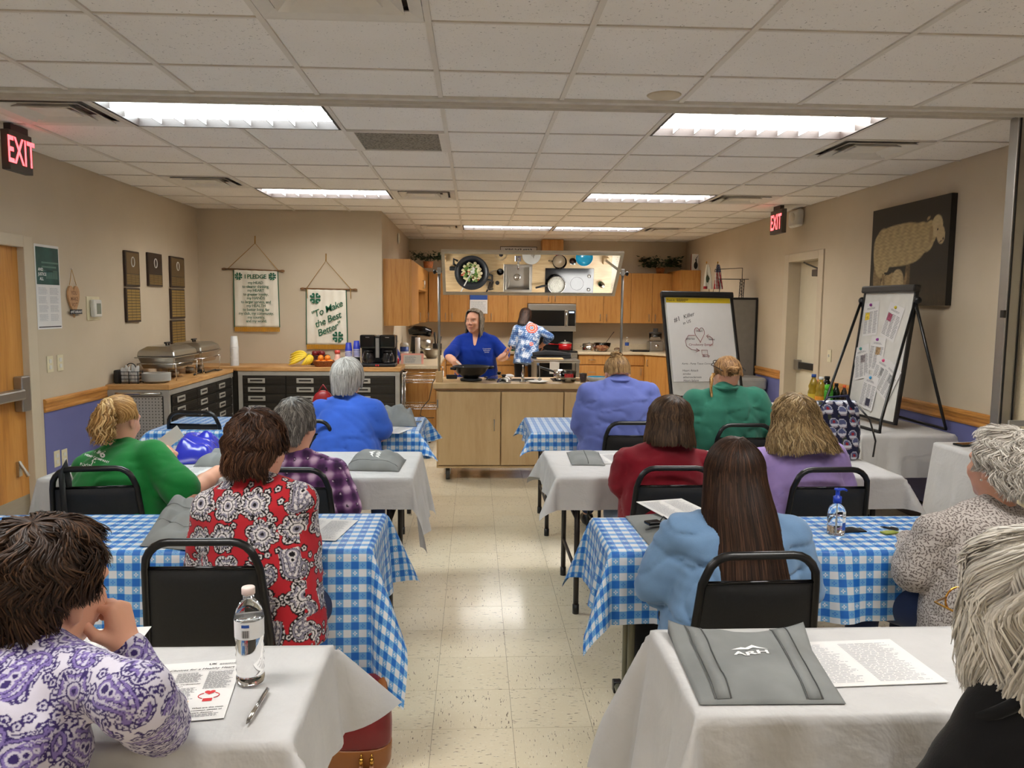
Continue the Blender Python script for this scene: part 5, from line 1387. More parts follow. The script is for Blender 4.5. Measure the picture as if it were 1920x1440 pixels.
# range
rg = thing('stove', 'stainless and black kitchen range with black backguard', 'stove', (1.2,12.2,0))
MB().bb(.835,1.575,11.93,12.56,.02,.90).build('body', 'steel', rg)
MB().bb(.835,1.575,11.9,12.56,.90,.925).build('cooktop', 'black_gloss', rg, bevel=.004)
MB().bb(.835,1.575,12.5,12.58,.925,1.21).build('backguard', 'black_plastic', rg, bevel=.006)
MB().bb(.86,1.55,11.9,11.93,.22,.80).build('oven_door', 'black_gloss', rg, bevel=.004)
MB().tube([(.9,11.9,.76),(.9,11.86,.76),(1.51,11.86,.76),(1.51,11.9,.76)], .012,8).build('oven_handle', 'chrome', rg, smooth=True)
for k in range(5): MB().cyl((.93+k*.135,11.93,.86),(.93+k*.135,11.885,.86),.022,.018,12).build('knob', 'steel', rg, smooth=True)
for x, y in ((1.02,12.08),(1.4,12.08),(1.02,12.36),(1.4,12.36)): MB().lathe([(.06,0),(.095,0),(.095,.006),(.06,.006)], (x, y, .925),20).build('burner', 'toe_black', rg)
# stainless prep cart
pc = thing('prep_cart', 'stainless prep cart before the stove with cutting board', 'cart', (1.12,10.85,0))
MB().bb(.80,1.44,10.6,11.1,.835,.875).build('top', 'steel', pc, bevel=.004)
for x in (.83,1.41):
 for y in (10.63,11.07): MB().bb(x-.02, x+.02, y-.02, y+.02,.06,.835).build('leg', 'steel', pc)
for x in (.83,1.41):
 for y in (10.63,11.07): MB().cyl((x-.012, y, .03),(x+.012, y, .03),.03, n=12).build('wheel', 'black_plastic', pc, smooth=True)
MB().bb(.81,1.43,10.62,11.08,.28,.30).build('lower_shelf', 'steel', pc)
tag(MB().bb(.86,1.22,10.64,10.84,.8752,.893).build('cutting_board', 'maple', bevel=.004), 'pale wooden cutting board on the stainless cart', 'board')
tag(MB().prism([(0,0),(.13,-.005),(.135,.16),(.005,.165)], (1.02,10.585,.69),(1,0,0),(0,0,1),(0,.002,0)).build('paper_towel_sheet', 'paper'), 'crumpled white towel hanging at the cart edge', 'towel')
m = MB().bb(.80,1.36,10.95,11.09,.8755,.90); m.tube([(.82,11.02,.905),(1.0,11.02,.93),(1.2,11.02,.92),(1.36,11.02,.905)], [.05,.06,.055,.045], 8)
tag(m.build('oven_mitt_cloth', fabric('black_cloth', S(26,26,28)), bevel=.01), 'black quilted cloth heaped on the prep cart', 'cloth')
# ---------------------------------------------------------------- pots and counter things
def lathe_thing(name, label, cat, c, prof, mat, n=24, group=None, smooth=True, sx=1., sy=1.):
 return tag(place(MB().lathe(prof, (0,0,0), n, sx=sx, sy=sy), name, mat, c, smooth), label, cat, group)
def place(mb, name, mat, c, smooth=True, bevel=0., rz=0.):
 o = mb.build(name, mat, None, smooth, bevel); o.location = c; o.rotation_euler = (0,0, rz); return o
plain('red_enamel', S(176,22,26),.2)
rp = thing('saucepan', 'red enamel saucepan with lid on the stove', 'pan', (1.40,12.08,.9312))
rp.location = (1.40,12.08,.9312)
MB().lathe([(.0,0),(.09,0),(.1,.01),(.105,.10),(.10,.10),(.095,.012),(0,.01)], (1.40,12.08,.9312),24).build('pot', 'red_enamel', rp, smooth=True)
MB().lathe([(.106,.1),(.1,.112),(.05,.128),(0,.132)], (1.40,12.08,.9312),24).ball((1.40,12.08,.9312+.142),.014).build('lid', 'steel', rp, smooth=True)
MB().tube([(1.30,12.05,1.015),(1.20,12.0,1.025),(1.12,11.96,1.03)], [.009,.012,.012], 8, flat=.6).build('handle', 'red_enamel', rp, smooth=True)
sp = thing('stock_pot', 'small stainless pot beside the stove', 'pot', (1.78,12.1,.9102)); sp.location = (1.78,12.1,.9102)
MB().lathe([(0,0),(.10,0),(.105,.01),(.105,.11),(.10,.11),(.1,.012),(0,.01)], (1.78,12.1,.9102),24).build('pot', 'chrome', sp, smooth=True)
MB().lathe([(.106,.11),(.09,.122),(0,.13)], (1.78,12.1,.9102),24).ball((1.78,12.1,1.05),.013).build('lid', 'steel', sp, smooth=True)
for q in (-1,1): MB().tube([(1.78+q*.104,12.06,.99),(1.78+q*.135,12.08,.99),(1.78+q*.135,12.12,.99),(1.78+q*.104,12.14,.99)], .006,6).build('handle', 'chrome', sp, smooth=True)
gb = thing('mixing_bowl', 'clear glass bowl of orange mixture with a spoon', 'bowl', (1.98,12.08,.9102)); gb.location = (1.98,12.08,.9102)
MB().lathe([(0,0),(.07,0),(.12,.07),(.135,.135),(.13,.135),(.115,.07),(.066,.006),(0,.006)], (1.98,12.08,.9102),24).build('bowl', 'clear', gb, smooth=True)
t = NT('salsa', .5); t.color(t.ramp(t.voro(t.co(),60, out='Color'), [(.2, S(150,60,36)),(.6, S(204,132,88)),(.9, S(226,190,140))]))
MB().lathe([(0,.008),(.06,.01),(.105,.06),(.118,.1),(.06,.112),(0,.115)], (1.98,12.08,.9102),20).build('mixture', 'salsa', gb, smooth=True)
tag(MB().tube([(2.0,12.06,1.0),(2.12,12.02,1.18),(2.15,12.01,1.22)], [.006,.007,.010], 8, flat=.6).build('spoon', 'black_plastic', smooth=True), 'dark spoon standing in the bowl of orange mixture', 'spoon')
fo = MB().ball((2.2,12.0,.945),(.05,.04,.035),10,8); tag(fo.build('foil_ball', 'chrome'), 'crumpled foil beside the glass bowl', 'foil')
wbm = lambda c, h, r: MB().lathe([(0,0),(r*.9,0),(r, .01),(r, h*.3),(r*.93, h*.36),(r, h*.42),(r, h*.66),(r*.8, h*.78),(r*.38, h*.9),(r*.38, h*.95),(0, h*.95)], c, 20)
b_ = thing('water_bottle', 'small clear water bottle at the kitchen wall behind the mirror post', 'bottle', (2.42,12.35,.9102)); b_.location = (2.42,12.35,.9102)
wbm((2.42,12.35,.9102),.21,.033).build('bottle', 'clear', b_, smooth=True); MB().cyl((2.42,12.35,1.1100),(2.42,12.35,1.128),.0135).build('cap', 'white_plastic', b_, smooth=True)
MB().lathe([(.0335,.08),(.0335,.13)], (2.42,12.35,.9102),20, cap=False).build('label_band', 'print_blue', b_, smooth=True)
fp_ = thing('food_processor', 'grey food processor with clear work bowl on the worktop', 'food processor', (2.85,12.25,.9102)); fp_.location = (2.85,12.25,.9102)
MB().bb(2.74,2.96,12.14,12.36,.9105,1.07).build('base', 'alu', fp_, bevel=.02); MB().cyl((2.85,12.139,.99),(2.85,12.12,.99),.032).build('dial', 'chrome', fp_, smooth=True)
MB().lathe([(.085,.16),(.095,.17),(.10,.28),(.095,.28),(.09,.175)], (2.85,12.25,.9102),20).build('work_bowl', 'clear', fp_, smooth=True)
MB().lathe([(.1,.281),(.1,.30),(.04,.305),(.04,.36),(0,.36)], (2.85,12.25,.9102),20).build('lid', plain('smoke_plastic', S(70,68,66),.3), fp_, smooth=True)
jb = thing('blender', 'black blender jar beside the food processor', 'blender', (3.1,12.2,.9102)); jb.location = (3.1,12.2,.9102)
MB().lathe([(0,0),(.07,0),(.075,.03),(.06,.12),(0,.12)], (3.1,12.2,.9102),16).build('base', 'black_plastic', jb, smooth=True)
MB().lathe([(.045,.121),(.07,.33),(.066,.33),(.043,.125)], (3.1,12.2,.9102),16).build('jar', 'clear', jb, smooth=True); MB().lathe([(0,.331),(.07,.331),(.06,.355),(0,.36)], (3.1,12.2,.9102),16).build('lid', 'black_plastic', jb, smooth=True)
sm = thing('soap_bottle', 'clear pump soap bottle near the flip chart edge', 'bottle', (3.0,11.75,.9102)); sm.location = (3.0,11.75,.9102)
MB().lathe([(0,0),(.035,0),(.037,.1),(.02,.14),(.012,.15),(0,.15)], (3.0,11.75,.9102),16).build('bottle', 'clear_thin', sm, smooth=True); MB().cyl((3.0,11.75,1.0603),(3.0,11.75,1.1),.008).tube([(3.0,11.75,1.1),(2.96,11.74,1.1)], .007,6).build('pump', 'white_plastic', sm, smooth=True)
dt = MB().bb(2.45,2.72,12.05,12.25,.9102,.935); tag(dt.build('tray', 'black_plastic', bevel=.008), 'flat black tray on the worktop by the mirror post', 'tray')
for k, (x, cat_c) in enumerate(((.60, S(40,120,60)),(.70, S(200,200,196)))):
 q = thing('spice_jar', ['green capped spice jar by the helper elbow', 'white labelled spice jar by the helper elbow'][k], 'jar', (x, 12.1,.9102)); q.location = (x, 12.1,.9102)
 MB().lathe([(0,0),(.035,0),(.035,.11),(.03,.12),(0,.12)], (x, 12.1,.9102),16).build('jar', plain('jar_%d' % k, cat_c, .4), q, smooth=True)
 MB().lathe([(0,.121),(.034,.121),(.034,.15),(0,.15)], (x, 12.1,.9102),16).build('lid', 'print_green' if k == 0 else 'print_black', q, smooth=True)
# left worktop things
KZ = .9102
def stand(px, py, y): p = at(px, py, 1, y); return (float(p[0]), y, KZ)
mx = thing('stand_mixer', 'black stand mixer with steel bowl on the side worktop', 'mixer', (-.82,11.4, KZ)); x, y = -.80,11.3; mx.location = (x, y, KZ)
MB().bb(x-.09, x+.17, y-.1, y+.1, KZ+.0003, KZ+.035).build('base', 'black_plastic', mx, bevel=.015)
MB().tube([(x-.06, y, KZ+.03),(x-.06, y, KZ+.25)], [.06,.045], 12).build('column', 'black_plastic', mx, smooth=True)
MB().tube([(x-.14, y, KZ+.31),(x-.06, y, KZ+.33),(x+.08, y, KZ+.325),(x+.17, y, KZ+.30),(x+.19, y, KZ+.295)], [.04,.07,.07,.06,.03], 14).build('motor_head', 'black_gloss', mx, smooth=True)
MB().lathe([(0,.04),(.05,.04),(.09,.09),(.11,.2),(.106,.2),(.085,.095),(0,.05)], (x+.10, y, KZ),20).build('bowl', 'steel', mx, smooth=True)
MB().cyl((x+.19, y, KZ+.3),(x+.196, y, KZ+.3),.02).build('hub_cap', 'red_enamel', mx, smooth=True)
pt_ = thing('paper_towel_holder', 'upright white paper towel roll by the mixer', 'paper towel', (-.70,10.3, KZ)); x, y = -.735,10.2; pt_.location = (x, y, KZ)
MB().lathe([(0,0),(.07,0),(.07,.012),(0,.012)], (x, y, KZ),20).build('base', 'steel', pt_); MB().lathe([(.012,.013),(.032,.013),(.032,.275),(.012,.275)], (x, y, KZ),20).build('roll', 'paper', pt_, smooth=True)
ct = thing('wipes_canister', 'white and blue cleaning wipes canister on the worktop', 'canister', (-.88,9.9, KZ)); x, y = -.885,9.95; ct.location = (x, y, KZ)
MB().lathe([(0,0),(.055,0),(.055,.17),(0,.17)], (x, y, KZ),20).build('tub', plain('label_blue', S(48,74,150),.4), ct, smooth=True); MB().lathe([(0,.171),(.056,.171),(.056,.2),(.04,.22),(0,.222)], (x, y, KZ),20).build('lid', 'white_plastic', ct, smooth=True)
MB().lathe([(.0555,.06),(.0555,.11)], (x, y, KZ),20, cap=False).build('label_band', 'print_white', ct, smooth=True)
sb_ = thing('spray_bottle', 'blue cleaner bottle with curved neck on the worktop', 'bottle', (-.96,9.75, KZ)); x, y = -.97,9.75; sb_.location = (x, y, KZ)
MB().lathe([(0,0),(.05,0),(.05,.10),(.03,.14),(.014,.16),(0,.16)], (x, y, KZ),16).build('bottle', plain('cleaner_blue', S(30,60,170),.3), sb_, smooth=True); MB().tube([(x, y, KZ+.161),(x, y, KZ+.22),(x+.03, y, KZ+.25)], [.012,.012,.01], 8).build('sprayer', 'white_plastic', sb_, smooth=True)
cj = thing('candle_jar', 'red jar candle on the worktop edge', 'jar', (-.93,9.25, KZ)); x, y = -.925,9.25; cj.location = (x, y, KZ)
MB().lathe([(0,0),(.042,0),(.045,.06),(.036,.078),(0,.078)], (x, y, KZ),18).build('jar', plain('candle_red', S(168,20,30),.2), cj, smooth=True); MB().lathe([(0,.0785),(.034,.0785),(.034,.1),(0,.104)], (x, y, KZ),18).build('lid', 'clear_thin', cj, smooth=True)
MB().bb(x-.022, x+.022, y-.0462, y-.0452, KZ+.018, KZ+.045).build('label_patch', 'print_white', cj)
fr = thing('framed_sheet', 'pink-edged sheet propped up on the worktop', 'sign', (-.72,9.3, KZ)); fr.location = (-.72,9.28, KZ)
u_, v_ = V3(1,0,0), nrm(V3(0,.25,1)); o_ = V3(-.865,9.26, KZ+.004)
MB().prism([(0,0),(.265,0),(.265,.125),(0,.125)], o_, u_, v_, V3(0,.006,-.001)).build('board', plain('pink_card', S(206,140,124),.6), fr)
m = MB(); rect(m, o_+V3(0,-.0012,0), u_, v_, .21,.105,.03,.0); m.build('sheet', plain('grey_sheet', S(178,172,160),.7), fr)
m = MB(); print_lines(m, o_+V3(0,-.0022,0)+u_*.05+v_*.01, u_, v_, .13,.08,7); m.build('print', 'print_grey', fr)
sbw = thing('steel_bowl', 'stainless mixing bowl on the worktop by the corner', 'bowl', (-.55,10.6, KZ))
x, y = -.56,10.3; sbw.location = (x, y, KZ)
MB().lathe([(0,0),(.06,0),(.10,.06),(.125,.12),(.135,.122),(.12,.118),(.095,.06),(.055,.006),(0,.006)], (x, y, KZ),24).build('bowl', 'steel', sbw, smooth=True); MB().tube([(x-.13, y, KZ+.12),(x-.17, y, KZ+.14),(x-.17, y, KZ+.04)], .005,6).build('handle', 'chrome', sbw, smooth=True)
ub_ = thing('utensil_holder', 'dark utensil crock behind the steel bowl', 'crock', (-.50,11.0, KZ)); x, y = -.52,11.0; ub_.location = (x, y, KZ)
MB().lathe([(0,0),(.06,0),(.065,.16),(.058,.16),(.055,.01),(0,.01)], (x, y, KZ),18).build('crock', 'black_plastic', ub_, smooth=True)
for k in range(5): MB().tube([(x+.02*math.cos(k), y+.02*math.sin(k), KZ+.02),(x+.05*math.cos(k*1.3), y+.05*math.sin(k*1.3), KZ+.26+.02*k)], [.005,.014], 6).build('utensil', 'toe_black', ub_, smooth=True)
yj = thing('yellow_bottle', 'yellow handled bottle behind the coffee maker', 'bottle', (-1.0,9.35, KZ)); x, y = -.985,9.3; yj.location = (x, y, KZ)
MB().lathe([(0,0),(.034,0),(.034,.14),(.016,.17),(0,.17)], (x, y, KZ),14).build('bottle', plain('yellow_plastic', S(220,196,40),.4), yj, smooth=True)
# chrome wire cart
wc = thing('wire_cart', 'chrome wire shelf cart between the bench and island', 'cart', (-.56,8.74,0))
for x in (-.79,-.36):
 for y in (8.56,8.93): MB().cyl((x, y, 0),(x, y, .86),.0125, n=8).build('post', 'chrome', wc, smooth=True)
for zs_ in (.12,.47,.76):
 m = MB()
 for dz in (0,.028):
  m.tube([(-.79,8.56, zs_+dz),(-.36,8.56, zs_+dz),(-.36,8.93, zs_+dz),(-.79,8.93, zs_+dz)], .0035,6, closed=True)
 for k in range(1,22): m.tube([(-.79+.43*k/22,8.56, zs_+.03),(-.79+.43*k/22,8.93, zs_+.03)], .0022,5)
 for k in range(12):
  x = -.79+.43*k/12; m.tube([(x, 8.56, zs_),(x+.018,8.56, zs_+.028),(x+.036,8.56, zs_)], .0018,4)
 m.build('wire_shelf', 'chrome', wc, smooth=True)['kind'] = 'stuff'
for y in (8.56,8.93): MB().tube([(-.79, y, .84),(-.36, y, .84)], .0035,6).build('rail', 'chrome', wc, smooth=True)
# ---------------------------------------------------------------- steel workbenches
plain('drawer_grey', S(66,62,57),.38,.75, vscale=30)
plain('bench_frame', S(170,166,158),.42,.3)
t = NT('pegboard', .45,.3); cv = t.co('Object', (1,1,1)); sxyz = t.n('SeparateXYZ'); t.t.links.new(cv, sxyz.inputs[0])
fx = t.mth('SUBTRACT', t.mth('FRACT', t.mth('MULTIPLY', sxyz.outputs[0], 38.)),.5); fz = t.mth('SUBTRACT', t.mth('FRACT', t.mth('MULTIPLY', sxyz.outputs[2], 38.)),.5)
dd = t.mth('LESS_THAN', t.mth('ADD', t.mth('MULTIPLY', fx, fx), t.mth('MULTIPLY', fz, fz)),.028); t.color(t.mix(dd, S(174,170,162), S(34,32,30)))
def bench(label, x0, x1, y0, y1, zt, face, cols_, rows, end=None):
 b = thing('workbench', label, 'workbench', ((x0+x1)/2,(y0+y1)/2,0),0, 'steel workbenches with drawers')
 MB().bb(x0-.012, x1+.012, y0-.012, y1, zt-.042, zt).build('wooden_top', 'butcher', b, bevel=.004)
 MB().bb(x0+.01, x1-.004, y0+.006, y1,.08, zt-.044).build('case', 'drawer_grey', b)
 pl = y0 if face == '-y' else x1
 for x in (x0, x1-.045):
  for y in (y0, y1-.045): MB().bb(x, x+.045, y-.003, y+.042,.0, zt-.043).build('post', 'bench_frame', b, bevel=.003)
 a0, a1 = (x0+.05, x1-.05) if face == '-y' else (y0+.05, y1-.05)
 fbox(face, pl, a0-.05, a1+.05, zt-.088, zt-.045,.0,.006).build('top_rail', 'bench_frame', b)
 z = zt-.095
 for h_ in rows:
  a = a0
  for wd in cols_:
   w_ = wd*(a1-a0)
   d = fbox(face, pl, a+.004, a+w_-.004, z-h_+.004, z-.002,.0,.012).build('drawer', 'drawer_grey', b, bevel=.004)
   for rz_ in (.3,.7): fbox(face, pl, a+.012, a+w_-.012, z-h_*rz_-.004, z-h_*rz_+.004,.012,.0155).build('rib', 'drawer_grey', d)
   am = a+w_*.32; hw_ = min(.09, w_*.3)
   fbox(face, pl, am-hw_, am+hw_, z-h_/2-.026, z-h_/2+.026,.012,.019).build('handle_plate', 'bench_frame', d, bevel=.004)
   fbox(face, pl, am-hw_*.72, am+hw_*.72, z-h_/2-.007, z-h_/2+.010,.019,.0205).build('handle_recess', 'toe_black', d)
   a += w_
  z -= h_
 for x in (x0+.03, x1-.03): MB().lathe([(0,0),(.02,0),(.02,.03),(0,.03)], (x, y0+.04,0),10).build('foot', 'black_plastic', b)
 return b
b1 = bench('butcher-block steel workbench with pegboard end along the wall', XL+.008,-2.56,6.66,8.40,.92, '+x', (.36,.33,.31),(.095,.095,.095,.095,.15,.15))
MB().bb(XL+.06,-2.61,6.648,6.655,.1,.82).build('pegboard_end', 'pegboard', b1)
MB().bb(XL+.008,-2.56,6.650,6.657,.825,.876).build('end_rail', 'bench_frame', b1)
MB().tube([(-2.98,6.655,.85),(-2.98,6.62,.85),(-2.62,6.62,.85),(-2.62,6.655,.85)], .011,8).build('pull_handle', 'chrome', b1, smooth=True)
b2 = bench('butcher-block steel workbench beneath the two fabric banners', -2.50,-.80,8.40,8.945,.935, '-y', (.28,.40,.32),(.095,.095,.095,.105,.15,.15))
MB().bb(XL+.008,-2.513,8.415,8.945,.893,.935).build('corner_top', 'butcher', b2, bevel=.004)
MB().bb(XL+.02,-2.51,8.43,8.94,.08,.892).build('corner_case', 'drawer_grey', b2)
MB().tube([(-.788,8.46,.87),(-.74,8.46,.87),(-.74,8.72,.87),(-.788,8.72,.87)], .011,8).build('pull_handle', 'chrome', b2, smooth=True)
# ---------------------------------------------------------------- demonstration island
IX0, IX1, IY0, IY1, IZ = -.372,1.432,7.05,7.72,.90
isl = thing('kitchen_island', 'maple demonstration island on casters in front of the class', 'kitchen island', (.53,7.38,0))
SX0, SX1, SY0, SY1 = .315,.585,7.27,7.53          # sink opening
SC0, SC1, TC0, TC1 = .735,1.245,7.29,7.56          # cooktop
m = MB().bb(IX0, SX0, IY0, IY1, IZ-.045, IZ).bb(SX1, IX1, IY0, IY1, IZ-.045, IZ).bb(SX0, SX1, IY0, SY0, IZ-.045, IZ).bb(SX0, SX1, SY1, IY1, IZ-.045, IZ)
t = NT('island_top', .35); v = t.co('Object', (3,22,1)); t.color(t.ramp(t.noise(v, 2.2,4), [(.3, S(190,158,112)),(.7, S(212,184,138))]))
m.build('countertop', 'island_top', isl)
m = MB(); bx0, bx1, by0, by1 = IX0+.03, IX1-.03, IY0+.035, IY1-.03
m.bb(bx0, bx0+.018, by0, by1,.135, IZ-.046).bb(bx1-.018, bx1, by0, by1,.135, IZ-.046).bb(bx0, bx1, by1-.018, by1,.135, IZ-.046).bb(bx0, bx1, by0, by1,.12,.138).bb(bx0, bx1, by0, by0+.02, IZ-.07, IZ-.046).bb(bx0+.018, bx1-.018, by0+.01, by0+.02,.138, IZ-.07)
m.build('carcass', 'maple', isl)
MB().bb(IX0+.01, IX1-.01, IY0+.012, IY0+.034, IZ-.058, IZ-.0455).bb(IX0+.01, IX0+.029, IY0+.034, IY1-.01, IZ-.058, IZ-.0455).bb(IX1-.029, IX1-.01, IY0+.034, IY1-.01, IZ-.058, IZ-.0455).build('edge_band', plain('band_brown', S(134,98,60),.5), isl)  # band under the countertop in one even brown, darker than the maple
wd = (bx1-bx0-.02)/3
for k in range(3):
 a = bx0+.01+k*wd
 d = MB().bb(a+.006, a+wd-.006, by0-.018, by0-.0005,.15, IZ-.075).build('door', 'maple', isl, bevel=.003)
 hx = a+wd-.06 if k == 0 else a+.06
 if k != 1: MB().tube([(hx, by0-.018,.47),(hx, by0-.045,.47),(hx, by0-.045,.57),(hx, by0-.018,.57)], .0045,6).build('handle', 'handle_metal', d, smooth=True)
 if k == 0: MB().bb(a-.004, a+.006, by0-.021, by0-.002,.68,.75).build('hinge', 'handle_metal', d)
for x in (bx0+.10, bx1-.10):
 for y in (by0+.08, by1-.08):
  cs = MB().cyl((x-.018, y, .058),(x+.018, y, .058),.058, n=16).build('caster', plain('caster_grey', S(70,68,66),.5), isl, smooth=True)
  MB().bb(x-.04, x+.04, y-.045, y+.045,.112,.121).bb(x-.026, x-.020, y-.025, y+.025,.05,.113).bb(x+.020, x+.026, y-.025, y+.025,.05,.113).build('caster_fork', 'steel', cs)
# sink, tap, cooktop let into the top
sk = thing('island_sink', 'small stainless sink let into the island top', 'sink', (.45,7.4, IZ)); sk.location = (.45,7.4, IZ)
m = MB(); z0 = IZ-.15
for a in ((SX0-.014, SX1+.014, SY0-.014, SY0+.012),(SX0-.014, SX1+.014, SY1-.012, SY1+.014),(SX0-.014, SX0+.012, SY0+.012, SY1-.012),(SX1-.012, SX1+.014, SY0+.012, SY1-.012)): m.bb(*a, IZ+.0004, IZ+.005)
m.build('rim', 'steel', sk, bevel=.002)
m = MB()
for a in ((SX0+.002, SX0+.006, SY0+.002, SY1-.002),(SX1-.006, SX1-.002, SY0+.002, SY1-.002),(SX0+.006, SX1-.006, SY0+.002, SY0+.006),(SX0+.006, SX1-.006, SY1-.006, SY1-.002)): m.bb(*a, z0, IZ+.0003)
m.bb(SX0+.002, SX1-.002, SY0+.002, SY1-.002, z0-.004, z0)
m.build('basin', 'steel', sk); MB().lathe([(.012,.002),(.035,.002),(.038,.004),(.034,.006),(.015,.003)], (.45,7.41, z0),20).build('drain', 'chrome', sk, smooth=True)
tp = thing('tap', 'chrome tap standing behind the island sink', 'tap', (.447,7.20, IZ)); tp.location = (.447,7.20, IZ)
MB().bb(.415,.479,7.165,7.225, IZ+.0004, IZ+.012).build('base', 'chrome', tp, bevel=.004)
MB().tube([(.447,7.20, IZ+.01),(.447,7.20, IZ+.07),(.447,7.24, IZ+.09),(.447,7.30, IZ+.075)], [.016,.014,.010,.009], 10).build('spout', 'chrome', tp, smooth=True)
MB().tube([(.447,7.20, IZ+.07),(.447,7.185, IZ+.13),(.447,7.175, IZ+.16)], [.009,.006,.008], 8).build('lever', 'chrome', tp, smooth=True)
ck = thing('cooktop', 'black glass cooktop let into the island top', 'cooktop', (.99,7.42, IZ)); ck.location = (.99,7.42, IZ)
MB().bb(SC0, SC1, TC0, TC1, IZ+.0004, IZ+.007).build('glass_plate', plain('ceramic_glass', S(12,12,13),.14), ck, bevel=.002)
for x, r in ((.86,.09),(1.07,.07)): MB().lathe([(r-.003,0),(r, 0),(r, .0006),(r-.003,.0006)], (x, 7.45, IZ+.0071),28).build('burner_ring', 'print_grey', ck)
for y in (7.37,7.51): MB().lathe([(0,0),(.019,0),(.017,.018),(0,.018)], (1.195, y, IZ+.0072),16).build('knob', 'chrome', ck, smooth=True)
# overhead mirror on two posts
mir = thing('demonstration_mirror', 'tilted overhead mirror on metal posts above the island', 'mirror', (.52,7.2, IZ))
ma = math.radians(50); mn = V3(0,-math.cos(ma),-math.sin(ma)); md = V3(0,-math.sin(ma), math.cos(ma))     # normal, up along the glass
mc_ = V3(.517,7.22,1.893); HWm, HHm = .785,.262
MB().obox(mc_-mn*.004, V3(HWm, 0,0), md*HHm, mn*.003).build('mirror_glass', NT('mirror', .015,1.).color((.93,.93,.92)).m, mir)
m = MB(); fwid = .014
for q in (-1,1):
 m.obox(mc_+V3(q*(HWm+fwid),0,0)-mn*.006, V3(fwid, 0,0), md*(HHm+2*fwid), mn*.014)
 m.obox(mc_+md*q*(HHm+fwid)-mn*.006, V3(HWm, 0,0), md*fwid, mn*.014)
m.build('frame', plain('frame_taupe', S(188,176,154),.5), mir, bevel=.002)
MB().obox(mc_-mn*.016, V3(HWm, 0,0), md*HHm, mn*.004).build('backing', 'grey_paint', mir)
for q in (-1,1):
 px_ = mc_[0]+q*(HWm+.055)
 MB().cyl((px_, 7.2, IZ+.09),(px_, 7.2,1.90),.0125, n=12).build('post', 'alu', mir, smooth=True)
 MB().bb(px_-.032, px_+.032,7.17,7.235, IZ+.0004, IZ+.10).build('post_block', 'maple', mir, bevel=.003)
 MB().bb(px_-.016, px_+.016,7.18,7.222,1.885,1.945).build('clamp', 'alu', mir, bevel=.003)
 MB().cyl((px_-q*.04,7.21,1.905),(px_+q*.03,7.21,1.905),.008, n=10).build('pivot', 'alu', mir, smooth=True)
 MB().ball((px_+q*.040,7.2,1.905),(.016,.022,.022),10,8).build('knob', 'black_plastic', mir, smooth=True)
# ---------------------------------------------------------------- things on the island
WX, WY = -.03,7.33
wk_ = thing('electric_wok', 'black electric wok full of vegetables on the island', 'wok', (WX, WY, IZ)); wk_.location = (WX, WY, IZ)
plain('wok_black', S(30,32,36),.35)
MB().lathe([(0,.035),(.07,.035),(.13,.075),(.172,.135),(.176,.137),(.172,.141),(.125,.082),(.065,.042),(0,.042)], (WX, WY, IZ),36).build('pan', 'wok_black', wk_, smooth=True)
MB().lathe([(.10,.0004),(.105,.02),(.07,.034),(0,.034)], (WX, WY, IZ),24).build('base', 'black_plastic', wk_, smooth=True)
for a in (.25, PI+.55): MB().tube([(WX+.165*math.cos(a), WY+.165*math.sin(a)-.03, IZ+.12),(WX+.215*math.cos(a), WY+.215*math.sin(a)-.025, IZ+.125),(WX+.215*math.cos(a), WY+.215*math.sin(a)+.025, IZ+.125),(WX+.165*math.cos(a), WY+.165*math.sin(a)+.03, IZ+.12)], .012,8).build('handle', 'black_plastic', wk_, smooth=True)
MB().bb(WX-.23, WX-.13, WY-.05, WY-.01, IZ+.02, IZ+.06).build('thermostat_plug', 'black_plastic', wk_, bevel=.006)
vc = [S(70,112,44), S(104,140,60), S(212,204,160), S(186,70,44), S(226,214,180), S(128,92,60)]
vm_ = [plain('veg_%d' % k, c_, .55) for k, c_ in enumerate(vc)]
vn = ['green_bean_piece', 'broccoli_piece', 'cauliflower_piece', 'pepper_piece', 'onion_slice', 'mushroom_slice']
vmesh = []
for k in range(6):
 m = MB()
 if k in (0,): m.tube([(-.02,0,0),(0,.004,.003),(.02,0,0)], [.004,.005,.004], 6)
 elif k in (1,2):
  for q in range(5): m.ball((.008*math.cos(q*1.25),.008*math.sin(q*1.25),.004*(q % 2)),.008,6,5)
  m.cyl((0,0,-.012),(0,0,0),.005, n=6)
 elif k == 3: m.prism([(-.016,-.006),(.016,-.004),(.014,.008),(-.014,.006)], (0,0,0),(1,0,0),(0,1,0),(0,0,.004))
 else: m.lathe([(0,0),(.014,0),(.014,.005),(0,.005)], (0,0,0),10)
 me = bpy.data.meshes.new(vn[k]); me.from_pydata(m.v, [], m.f); me.materials.append(vm_[k]); vmesh.append(me)
vl = ['short green vegetable strip stir-frying in the wok', 'dark green floret stir-frying in the wok', 'creamy pale floret stir-frying in the wok', 'red pepper strip stir-frying in the wok', 'pale onion slice stir-frying in the wok', 'brown mushroom slice stir-frying in the wok']
RR = random.Random(5)
for k in range(110):
 r_ = .098*math.sqrt(RR.random()); a = RR.random()*6.28; kk = RR.choice([0,0,1,1,1,2,2,3,4,5])
 o = bpy.data.objects.new(vn[kk], vmesh[kk]); COL.objects.link(o); tag(o, vl[kk], 'vegetable', 'vegetables in the wok')
 o.location = (WX+r_*math.cos(a), WY+r_*math.sin(a), IZ+.056+.35*r_+.012*RR.random()); o.rotation_euler = (RR.random()*.8, RR.random()*.8, RR.random()*6.28); o.scale = (1.15,)*3
sp_ = thing('wooden_spoon', 'pale spoon held in the wok by the presenter', 'spoon', (WX, WY, IZ+.1)); hnd = A(858,684,7.56)
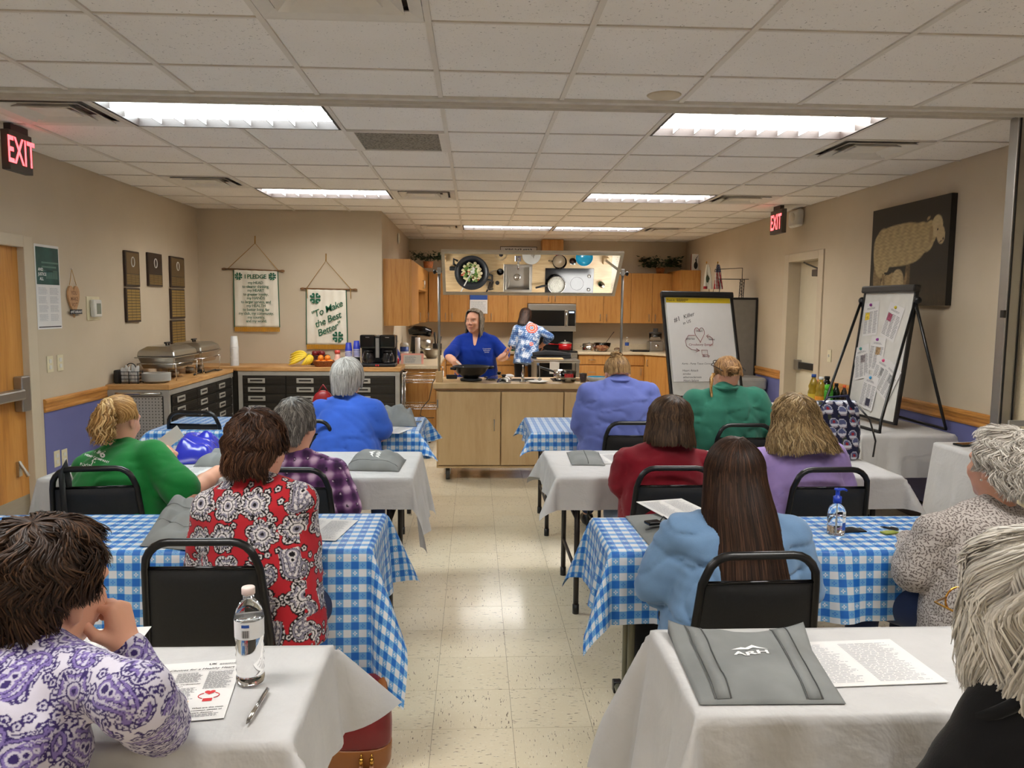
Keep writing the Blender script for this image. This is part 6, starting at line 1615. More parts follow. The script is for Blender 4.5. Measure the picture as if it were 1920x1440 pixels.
MB().tube([(WX+.0, WY-.0, IZ+.085),(hnd[0]*.5+WX*.5, hnd[1]*.5+WY*.5, hnd[2]*.5+(IZ+.085)*.5), tuple(hnd+V3(-.01,.02,.03))], .0065,8).build('handle', 'white_plastic', sp_, smooth=True)
MB().ball((WX+.012, WY-.02, IZ+.08),(.028,.04,.010),12,8).build('spoon_bowl', 'white_plastic', sp_, smooth=True)
# glass lids, ladle, plate, cups, bowls
def glass_disc(name, label, x, y, r, z=IZ+.0006):
 g_ = thing(name, label, 'lid', (x, y, z)); g_.location = (x, y, z)
 MB().lathe([(r, 0),(r, .006),(r*.8,.03),(r*.4,.045),(0,.05),(0,.047),(r*.4,.042),(r*.78,.027),(r*.97,.004)], (x, y, z),32).build('dome', 'clear_thin', g_, smooth=True)
 MB().lathe([(r*.985,0),(r*1.01,0),(r*1.01,.007),(r*.985,.007)], (x, y, z),32).build('rim', 'steel', g_, smooth=True)
 MB().lathe([(0,.050),(.012,.050),(.022,.068),(.018,.076),(0,.078)], (x, y, z),16).build('knob', 'black_plastic', g_, smooth=True)
glass_disc('glass_lid', 'large clear glass pan lid with dark knob lying by the wok', .235,7.44,.125)
glass_disc('glass_lid', 'small clear glass lid at the front of the island', .27,7.15,.065)
sl = thing('slotted_turner', 'black slotted turner lying beside the wok', 'turner', (.16,7.5, IZ+.0005)); sl.location = (.16,7.5, IZ+.0005)
MB().tube([(.10,7.60, IZ+.012),(.135,7.52, IZ+.014)], .008,8).build('handle', 'black_plastic', sl, smooth=True)
for k in range(4): MB().obox(V3(.15+.013*k, 7.475-.003*k, IZ+.010), V3(.0045,.001,0), V3(-.006,.035,0), V3(0,0,.002)).build('tine', 'black_plastic', sl)
MB().obox(V3(.17,7.515, IZ+.010), V3(.025,-.003,0), V3(0,.006,0), V3(0,0,.002)).build('tine_base', 'black_plastic', sl)
lathe_thing('dinner_plate', 'white dinner plate at the front edge of the island', 'plate', (.585,7.155, IZ+.0006), [(0,0),(.055,0),(.095,.014),(.098,.017),(.093,.017),(.054,.006),(0,.006)], 'white_plastic', 36)
ld = thing('ladle', 'small dark ladle resting on the white plate', 'ladle', (.60,7.15, IZ+.018)); ld.location = (.60,7.15, IZ+.018)
MB().ball((.60,7.15, IZ+.034),(.022,.022,.014),12,8).build('cup', 'steel', ld, smooth=True); MB().tube([(.60,7.15, IZ+.04),(.598,7.17, IZ+.16)], .004,6).build('handle', 'steel', ld, smooth=True)
sa = thing('sauce_pan', 'steel saucepan of white rice on the island cooktop', 'pan', (.85,7.455, IZ+.008)); sa.location = (.85,7.455, IZ+.008); z = IZ+.0082
MB().lathe([(0,0),(.085,0),(.09,.01),(.092,.085),(.087,.085),(.085,.012),(0,.01)], (.85,7.455, z),28).build('pot', 'chrome', sa, smooth=True)
MB().tube([(.765,7.46, z+.07),(.70,7.465, z+.09),(.63,7.48, z+.11)], [.010,.012,.010], 8).build('handle', 'black_plastic', sa, smooth=True)
t = NT('rice', .7); vv_ = t.co(); t.color(t.ramp(t.noise(vv_, 160,2), [(.35, S(196,194,180)),(.6, S(238,236,226))])); t.bump(t.voro(vv_, 220),1., .004)
MB().lathe([(0,.012),(.08,.015),(.083,.055),(.05,.064),(0,.068)], (.85,7.455, z),24).build('rice', 'rice', sa, smooth=True)['kind'] = 'stuff'
cupg = thing('measuring_jug', 'clear glass measuring jug with red markings on the island', 'jug', (.872,7.215, IZ)); cupg.location = (.872,7.215, IZ); z = IZ+.0006
MB().lathe([(0,0),(.058,0),(.066,.01),(.074,.105),(.070,.105),(.062,.012),(0,.008)], (.872,7.215, z),28).build('jug', 'clear', cupg, smooth=True)
MB().tube([(.80,7.21, z+.09),(.76,7.205, z+.085),(.765,7.207, z+.035),(.806,7.212, z+.03)], .007,8).build('handle', 'clear', cupg, smooth=True)
m = MB(); [m.add([(.872+.0745*math.sin(a),7.215-.0745*math.cos(a), z+zz_) for a, zz_ in ((a0,.05),(a0+.25,.05),(a0+.25,.085),(a0,.085))], [(0,1,2,3)]) for a0 in (-.6,-.3,0., .3)]
m.build('red_print', 'print_red', cupg)
MB().lathe([(0,.009),(.061,.013),(.065,.04),(0,.04)], (.872,7.215, z),24).build('liquid', plain('broth', S(190,170,140),.1), cupg, smooth=True)
gs = thing('juice_glass', 'small glass of dark liquid on the island', 'glass', (1.01,7.21, IZ)); gs.location = (1.01,7.21, IZ)
MB().lathe([(0,0),(.028,0),(.036,.085),(.033,.085),(.026,.006),(0,.006)], (1.01,7.21, z),20).build('glass', 'clear', gs, smooth=True); MB().lathe([(0,.0065),(.0255,.007),(.029,.03),(0,.03)], (1.01,7.21, z),20).build('liquid', plain('soy', S(40,16,12),.1), gs, smooth=True)
bb_ = thing('serving_bowl', 'white serving bowl turquoise inside on the island', 'bowl', (1.13,7.17, IZ)); bb_.location = (1.13,7.17, IZ)
MB().lathe([(0,0),(.05,0),(.085,.035),(.093,.058),(.089,.058)], (1.13,7.17, z),30, cap=False).build('outer', 'white_plastic', bb_, smooth=True)
MB().lathe([(.0895,.058),(.082,.036),(.05,.007),(0,.006)], (1.13,7.17, z),30, cap=False).build('inner_glaze', plain('turquoise', S(40,150,186),.15), bb_, smooth=True)
bo = thing('sauce_bottle', 'small dark bottle with green label at island corner', 'bottle', (1.32,7.45, IZ)); bo.location = (1.32,7.45, IZ)
MB().lathe([(0,0),(.028,0),(.029,.01),(.029,.10),(.012,.14),(.011,.165),(0,.165)], (1.32,7.45, z),18).build('bottle', plain('dark_glass_b', S(24,20,14),.15), bo, smooth=True)
MB().lathe([(.0293,.03),(.0293,.085)], (1.32,7.45, z),18, cap=False).build('label_band', 'print_green', bo, smooth=True); MB().cyl((1.32,7.45, z+.1655),(1.32,7.45, z+.185),.013).build('cap', 'print_white', bo, smooth=True)
lathe_thing('timer_dome', 'small round black knob-like lid on the island', 'lid', (.265,7.335, IZ+.0006), [(0,0),(.036,0),(.036,.006),(.025,.022),(0,.03)], 'black_gloss')
tag(MB().tube([(IX0-.002,7.6,.90),(IX0-.03,7.55,.86),(IX0-.06,7.5,.70),(IX0-.13,7.45,.62),(IX0-.14,7.4,.56),(IX0-.08,7.38,.54),(IX0-.004,7.36,.545)], .004,6).build('power_cord', 'black_plastic', smooth=True), 'black power cord looping down the island side', 'cord')
tag(MB().ball((.34,7.62, IZ+.02),(.05,.03,.02),10,8).build('crumpled_towel', 'paper'), 'crumpled white towel at the back of the island', 'towel')
# ================================================================== walls: signs, plaques, banners
LW = lambda px, py, d=.004: at(px, py, 0, XL+d)
BW = lambda px, py, d=.004: at(px, py, 1, YBAN-d)
RW = lambda px, py, d=.004: at(px, py, 0, XR-d)
ez = V3(0,0,1)
# poster
p0, p1 = LW(72,618), LW(112,512); w_ = p1[1]-p0[1]; h_ = .60; z0 = p0[2]-.0
ps = thing('wall_poster', 'poster with dark green photo and white lettering over small print', 'poster', (XL, p0[1], z0))
MB().bb(XL+.0005, XL+.003, p0[1], p1[1], z0, z0+h_).build('sheet', 'paper', ps)
o_ = V3(XL+.0038, p0[1], z0); u_ = V3(0,1,0)
m = MB(); rect(m, o_, u_, ez, w_*.93, h_*.44, w_*.035, h_*.53); m.build('photo', plain('teal_dark', S(34,76,70),.6, vscale=9, var=.3), ps)
m = MB()
for k in range(3): rect(m, o_+V3(.0006,0,0), u_, ez, w_*(.7-.1*k), h_*.02, w_*.25, h_*(.78-.05*k))
for k in range(9): rect(m, o_+V3(.0006,0,0), u_, ez, w_*.03, h_*.1, w_*(.42+.055*k), h_*.60)
m.build('photo_detail', plain('teal_light', S(84,120,110),.6), ps)
m = MB()
for s_, yy in (('AND', .69),('JUSTICE', .635),('  ALL', .58)): put_text(m, s_, o_+V3(.0012,0,0)+u_*w_*.1+ez*h_*yy, u_, ez, .030, bold=.02, align='LEFT')
m.build('lettering', 'print_white', ps)
m = MB(); R_ = random.Random(2)
for cx in (.08,.54):
 for k in range(4): print_lines(m, o_+u_*w_*cx+ez*h_*(.41-.105*k), u_, ez, w_*.38, h_*.085,7, R_)
m.build('small_print', 'print_light', ps); m = MB(); rect(m, o_, u_, ez, w_*.93, h_*.012, w_*.035, h_*.02); m.build('rule', 'print_black', ps)
# wooden heart
c_ = LW(136,563); hs = thing('heart_sign', 'wooden heart plaque hanging on a string with black ribbon', 'sign', (XL, c_[1], c_[2]))
hpts = []
for k in range(40):
 a = 2*PI*k/40; hpts.append((.0085*16*math.sin(a)**3*.62,.0085*(13*math.cos(a)-5*math.cos(2*a)-2*math.cos(3*a)-math.cos(4*a))*.98))
MB().prism(hpts, (XL+.004, c_[1], c_[2]+.01), u_, ez, (.014,0,0)).build('heart', plain('ply', S(186,142,100),.6, vscale=30, var=.15), hs)
m = MB()
for k, s_ in enumerate(('YOU', 'MAKE', 'VOT')): put_text(m, s_, (XL+.0188, c_[1], c_[2]+.042-.045*k), u_, ez, .042, bold=.012)
m.build('engraving', plain('burn', S(112,74,46),.7), hs)
MB().bb(XL+.019, XL+.024, c_[1]-.075, c_[1]+.10, c_[2]-.105, c_[2]-.07).build('ribbon', 'print_black', hs)
m = MB(); put_text(m, '#VETABRANY', (XL+.0246, c_[1]+.012, c_[2]-.098), u_, ez, .028); m.build('ribbon_text', 'print_white', hs)
MB().tube([(XL+.012, c_[1]-.05, c_[2]+.115),(XL+.008, c_[1], c_[2]+.235),(XL+.012, c_[1]+.05, c_[2]+.115)], .002,5).build('string', 'rope', hs, smooth=True)
MB().ball((XL+.006, c_[1], c_[2]+.235),.006).build('nail', 'chrome', hs, smooth=True)
# thermostat
c_ = LW(174,577); th_ = thing('thermostat', 'white thermostat with grey display in clear guard', 'thermostat', (XL, c_[1], c_[2]))
MB().bb(XL+.0005, XL+.008, c_[1]-.10, c_[1]+.11, c_[2]-.10, c_[2]+.09).build('back_plate', 'ivory', th_, bevel=.003)
MB().bb(XL+.0085, XL+.045, c_[1]-.06, c_[1]+.075, c_[2]-.075, c_[2]+.065).build('housing', 'white_plastic', th_, bevel=.012)
MB().bb(XL+.045, XL+.047, c_[1]-.02, c_[1]+.05, c_[2]-.05, c_[2]+.035).build('display', plain('lcd', S(120,126,112),.3), th_)
def outlet(px, py, wall, label, kind='outlet'):
 c = LW(px, py) if wall < 0 else RW(px, py); s = 1 if wall < 0 else -1; x = XL if wall < 0 else XR
 o = thing('wall_'+kind, label, kind, (x, c[1], c[2]))
 a, b = sorted((x+s*.0005, x+s*.007)); MB().bb(a, b, c[1]-.04, c[1]+.04, c[2]-.06, c[2]+.06).build('plate', 'ivory', o, bevel=.003)
 a, b = sorted((x+s*.0072, x+s*.010))
 if kind == 'outlet':
  for dz in (-.022,.022): MB().bb(a, b, c[1]-.016, c[1]+.016, c[2]+dz-.014, c[2]+dz+.014).build('socket', 'white_plastic', o)
 else: MB().bb(a, x+s*.018 if s > 0 else b, c[1]-.006, c[1]+.006, c[2]-.012, c[2]+.012).build('toggle', 'white_plastic', o) if s > 0 else MB().bb(x-.018, b, c[1]-.006, c[1]+.006, c[2]-.012, c[2]+.012).build('toggle', 'white_plastic', o)
outlet(94,683,-1, 'ivory outlet plate next to the oak door frame'); outlet(113,680,-1, 'ivory outlet plate above rail, on the thermostat side')
outlet(107,860,-1, 'ivory outlet plate low on the blue wall near door'); outlet(121,857,-1, 'ivory outlet plate low on the blue wall near green shirt')
outlet(1555,667,1, 'ivory light switch beside the cream exit door', 'switch')
# plaques
plain('plaque_wood', S(52,34,24),.35); plain('brass', S(176,148,84),.35,.6); plain('brass_dull', S(120,98,66),.45,.4)
def plaque(px, py0, py1, label, header, cols_, rows):
 a, b = LW(px-12, py1), LW(px+12, py0); y0, y1 = a[1], b[1]; z1 = LW(px, py0)[2]; z0 = LW(px, py1)[2]
 p = thing('award_plaque', label, 'plaque', (XL, (y0+y1)/2, z0),0, 'award plaques on the side wall')
 MB().bb(XL+.0005, XL+.022, y0, y1, z0, z1).build('board', 'plaque_wood', p, bevel=.004)
 zt = z1-.012
 if header:
  MB().bb(XL+.0225, XL+.0235, y0+.02, y1-.02, z1-.20, z1-.015).build('header_plate', 'brass_dull' if header == 1 else 'plaque_wood', p)
  m_ = MB(); m_.tube([(XL+.0245,(y0+y1)/2+.035*math.cos(a), z1-.095+.042*math.sin(a)) for a in np.linspace(0,6.28,19)[:-1]], .005,5, closed=True); m_.build('seal_ring', 'white_plastic', p)
  zt = z1-.205
 hh = (zt-z0-.015)/rows; ww = (y1-y0-.03)/cols_
 for r in range(rows):
  for c in range(cols_): MB().bb(XL+.0222, XL+.0236, y0+.015+c*ww+.003, y0+.015+(c+1)*ww-.003, zt-(r+1)*hh+.003, zt-r*hh-.003).build('name_plate', 'brass', p)
plaque(245,471,537, 'award plaque with round seal, first by the thermostat', 1,3,8); plaque(247,540,604, 'award plaque of brass plates under the first sealed plaque', 0,3,11)
plaque(288,475,537, 'award plaque with dark header hanging alone between two columns', 2,3,8); plaque(330,482,539, 'award plaque with round seal nearest the banner wall', 1,3,8)
plaque(331,542,597, 'award plaque in the middle of the column of three', 0,3,10); plaque(332,600,650, 'award plaque at the bottom of the column of three', 0,3,9)
# banners
t = NT('satin', .35,0,.5); v = t.co('Object', (18,1,2)); t.color(t.ramp(t.noise(t.co(),5,3), [(.3, S(226,218,200)),(.7, S(238,232,216))])); t.bump(t.noise(v, 1.2,3),.4,.01); t.set('Sheen Weight', .3)
plain('fringe', S(206,150,40),.8, vscale=300, var=.35); plain('rod_wood', S(120,84,48),.5)
def clover(mb, hb, c, u, v, r):
 c, u, v = (np.array(q, float) for q in (c, u, v))
 for k in range(4):
  a = PI/4+k*PI/2; d = u*math.cos(a)+v*math.sin(a); w2 = -u*math.sin(a)+v*math.cos(a)
  pts = [c+w2*r*.52*math.sin(b)**3+d*r*(.62+(13*math.cos(b)-5*math.cos(2*b)-2*math.cos(3*b)-math.cos(4*b))/32) for b in np.linspace(0,2*PI, 23)[:-1]]
  mb.add(pts, [tuple(range(22))]); put_text(hb, 'H', c+d*r*.72-v*r*.13, u, v, r*.36, bold=.02)
 mb.add([c-v*r*.2-u*r*.04, c-v*r*.2+u*r*.04, c-v*r*1.15+u*r*.18, c-v*r*1.12+u*r*.06], [(0,1,2,3)])
ux = V3(1,0,0)
def banner(label, xl, xr, zt, zb, rod0, rod1, apex, tails):
 b = thing('fabric_banner', label, 'banner', ((xl+xr)/2, YBAN, zb))
 yv = YBAN-.024
 wv_ = lambda u, v: (xl+(xr-xl)*u+.012*(v-.5)*(2*u-1)*-.6, yv+.006*math.sin(u*14)*(1-v)+.004*math.sin(u*31+2), zb+(zt-zb)*v)
 MB().grid(wv_, 30,24).build('cloth', 'satin', b, smooth=True, solid=.002)
 for k in (0,1): MB().tube([wv_(k, q/10) for q in range(11)], .005,6).build('side_trim', 'print_green', b, smooth=True)
 m_ = MB()
 for k in range(46):
  p = wv_((k+.5)/46,0); m_.tube([p, (p[0]+.002, p[1], p[2]-.05)], .0042,4)
 m_.build('fringe', 'fringe', b)['kind'] = 'stuff'
 MB().cyl((rod0[0], yv, rod0[2]),(rod1[0], yv, rod1[2]),.008, n=8).build('rod', 'rod_wood', b, smooth=True)
 for r, s in ((rod0,-1),(rod1,1)): MB().ball((r[0], yv, r[2]),(.028,.012,.012),8,6).build('finial', 'rod_wood', b, smooth=True)
 MB().tube([(rod0[0]+.04, yv, rod0[2]), tuple(apex),(rod1[0]-.04, yv, rod1[2])], .0035,5).build('cord', 'rope', b, smooth=True)
 MB().tube([tuple(apex),(apex[0]+.002, apex[1]+.004, apex[2]+.08)], .006,6).build('cord_knot', 'rope', b, smooth=True)
 if tails:
  for r in (rod0[0]+.05, rod1[0]-.05): MB().tube([(r, yv-.008, rod0[2]),(r+.004, yv-.008, rod0[2]-.11)], .004,5).build('cord_tail', 'rope', b, smooth=True)
 return b, yv
q0, q1 = BW(441,613), BW(522,506); B1 = banner('white satin banner with green pledge text and two clovers', q0[0], q1[0], q1[2], q0[2], BW(421,504), BW(530,508), BW(478,456,.015), False)
lines = ['my HEAD', 'to clearer thinking,', 'my HEART', 'to greater loyalty,', 'my HANDS', 'to larger service, and', 'my HEALTH', 'to better living, for', 'my club, my community,', 'my country,', 'and my world.']
m, hb = MB(), MB(); xm = (q0[0]+q1[0])/2; yt = B1[1]-.013; zt, zb = q1[2], q0[2]
put_text(m, 'I PLEDGE', (xm, yt, zt-.100), ux, ez, .066, bold=.015, spacing=.9)
for k, s_ in enumerate(lines): put_text(m, s_, (xm, yt, zt-.160-.0425*k), ux, ez, .044, bold=.008, spacing=.9)
for s in (-1,1): clover(m, hb, (xm+s*.185, yt, zt-.075), ux, ez, .042)
m.build('lettering', 'print_green', B1[0]); hb.v = [(p[0], p[1]-.001, p[2]) for p in hb.v]; hb.build('clover_letters', 'print_white', B1[0])
q0, q1 = BW(576,646), BW(650,543); B2 = banner('white satin banner with slanted green script and two clovers', q0[0], q1[0], q1[2], q0[2], BW(568,541), BW(666,543), BW(611,489,.015), True)
m, hb = MB(), MB(); xm = (q0[0]+q1[0])/2; yt = B2[1]-.013; zt = q1[2]; ua, va = nrm(V3(1,0,.42)), nrm(V3(-.42,0,1))
for s_, dx, dz, sz in (('"To Make', .015,-.255,.105),('the Best', .025,-.37,.105),('Better"', .035,-.475,.105)): put_text(m, s_, (xm+dx, yt, zt+dz), ua, va, sz, shear=.3, bold=.006, spacing=.9)
clover(m, hb, (xm-.12, yt, zt-.10), ux, ez, .062); clover(m, hb, (xm+.125, yt, zt-.53), ux, ez, .062)
m.build('lettering', 'print_green', B2[0]); hb.v = [(p[0], p[1]-.001, p[2]) for p in hb.v]; hb.build('clover_letters', 'print_white', B2[0])
# alarm strobe on the alcove wall
c_ = at(747,447,0, XA+.01); sv = thing('alarm_strobe', 'white oval strobe on the kitchen alcove wall', 'alarm', (XA, c_[1], c_[2]))
MB().ball((XA+.014, c_[1], c_[2]),(.013,.06,.075),14,10).build('body', 'white_plastic', sv, smooth=True); MB().ball((XA+.022, c_[1]+.01, c_[2]),(.014,.025,.05),10,8).build('lens', 'ivory', sv, smooth=True)
# exit signs
plain('exit_case', S(72,66,60),.5); emit('exit_red', (1,.035,.05),2.2)
def exit_sign(label, x, y0, y1, z0, z1, s):
 e = thing('exit_sign', label, 'exit sign', (x, (y0+y1)/2, ZC)); a, b = sorted((x, x-s*.05))
 MB().bb(a, b, y0, y1, z0, z1).build('case', 'exit_case', e, bevel=.004)
 MB().bb(a+.005, b-.005,(y0+y1)/2-.09,(y0+y1)/2+.09, z1, ZC-.0005).build('canopy', 'black_plastic', e)
 m_ = MB(); u = V3(0, s, 0) if s > 0 else V3(0,-1,0)
 P, Fc = text_geo('EXIT', .205, bold=.015); o = V3(x+s*.0012,(y0+y1)/2, z0+.045)
 m_.add([o+u*p[0]*.68+ez*p[1]*1.05 for p in P], Fc); m_.build('letters', 'exit_red', e)
 return e
ya, yb = at(18,280,0,-2.70)[1], at(61,290,0,-2.70)[1]
exit_sign('red lettered exit sign near the oak door, in full view', -2.70, ya, yb, 2.37,2.60,1)
exit_sign('red lettered exit sign before the cream door', 3.08,7.86,8.17,2.36,2.60,-1)
c_ = RW(1498,410); em = thing('emergency_light', 'white rounded emergency light unit high on the wall', 'emergency light', (XR, c_[1], c_[2]))
MB().bb(XR-.07, XR-.001, c_[1]-.14, c_[1]+.14, c_[2]-.09, c_[2]+.09).build('housing', 'white_plastic', em, bevel=.035, seg=4); MB().ball((XR-.072, c_[1], c_[2]+.01),(.02,.05,.05),14,10).build('lamp_head', 'white_paint', em, smooth=True)
# sheep picture
PY0, PY1, PZ0, PZ1 = 5.47,6.56,1.63,2.42
pic = thing('sheep_picture', 'dark canvas picture of a ewe with her lamb', 'picture', (XR, (PY0+PY1)/2, PZ0))
MB().bb(XR-.045, XR-.001, PY0, PY1, PZ0, PZ1).build('canvas_block', plain('canvas_edge', S(30,27,22),.7), pic)
NU, NV = 140,104
uu, vv_ = np.meshgrid(np.linspace(0,1, NU+1), np.linspace(0,1, NV+1)); s_, t_ = uu.ravel(), vv_.ravel()
col = np.tile(np.array(S(52,46,37)),(len(s_),1)); nzp = wobble(3,1,9,(60,25,0)); nzf = wobble(6,1,10,(60,130,0)); z0_ = 0*s_
straw = np.clip((.30-t_)/.25,0,1)*(.45+.9*np.abs(nzp(s_*2, t_*3, z0_)))
col = col*(1-.45*straw[:, None])+np.array(S(104,84,56))*.45*straw[:, None]
def soft(cx, cy, rx_, ry_, rot=0., p=2.):
 dx, dy = s_-cx, (t_-cy)*.725; c2, s2 = math.cos(rot), math.sin(rot); a, b = dx*c2+dy*s2,-dx*s2+dy*c2
 return np.clip((1-(np.abs(a/rx_)**p+np.abs(b/ry_)**p))*7,0,1)
wool = np.array(S(186,164,118)); wd_ = np.array(S(108,88,56))
fur = np.clip(.5+1.3*nzf(s_*1.5, t_, z0_),0,1)[:, None]
def daub(mask, c, shade=.35):
 global col
 cc = np.array(c)*(1-shade*fur)+0*wd_; col = col*(1-mask[:, None])+cc*mask[:, None]
for a in ((.12,.30,.075,.17,0, S(142,120,84)),(.19,.2,.03,.16,0, S(92,76,52)),(.53,.26,.035,.16,0, S(110,92,64))): daub(soft(*a[:5]), a[5])
for a in ((.39,.60,.36,.155,.02,2.8),(.17,.54,.135,.19),(.66,.63,.14,.12,.3),(.74,.64,.10,.105,.4),(.79,.68,.07,.085,.3)): daub(soft(*a), wool)
daub(soft(.86,.73,.066,.075), S(196,176,134),.15); daub(soft(.905,.65,.048,.070,.30), S(190,168,128),.12); daub(soft(.795,.66,.020,.062,-.12), S(164,140,100),.2)
daub(soft(.755,.815,.022,.012,.5), S(170,146,108)); daub(soft(.868,.695,.011,.008), S(40,30,22),0); daub(soft(.935,.605,.009,.009), S(60,44,34),0); daub(soft(.915,.585,.02,.004,.3), S(96,72,56),0)
daub(soft(.33,.20,.17,.10), S(176,152,108)); daub(soft(.40,.25,.085,.085), S(192,170,128)); daub(soft(.505,.25,.018,.06,-.25), S(150,124,86)); daub(soft(.20,.27,.018,.05,.3), S(140,116,80)); daub(soft(.255,.33,.05,.012), S(44,38,30),0)
yy = PY1-(PY1-PY0)*s_; V = np.stack([np.full_like(s_, XR-.0465), yy, PZ0+(PZ1-PZ0)*t_], 1); ii, jj = np.meshgrid(np.arange(NU), np.arange(NV)); a0 = (jj*(NU+1)+ii).ravel()
np_mesh('painted_surface', V, np.stack([a0, a0+1, a0+NU+2, a0+NU+1], 1), attr_mat('painting', 'col', .6), pic, False, np.clip(col, 0,1))
# ================================================================== on the benches
BZ1, BZ2 = .9204,.9354
def on1(px, py): p = at(px, py, 2, BZ1); return p
def on2(px, y): p = at(px, 680,1, y); return float(p[0])
def chafer(label, x, y, rz):
 c = thing('chafing_dish', label, 'chafing dish', (0,0,0),0, 'chafing dishes on the workbench')
 L, W = .29,.17
 for sx in (-1,1):
  m_ = MB().tube([(sx*L*.86,-W*.95,.004),(sx*L*.92,-W*.98,.15),(sx*L*.92, W*.98,.15),(sx*L*.86, W*.95,.004)], .005,6); m_.build('stand_leg', 'chrome', c, smooth=True)
 for sy in (-1,1): MB().tube([(-L*.92, sy*W*.98,.15),(L*.92, sy*W*.98,.15)], .004,6).build('stand_rail', 'chrome', c, smooth=True)
 def fr_(a, b, z): return [(-a, -b, z),(a, -b, z),(a, b, z),(-a, b, z)]
 m_ = MB(); a = fr_(L*.80, W*.78,.105); b = fr_(L*.92, W*.93,.20); m_.add(a+b, [(3,2,1,0)]+[(k, (k+1) % 4,4+(k+1) % 4,4+k) for k in range(4)]); m_.build('water_pan', 'steel', c, bevel=.01)
 MB().bb(-L*1.02, L*1.02,-W*1.04, W*1.04,.2005,.212).build('pan_rim', 'steel', c, bevel=.004)
 m_ = MB(); a = fr_(L*.97, W*.98,.2125); b = fr_(L*.93, W*.92,.265); d = fr_(L*.72, W*.62,.30); m_.add(a+b+d, [(8,9,10,11)]+[(k, (k+1) % 4,4+(k+1) % 4,4+k) for k in range(4)]+[(4+k, 4+(k+1) % 4,8+(k+1) % 4,8+k) for k in range(4)]+[(3,2,1,0)]); m_.build('lid', 'steel', c, bevel=.012)
 MB().bb(-.055,.055,-.012,.012,.318,.332).bb(-.035,-.022,-.008,.008,.3,.318).bb(.022,.035,-.008,.008,.3,.318).build('lid_handle', 'black_plastic', c, bevel=.003)
 for sx in (-.14,.14): MB().lathe([(0,0),(.04,0),(.04,.055),(0,.055)], (sx, 0,.004),14).build('fuel_can', 'steel', c, smooth=True)
 c.location = (x, y, BZ1); c.rotation_euler = (0,0, rz); return c
chafer('stainless chafing dish in front on the workbench, beside the plates', -2.78,7.25, PI/2); chafer('stainless chafing dish farther along the workbench, by the banner corner', -2.80,7.98, PI/2)
c_ = on1(296,718)
pm = MB().lathe([(0,0),(.075,0),(.115,.018),(.118,.019),(.114,.021),(.074,.003),(0,.003)], (0,0,0),30); pme = None
for k in range(16):
 if pme is None: o = pm.build('foam_plate', 'white_plastic', smooth=True); pme = o.data
 else: o = bpy.data.objects.new('foam_plate', pme); COL.objects.link(o)
 o.location = (-2.735,6.86, BZ1+.0005+k*.0042); tag(o, 'white foam plate in the stack beside the wire caddy', 'plate', 'stack of white foam plates')
cd_ = thing('napkin_caddy', 'black wire caddy filled with white napkins and cutlery', 'caddy', (-2.90,6.80, BZ1))
x0, x1, y0, y1 = -2.99,-2.84,6.74,6.84
for z in (.01,.04,.07,.10): MB().tube([(x0, y0, BZ1+z),(x1, y0, BZ1+z),(x1, y1, BZ1+z),(x0, y1, BZ1+z)], .003,6, closed=True).build('wire', 'black_paint', cd_, smooth=True)
for x in (x0,(x0+x1)/2, x1):
 for y in (y0, y1): MB().cyl((x, y, BZ1+.0003),(x, y, BZ1+.105),.004, n=6).build('upright', 'black_paint', cd_, smooth=True)
MB().tube([((x0+x1)/2-.04,(y0+y1)/2, BZ1+.10)]+[((x0+x1)/2-.04*math.cos(a),(y0+y1)/2, BZ1+.13+.04*math.sin(a)) for a in np.linspace(0, PI, 9)]+[((x0+x1)/2+.04,(y0+y1)/2, BZ1+.10)], .004,6).build('carry_loop', 'black_paint', cd_, smooth=True)
RR = random.Random(9)
for k in range(7):
 x = x0+.018+(k % 4)*.036; y = y0+.03+.04*(k//4); m_ = MB()
 m_.grid(lambda u, v: (x-.016+.032*u+.012*(u-.5)*v, y+.008*math.sin(u*5+k), BZ1+.008+(.115+.03*math.sin(k*2.3))*v+.012*math.sin(u*6+k)*v),8,4); o = m_.build('napkin', 'paper', smooth=True, solid=.006); tag(o, 'white folded napkin standing in the black wire caddy', 'napkin', 'napkins in the caddy')
tag(MB().bb(-3.045,-3.0,6.74,6.83, BZ1+.0004, BZ1+.115).build('radio_speaker', 'black_plastic', bevel=.012), 'small black speaker standing at the bench corner', 'speaker')
# serving tools beside the chafing dishes
tag(MB().tube([(-2.62,7.75, BZ1+.012),(-2.62,8.05, BZ1+.016)], .009,8).bb(-2.66,-2.585,8.05,8.16, BZ1+.004, BZ1+.010).build('serving_turner', 'black_plastic', bevel=.002), 'black serving turner lying by the far chafing dish', 'turner')
tag(MB().tube([(-2.64,7.5, BZ1+.012),(-2.66,7.72, BZ1+.02)], .008,8).ball((-2.665,7.76, BZ1+.022),(.035,.045,.018),10,8).build('serving_spoon', 'black_plastic', smooth=True), 'black serving spoon lying between the chafing dishes', 'spoon')
def cup_stack(n, x, y, z, r0, r1, h, step, mat, label, group, rim=None, flip=True, name='paper_cup'):
 """nested cups, mouth down; each cup a thing"""
 pr = [(r0, h),(r1,0)] if flip else [(r0,0),(r1, h)]
 first = None
 for k in range(n):
  if first is None:
   c = thing(name, label, 'cup', (0,0,0),0, group)
   MB().lathe([(r1,0),(r0, h),(0, h),(0, h-.003),(r0-.003, h-.003),(r1-.003,0)], (0,0,0),20, cap=False).build('cup_wall', mat, c, smooth=True)
   MB().lathe([(r1-.002,0),(r1+.002,0),(r1+.002,.005),(r1-.002,.005)], (0,0,0),20).build('rim', rim or mat, c, smooth=True); first = c
  else: c = copy_tree(first)
  c.location = (x, y, z+.0004+k*step)
plain('cup_blue', S(34,52,168),.5); plain('cup_clear', S(226,226,224),.25); plain('cup_black', S(24,24,26),.5); plain('cup_purple', S(120,24,110),.5)
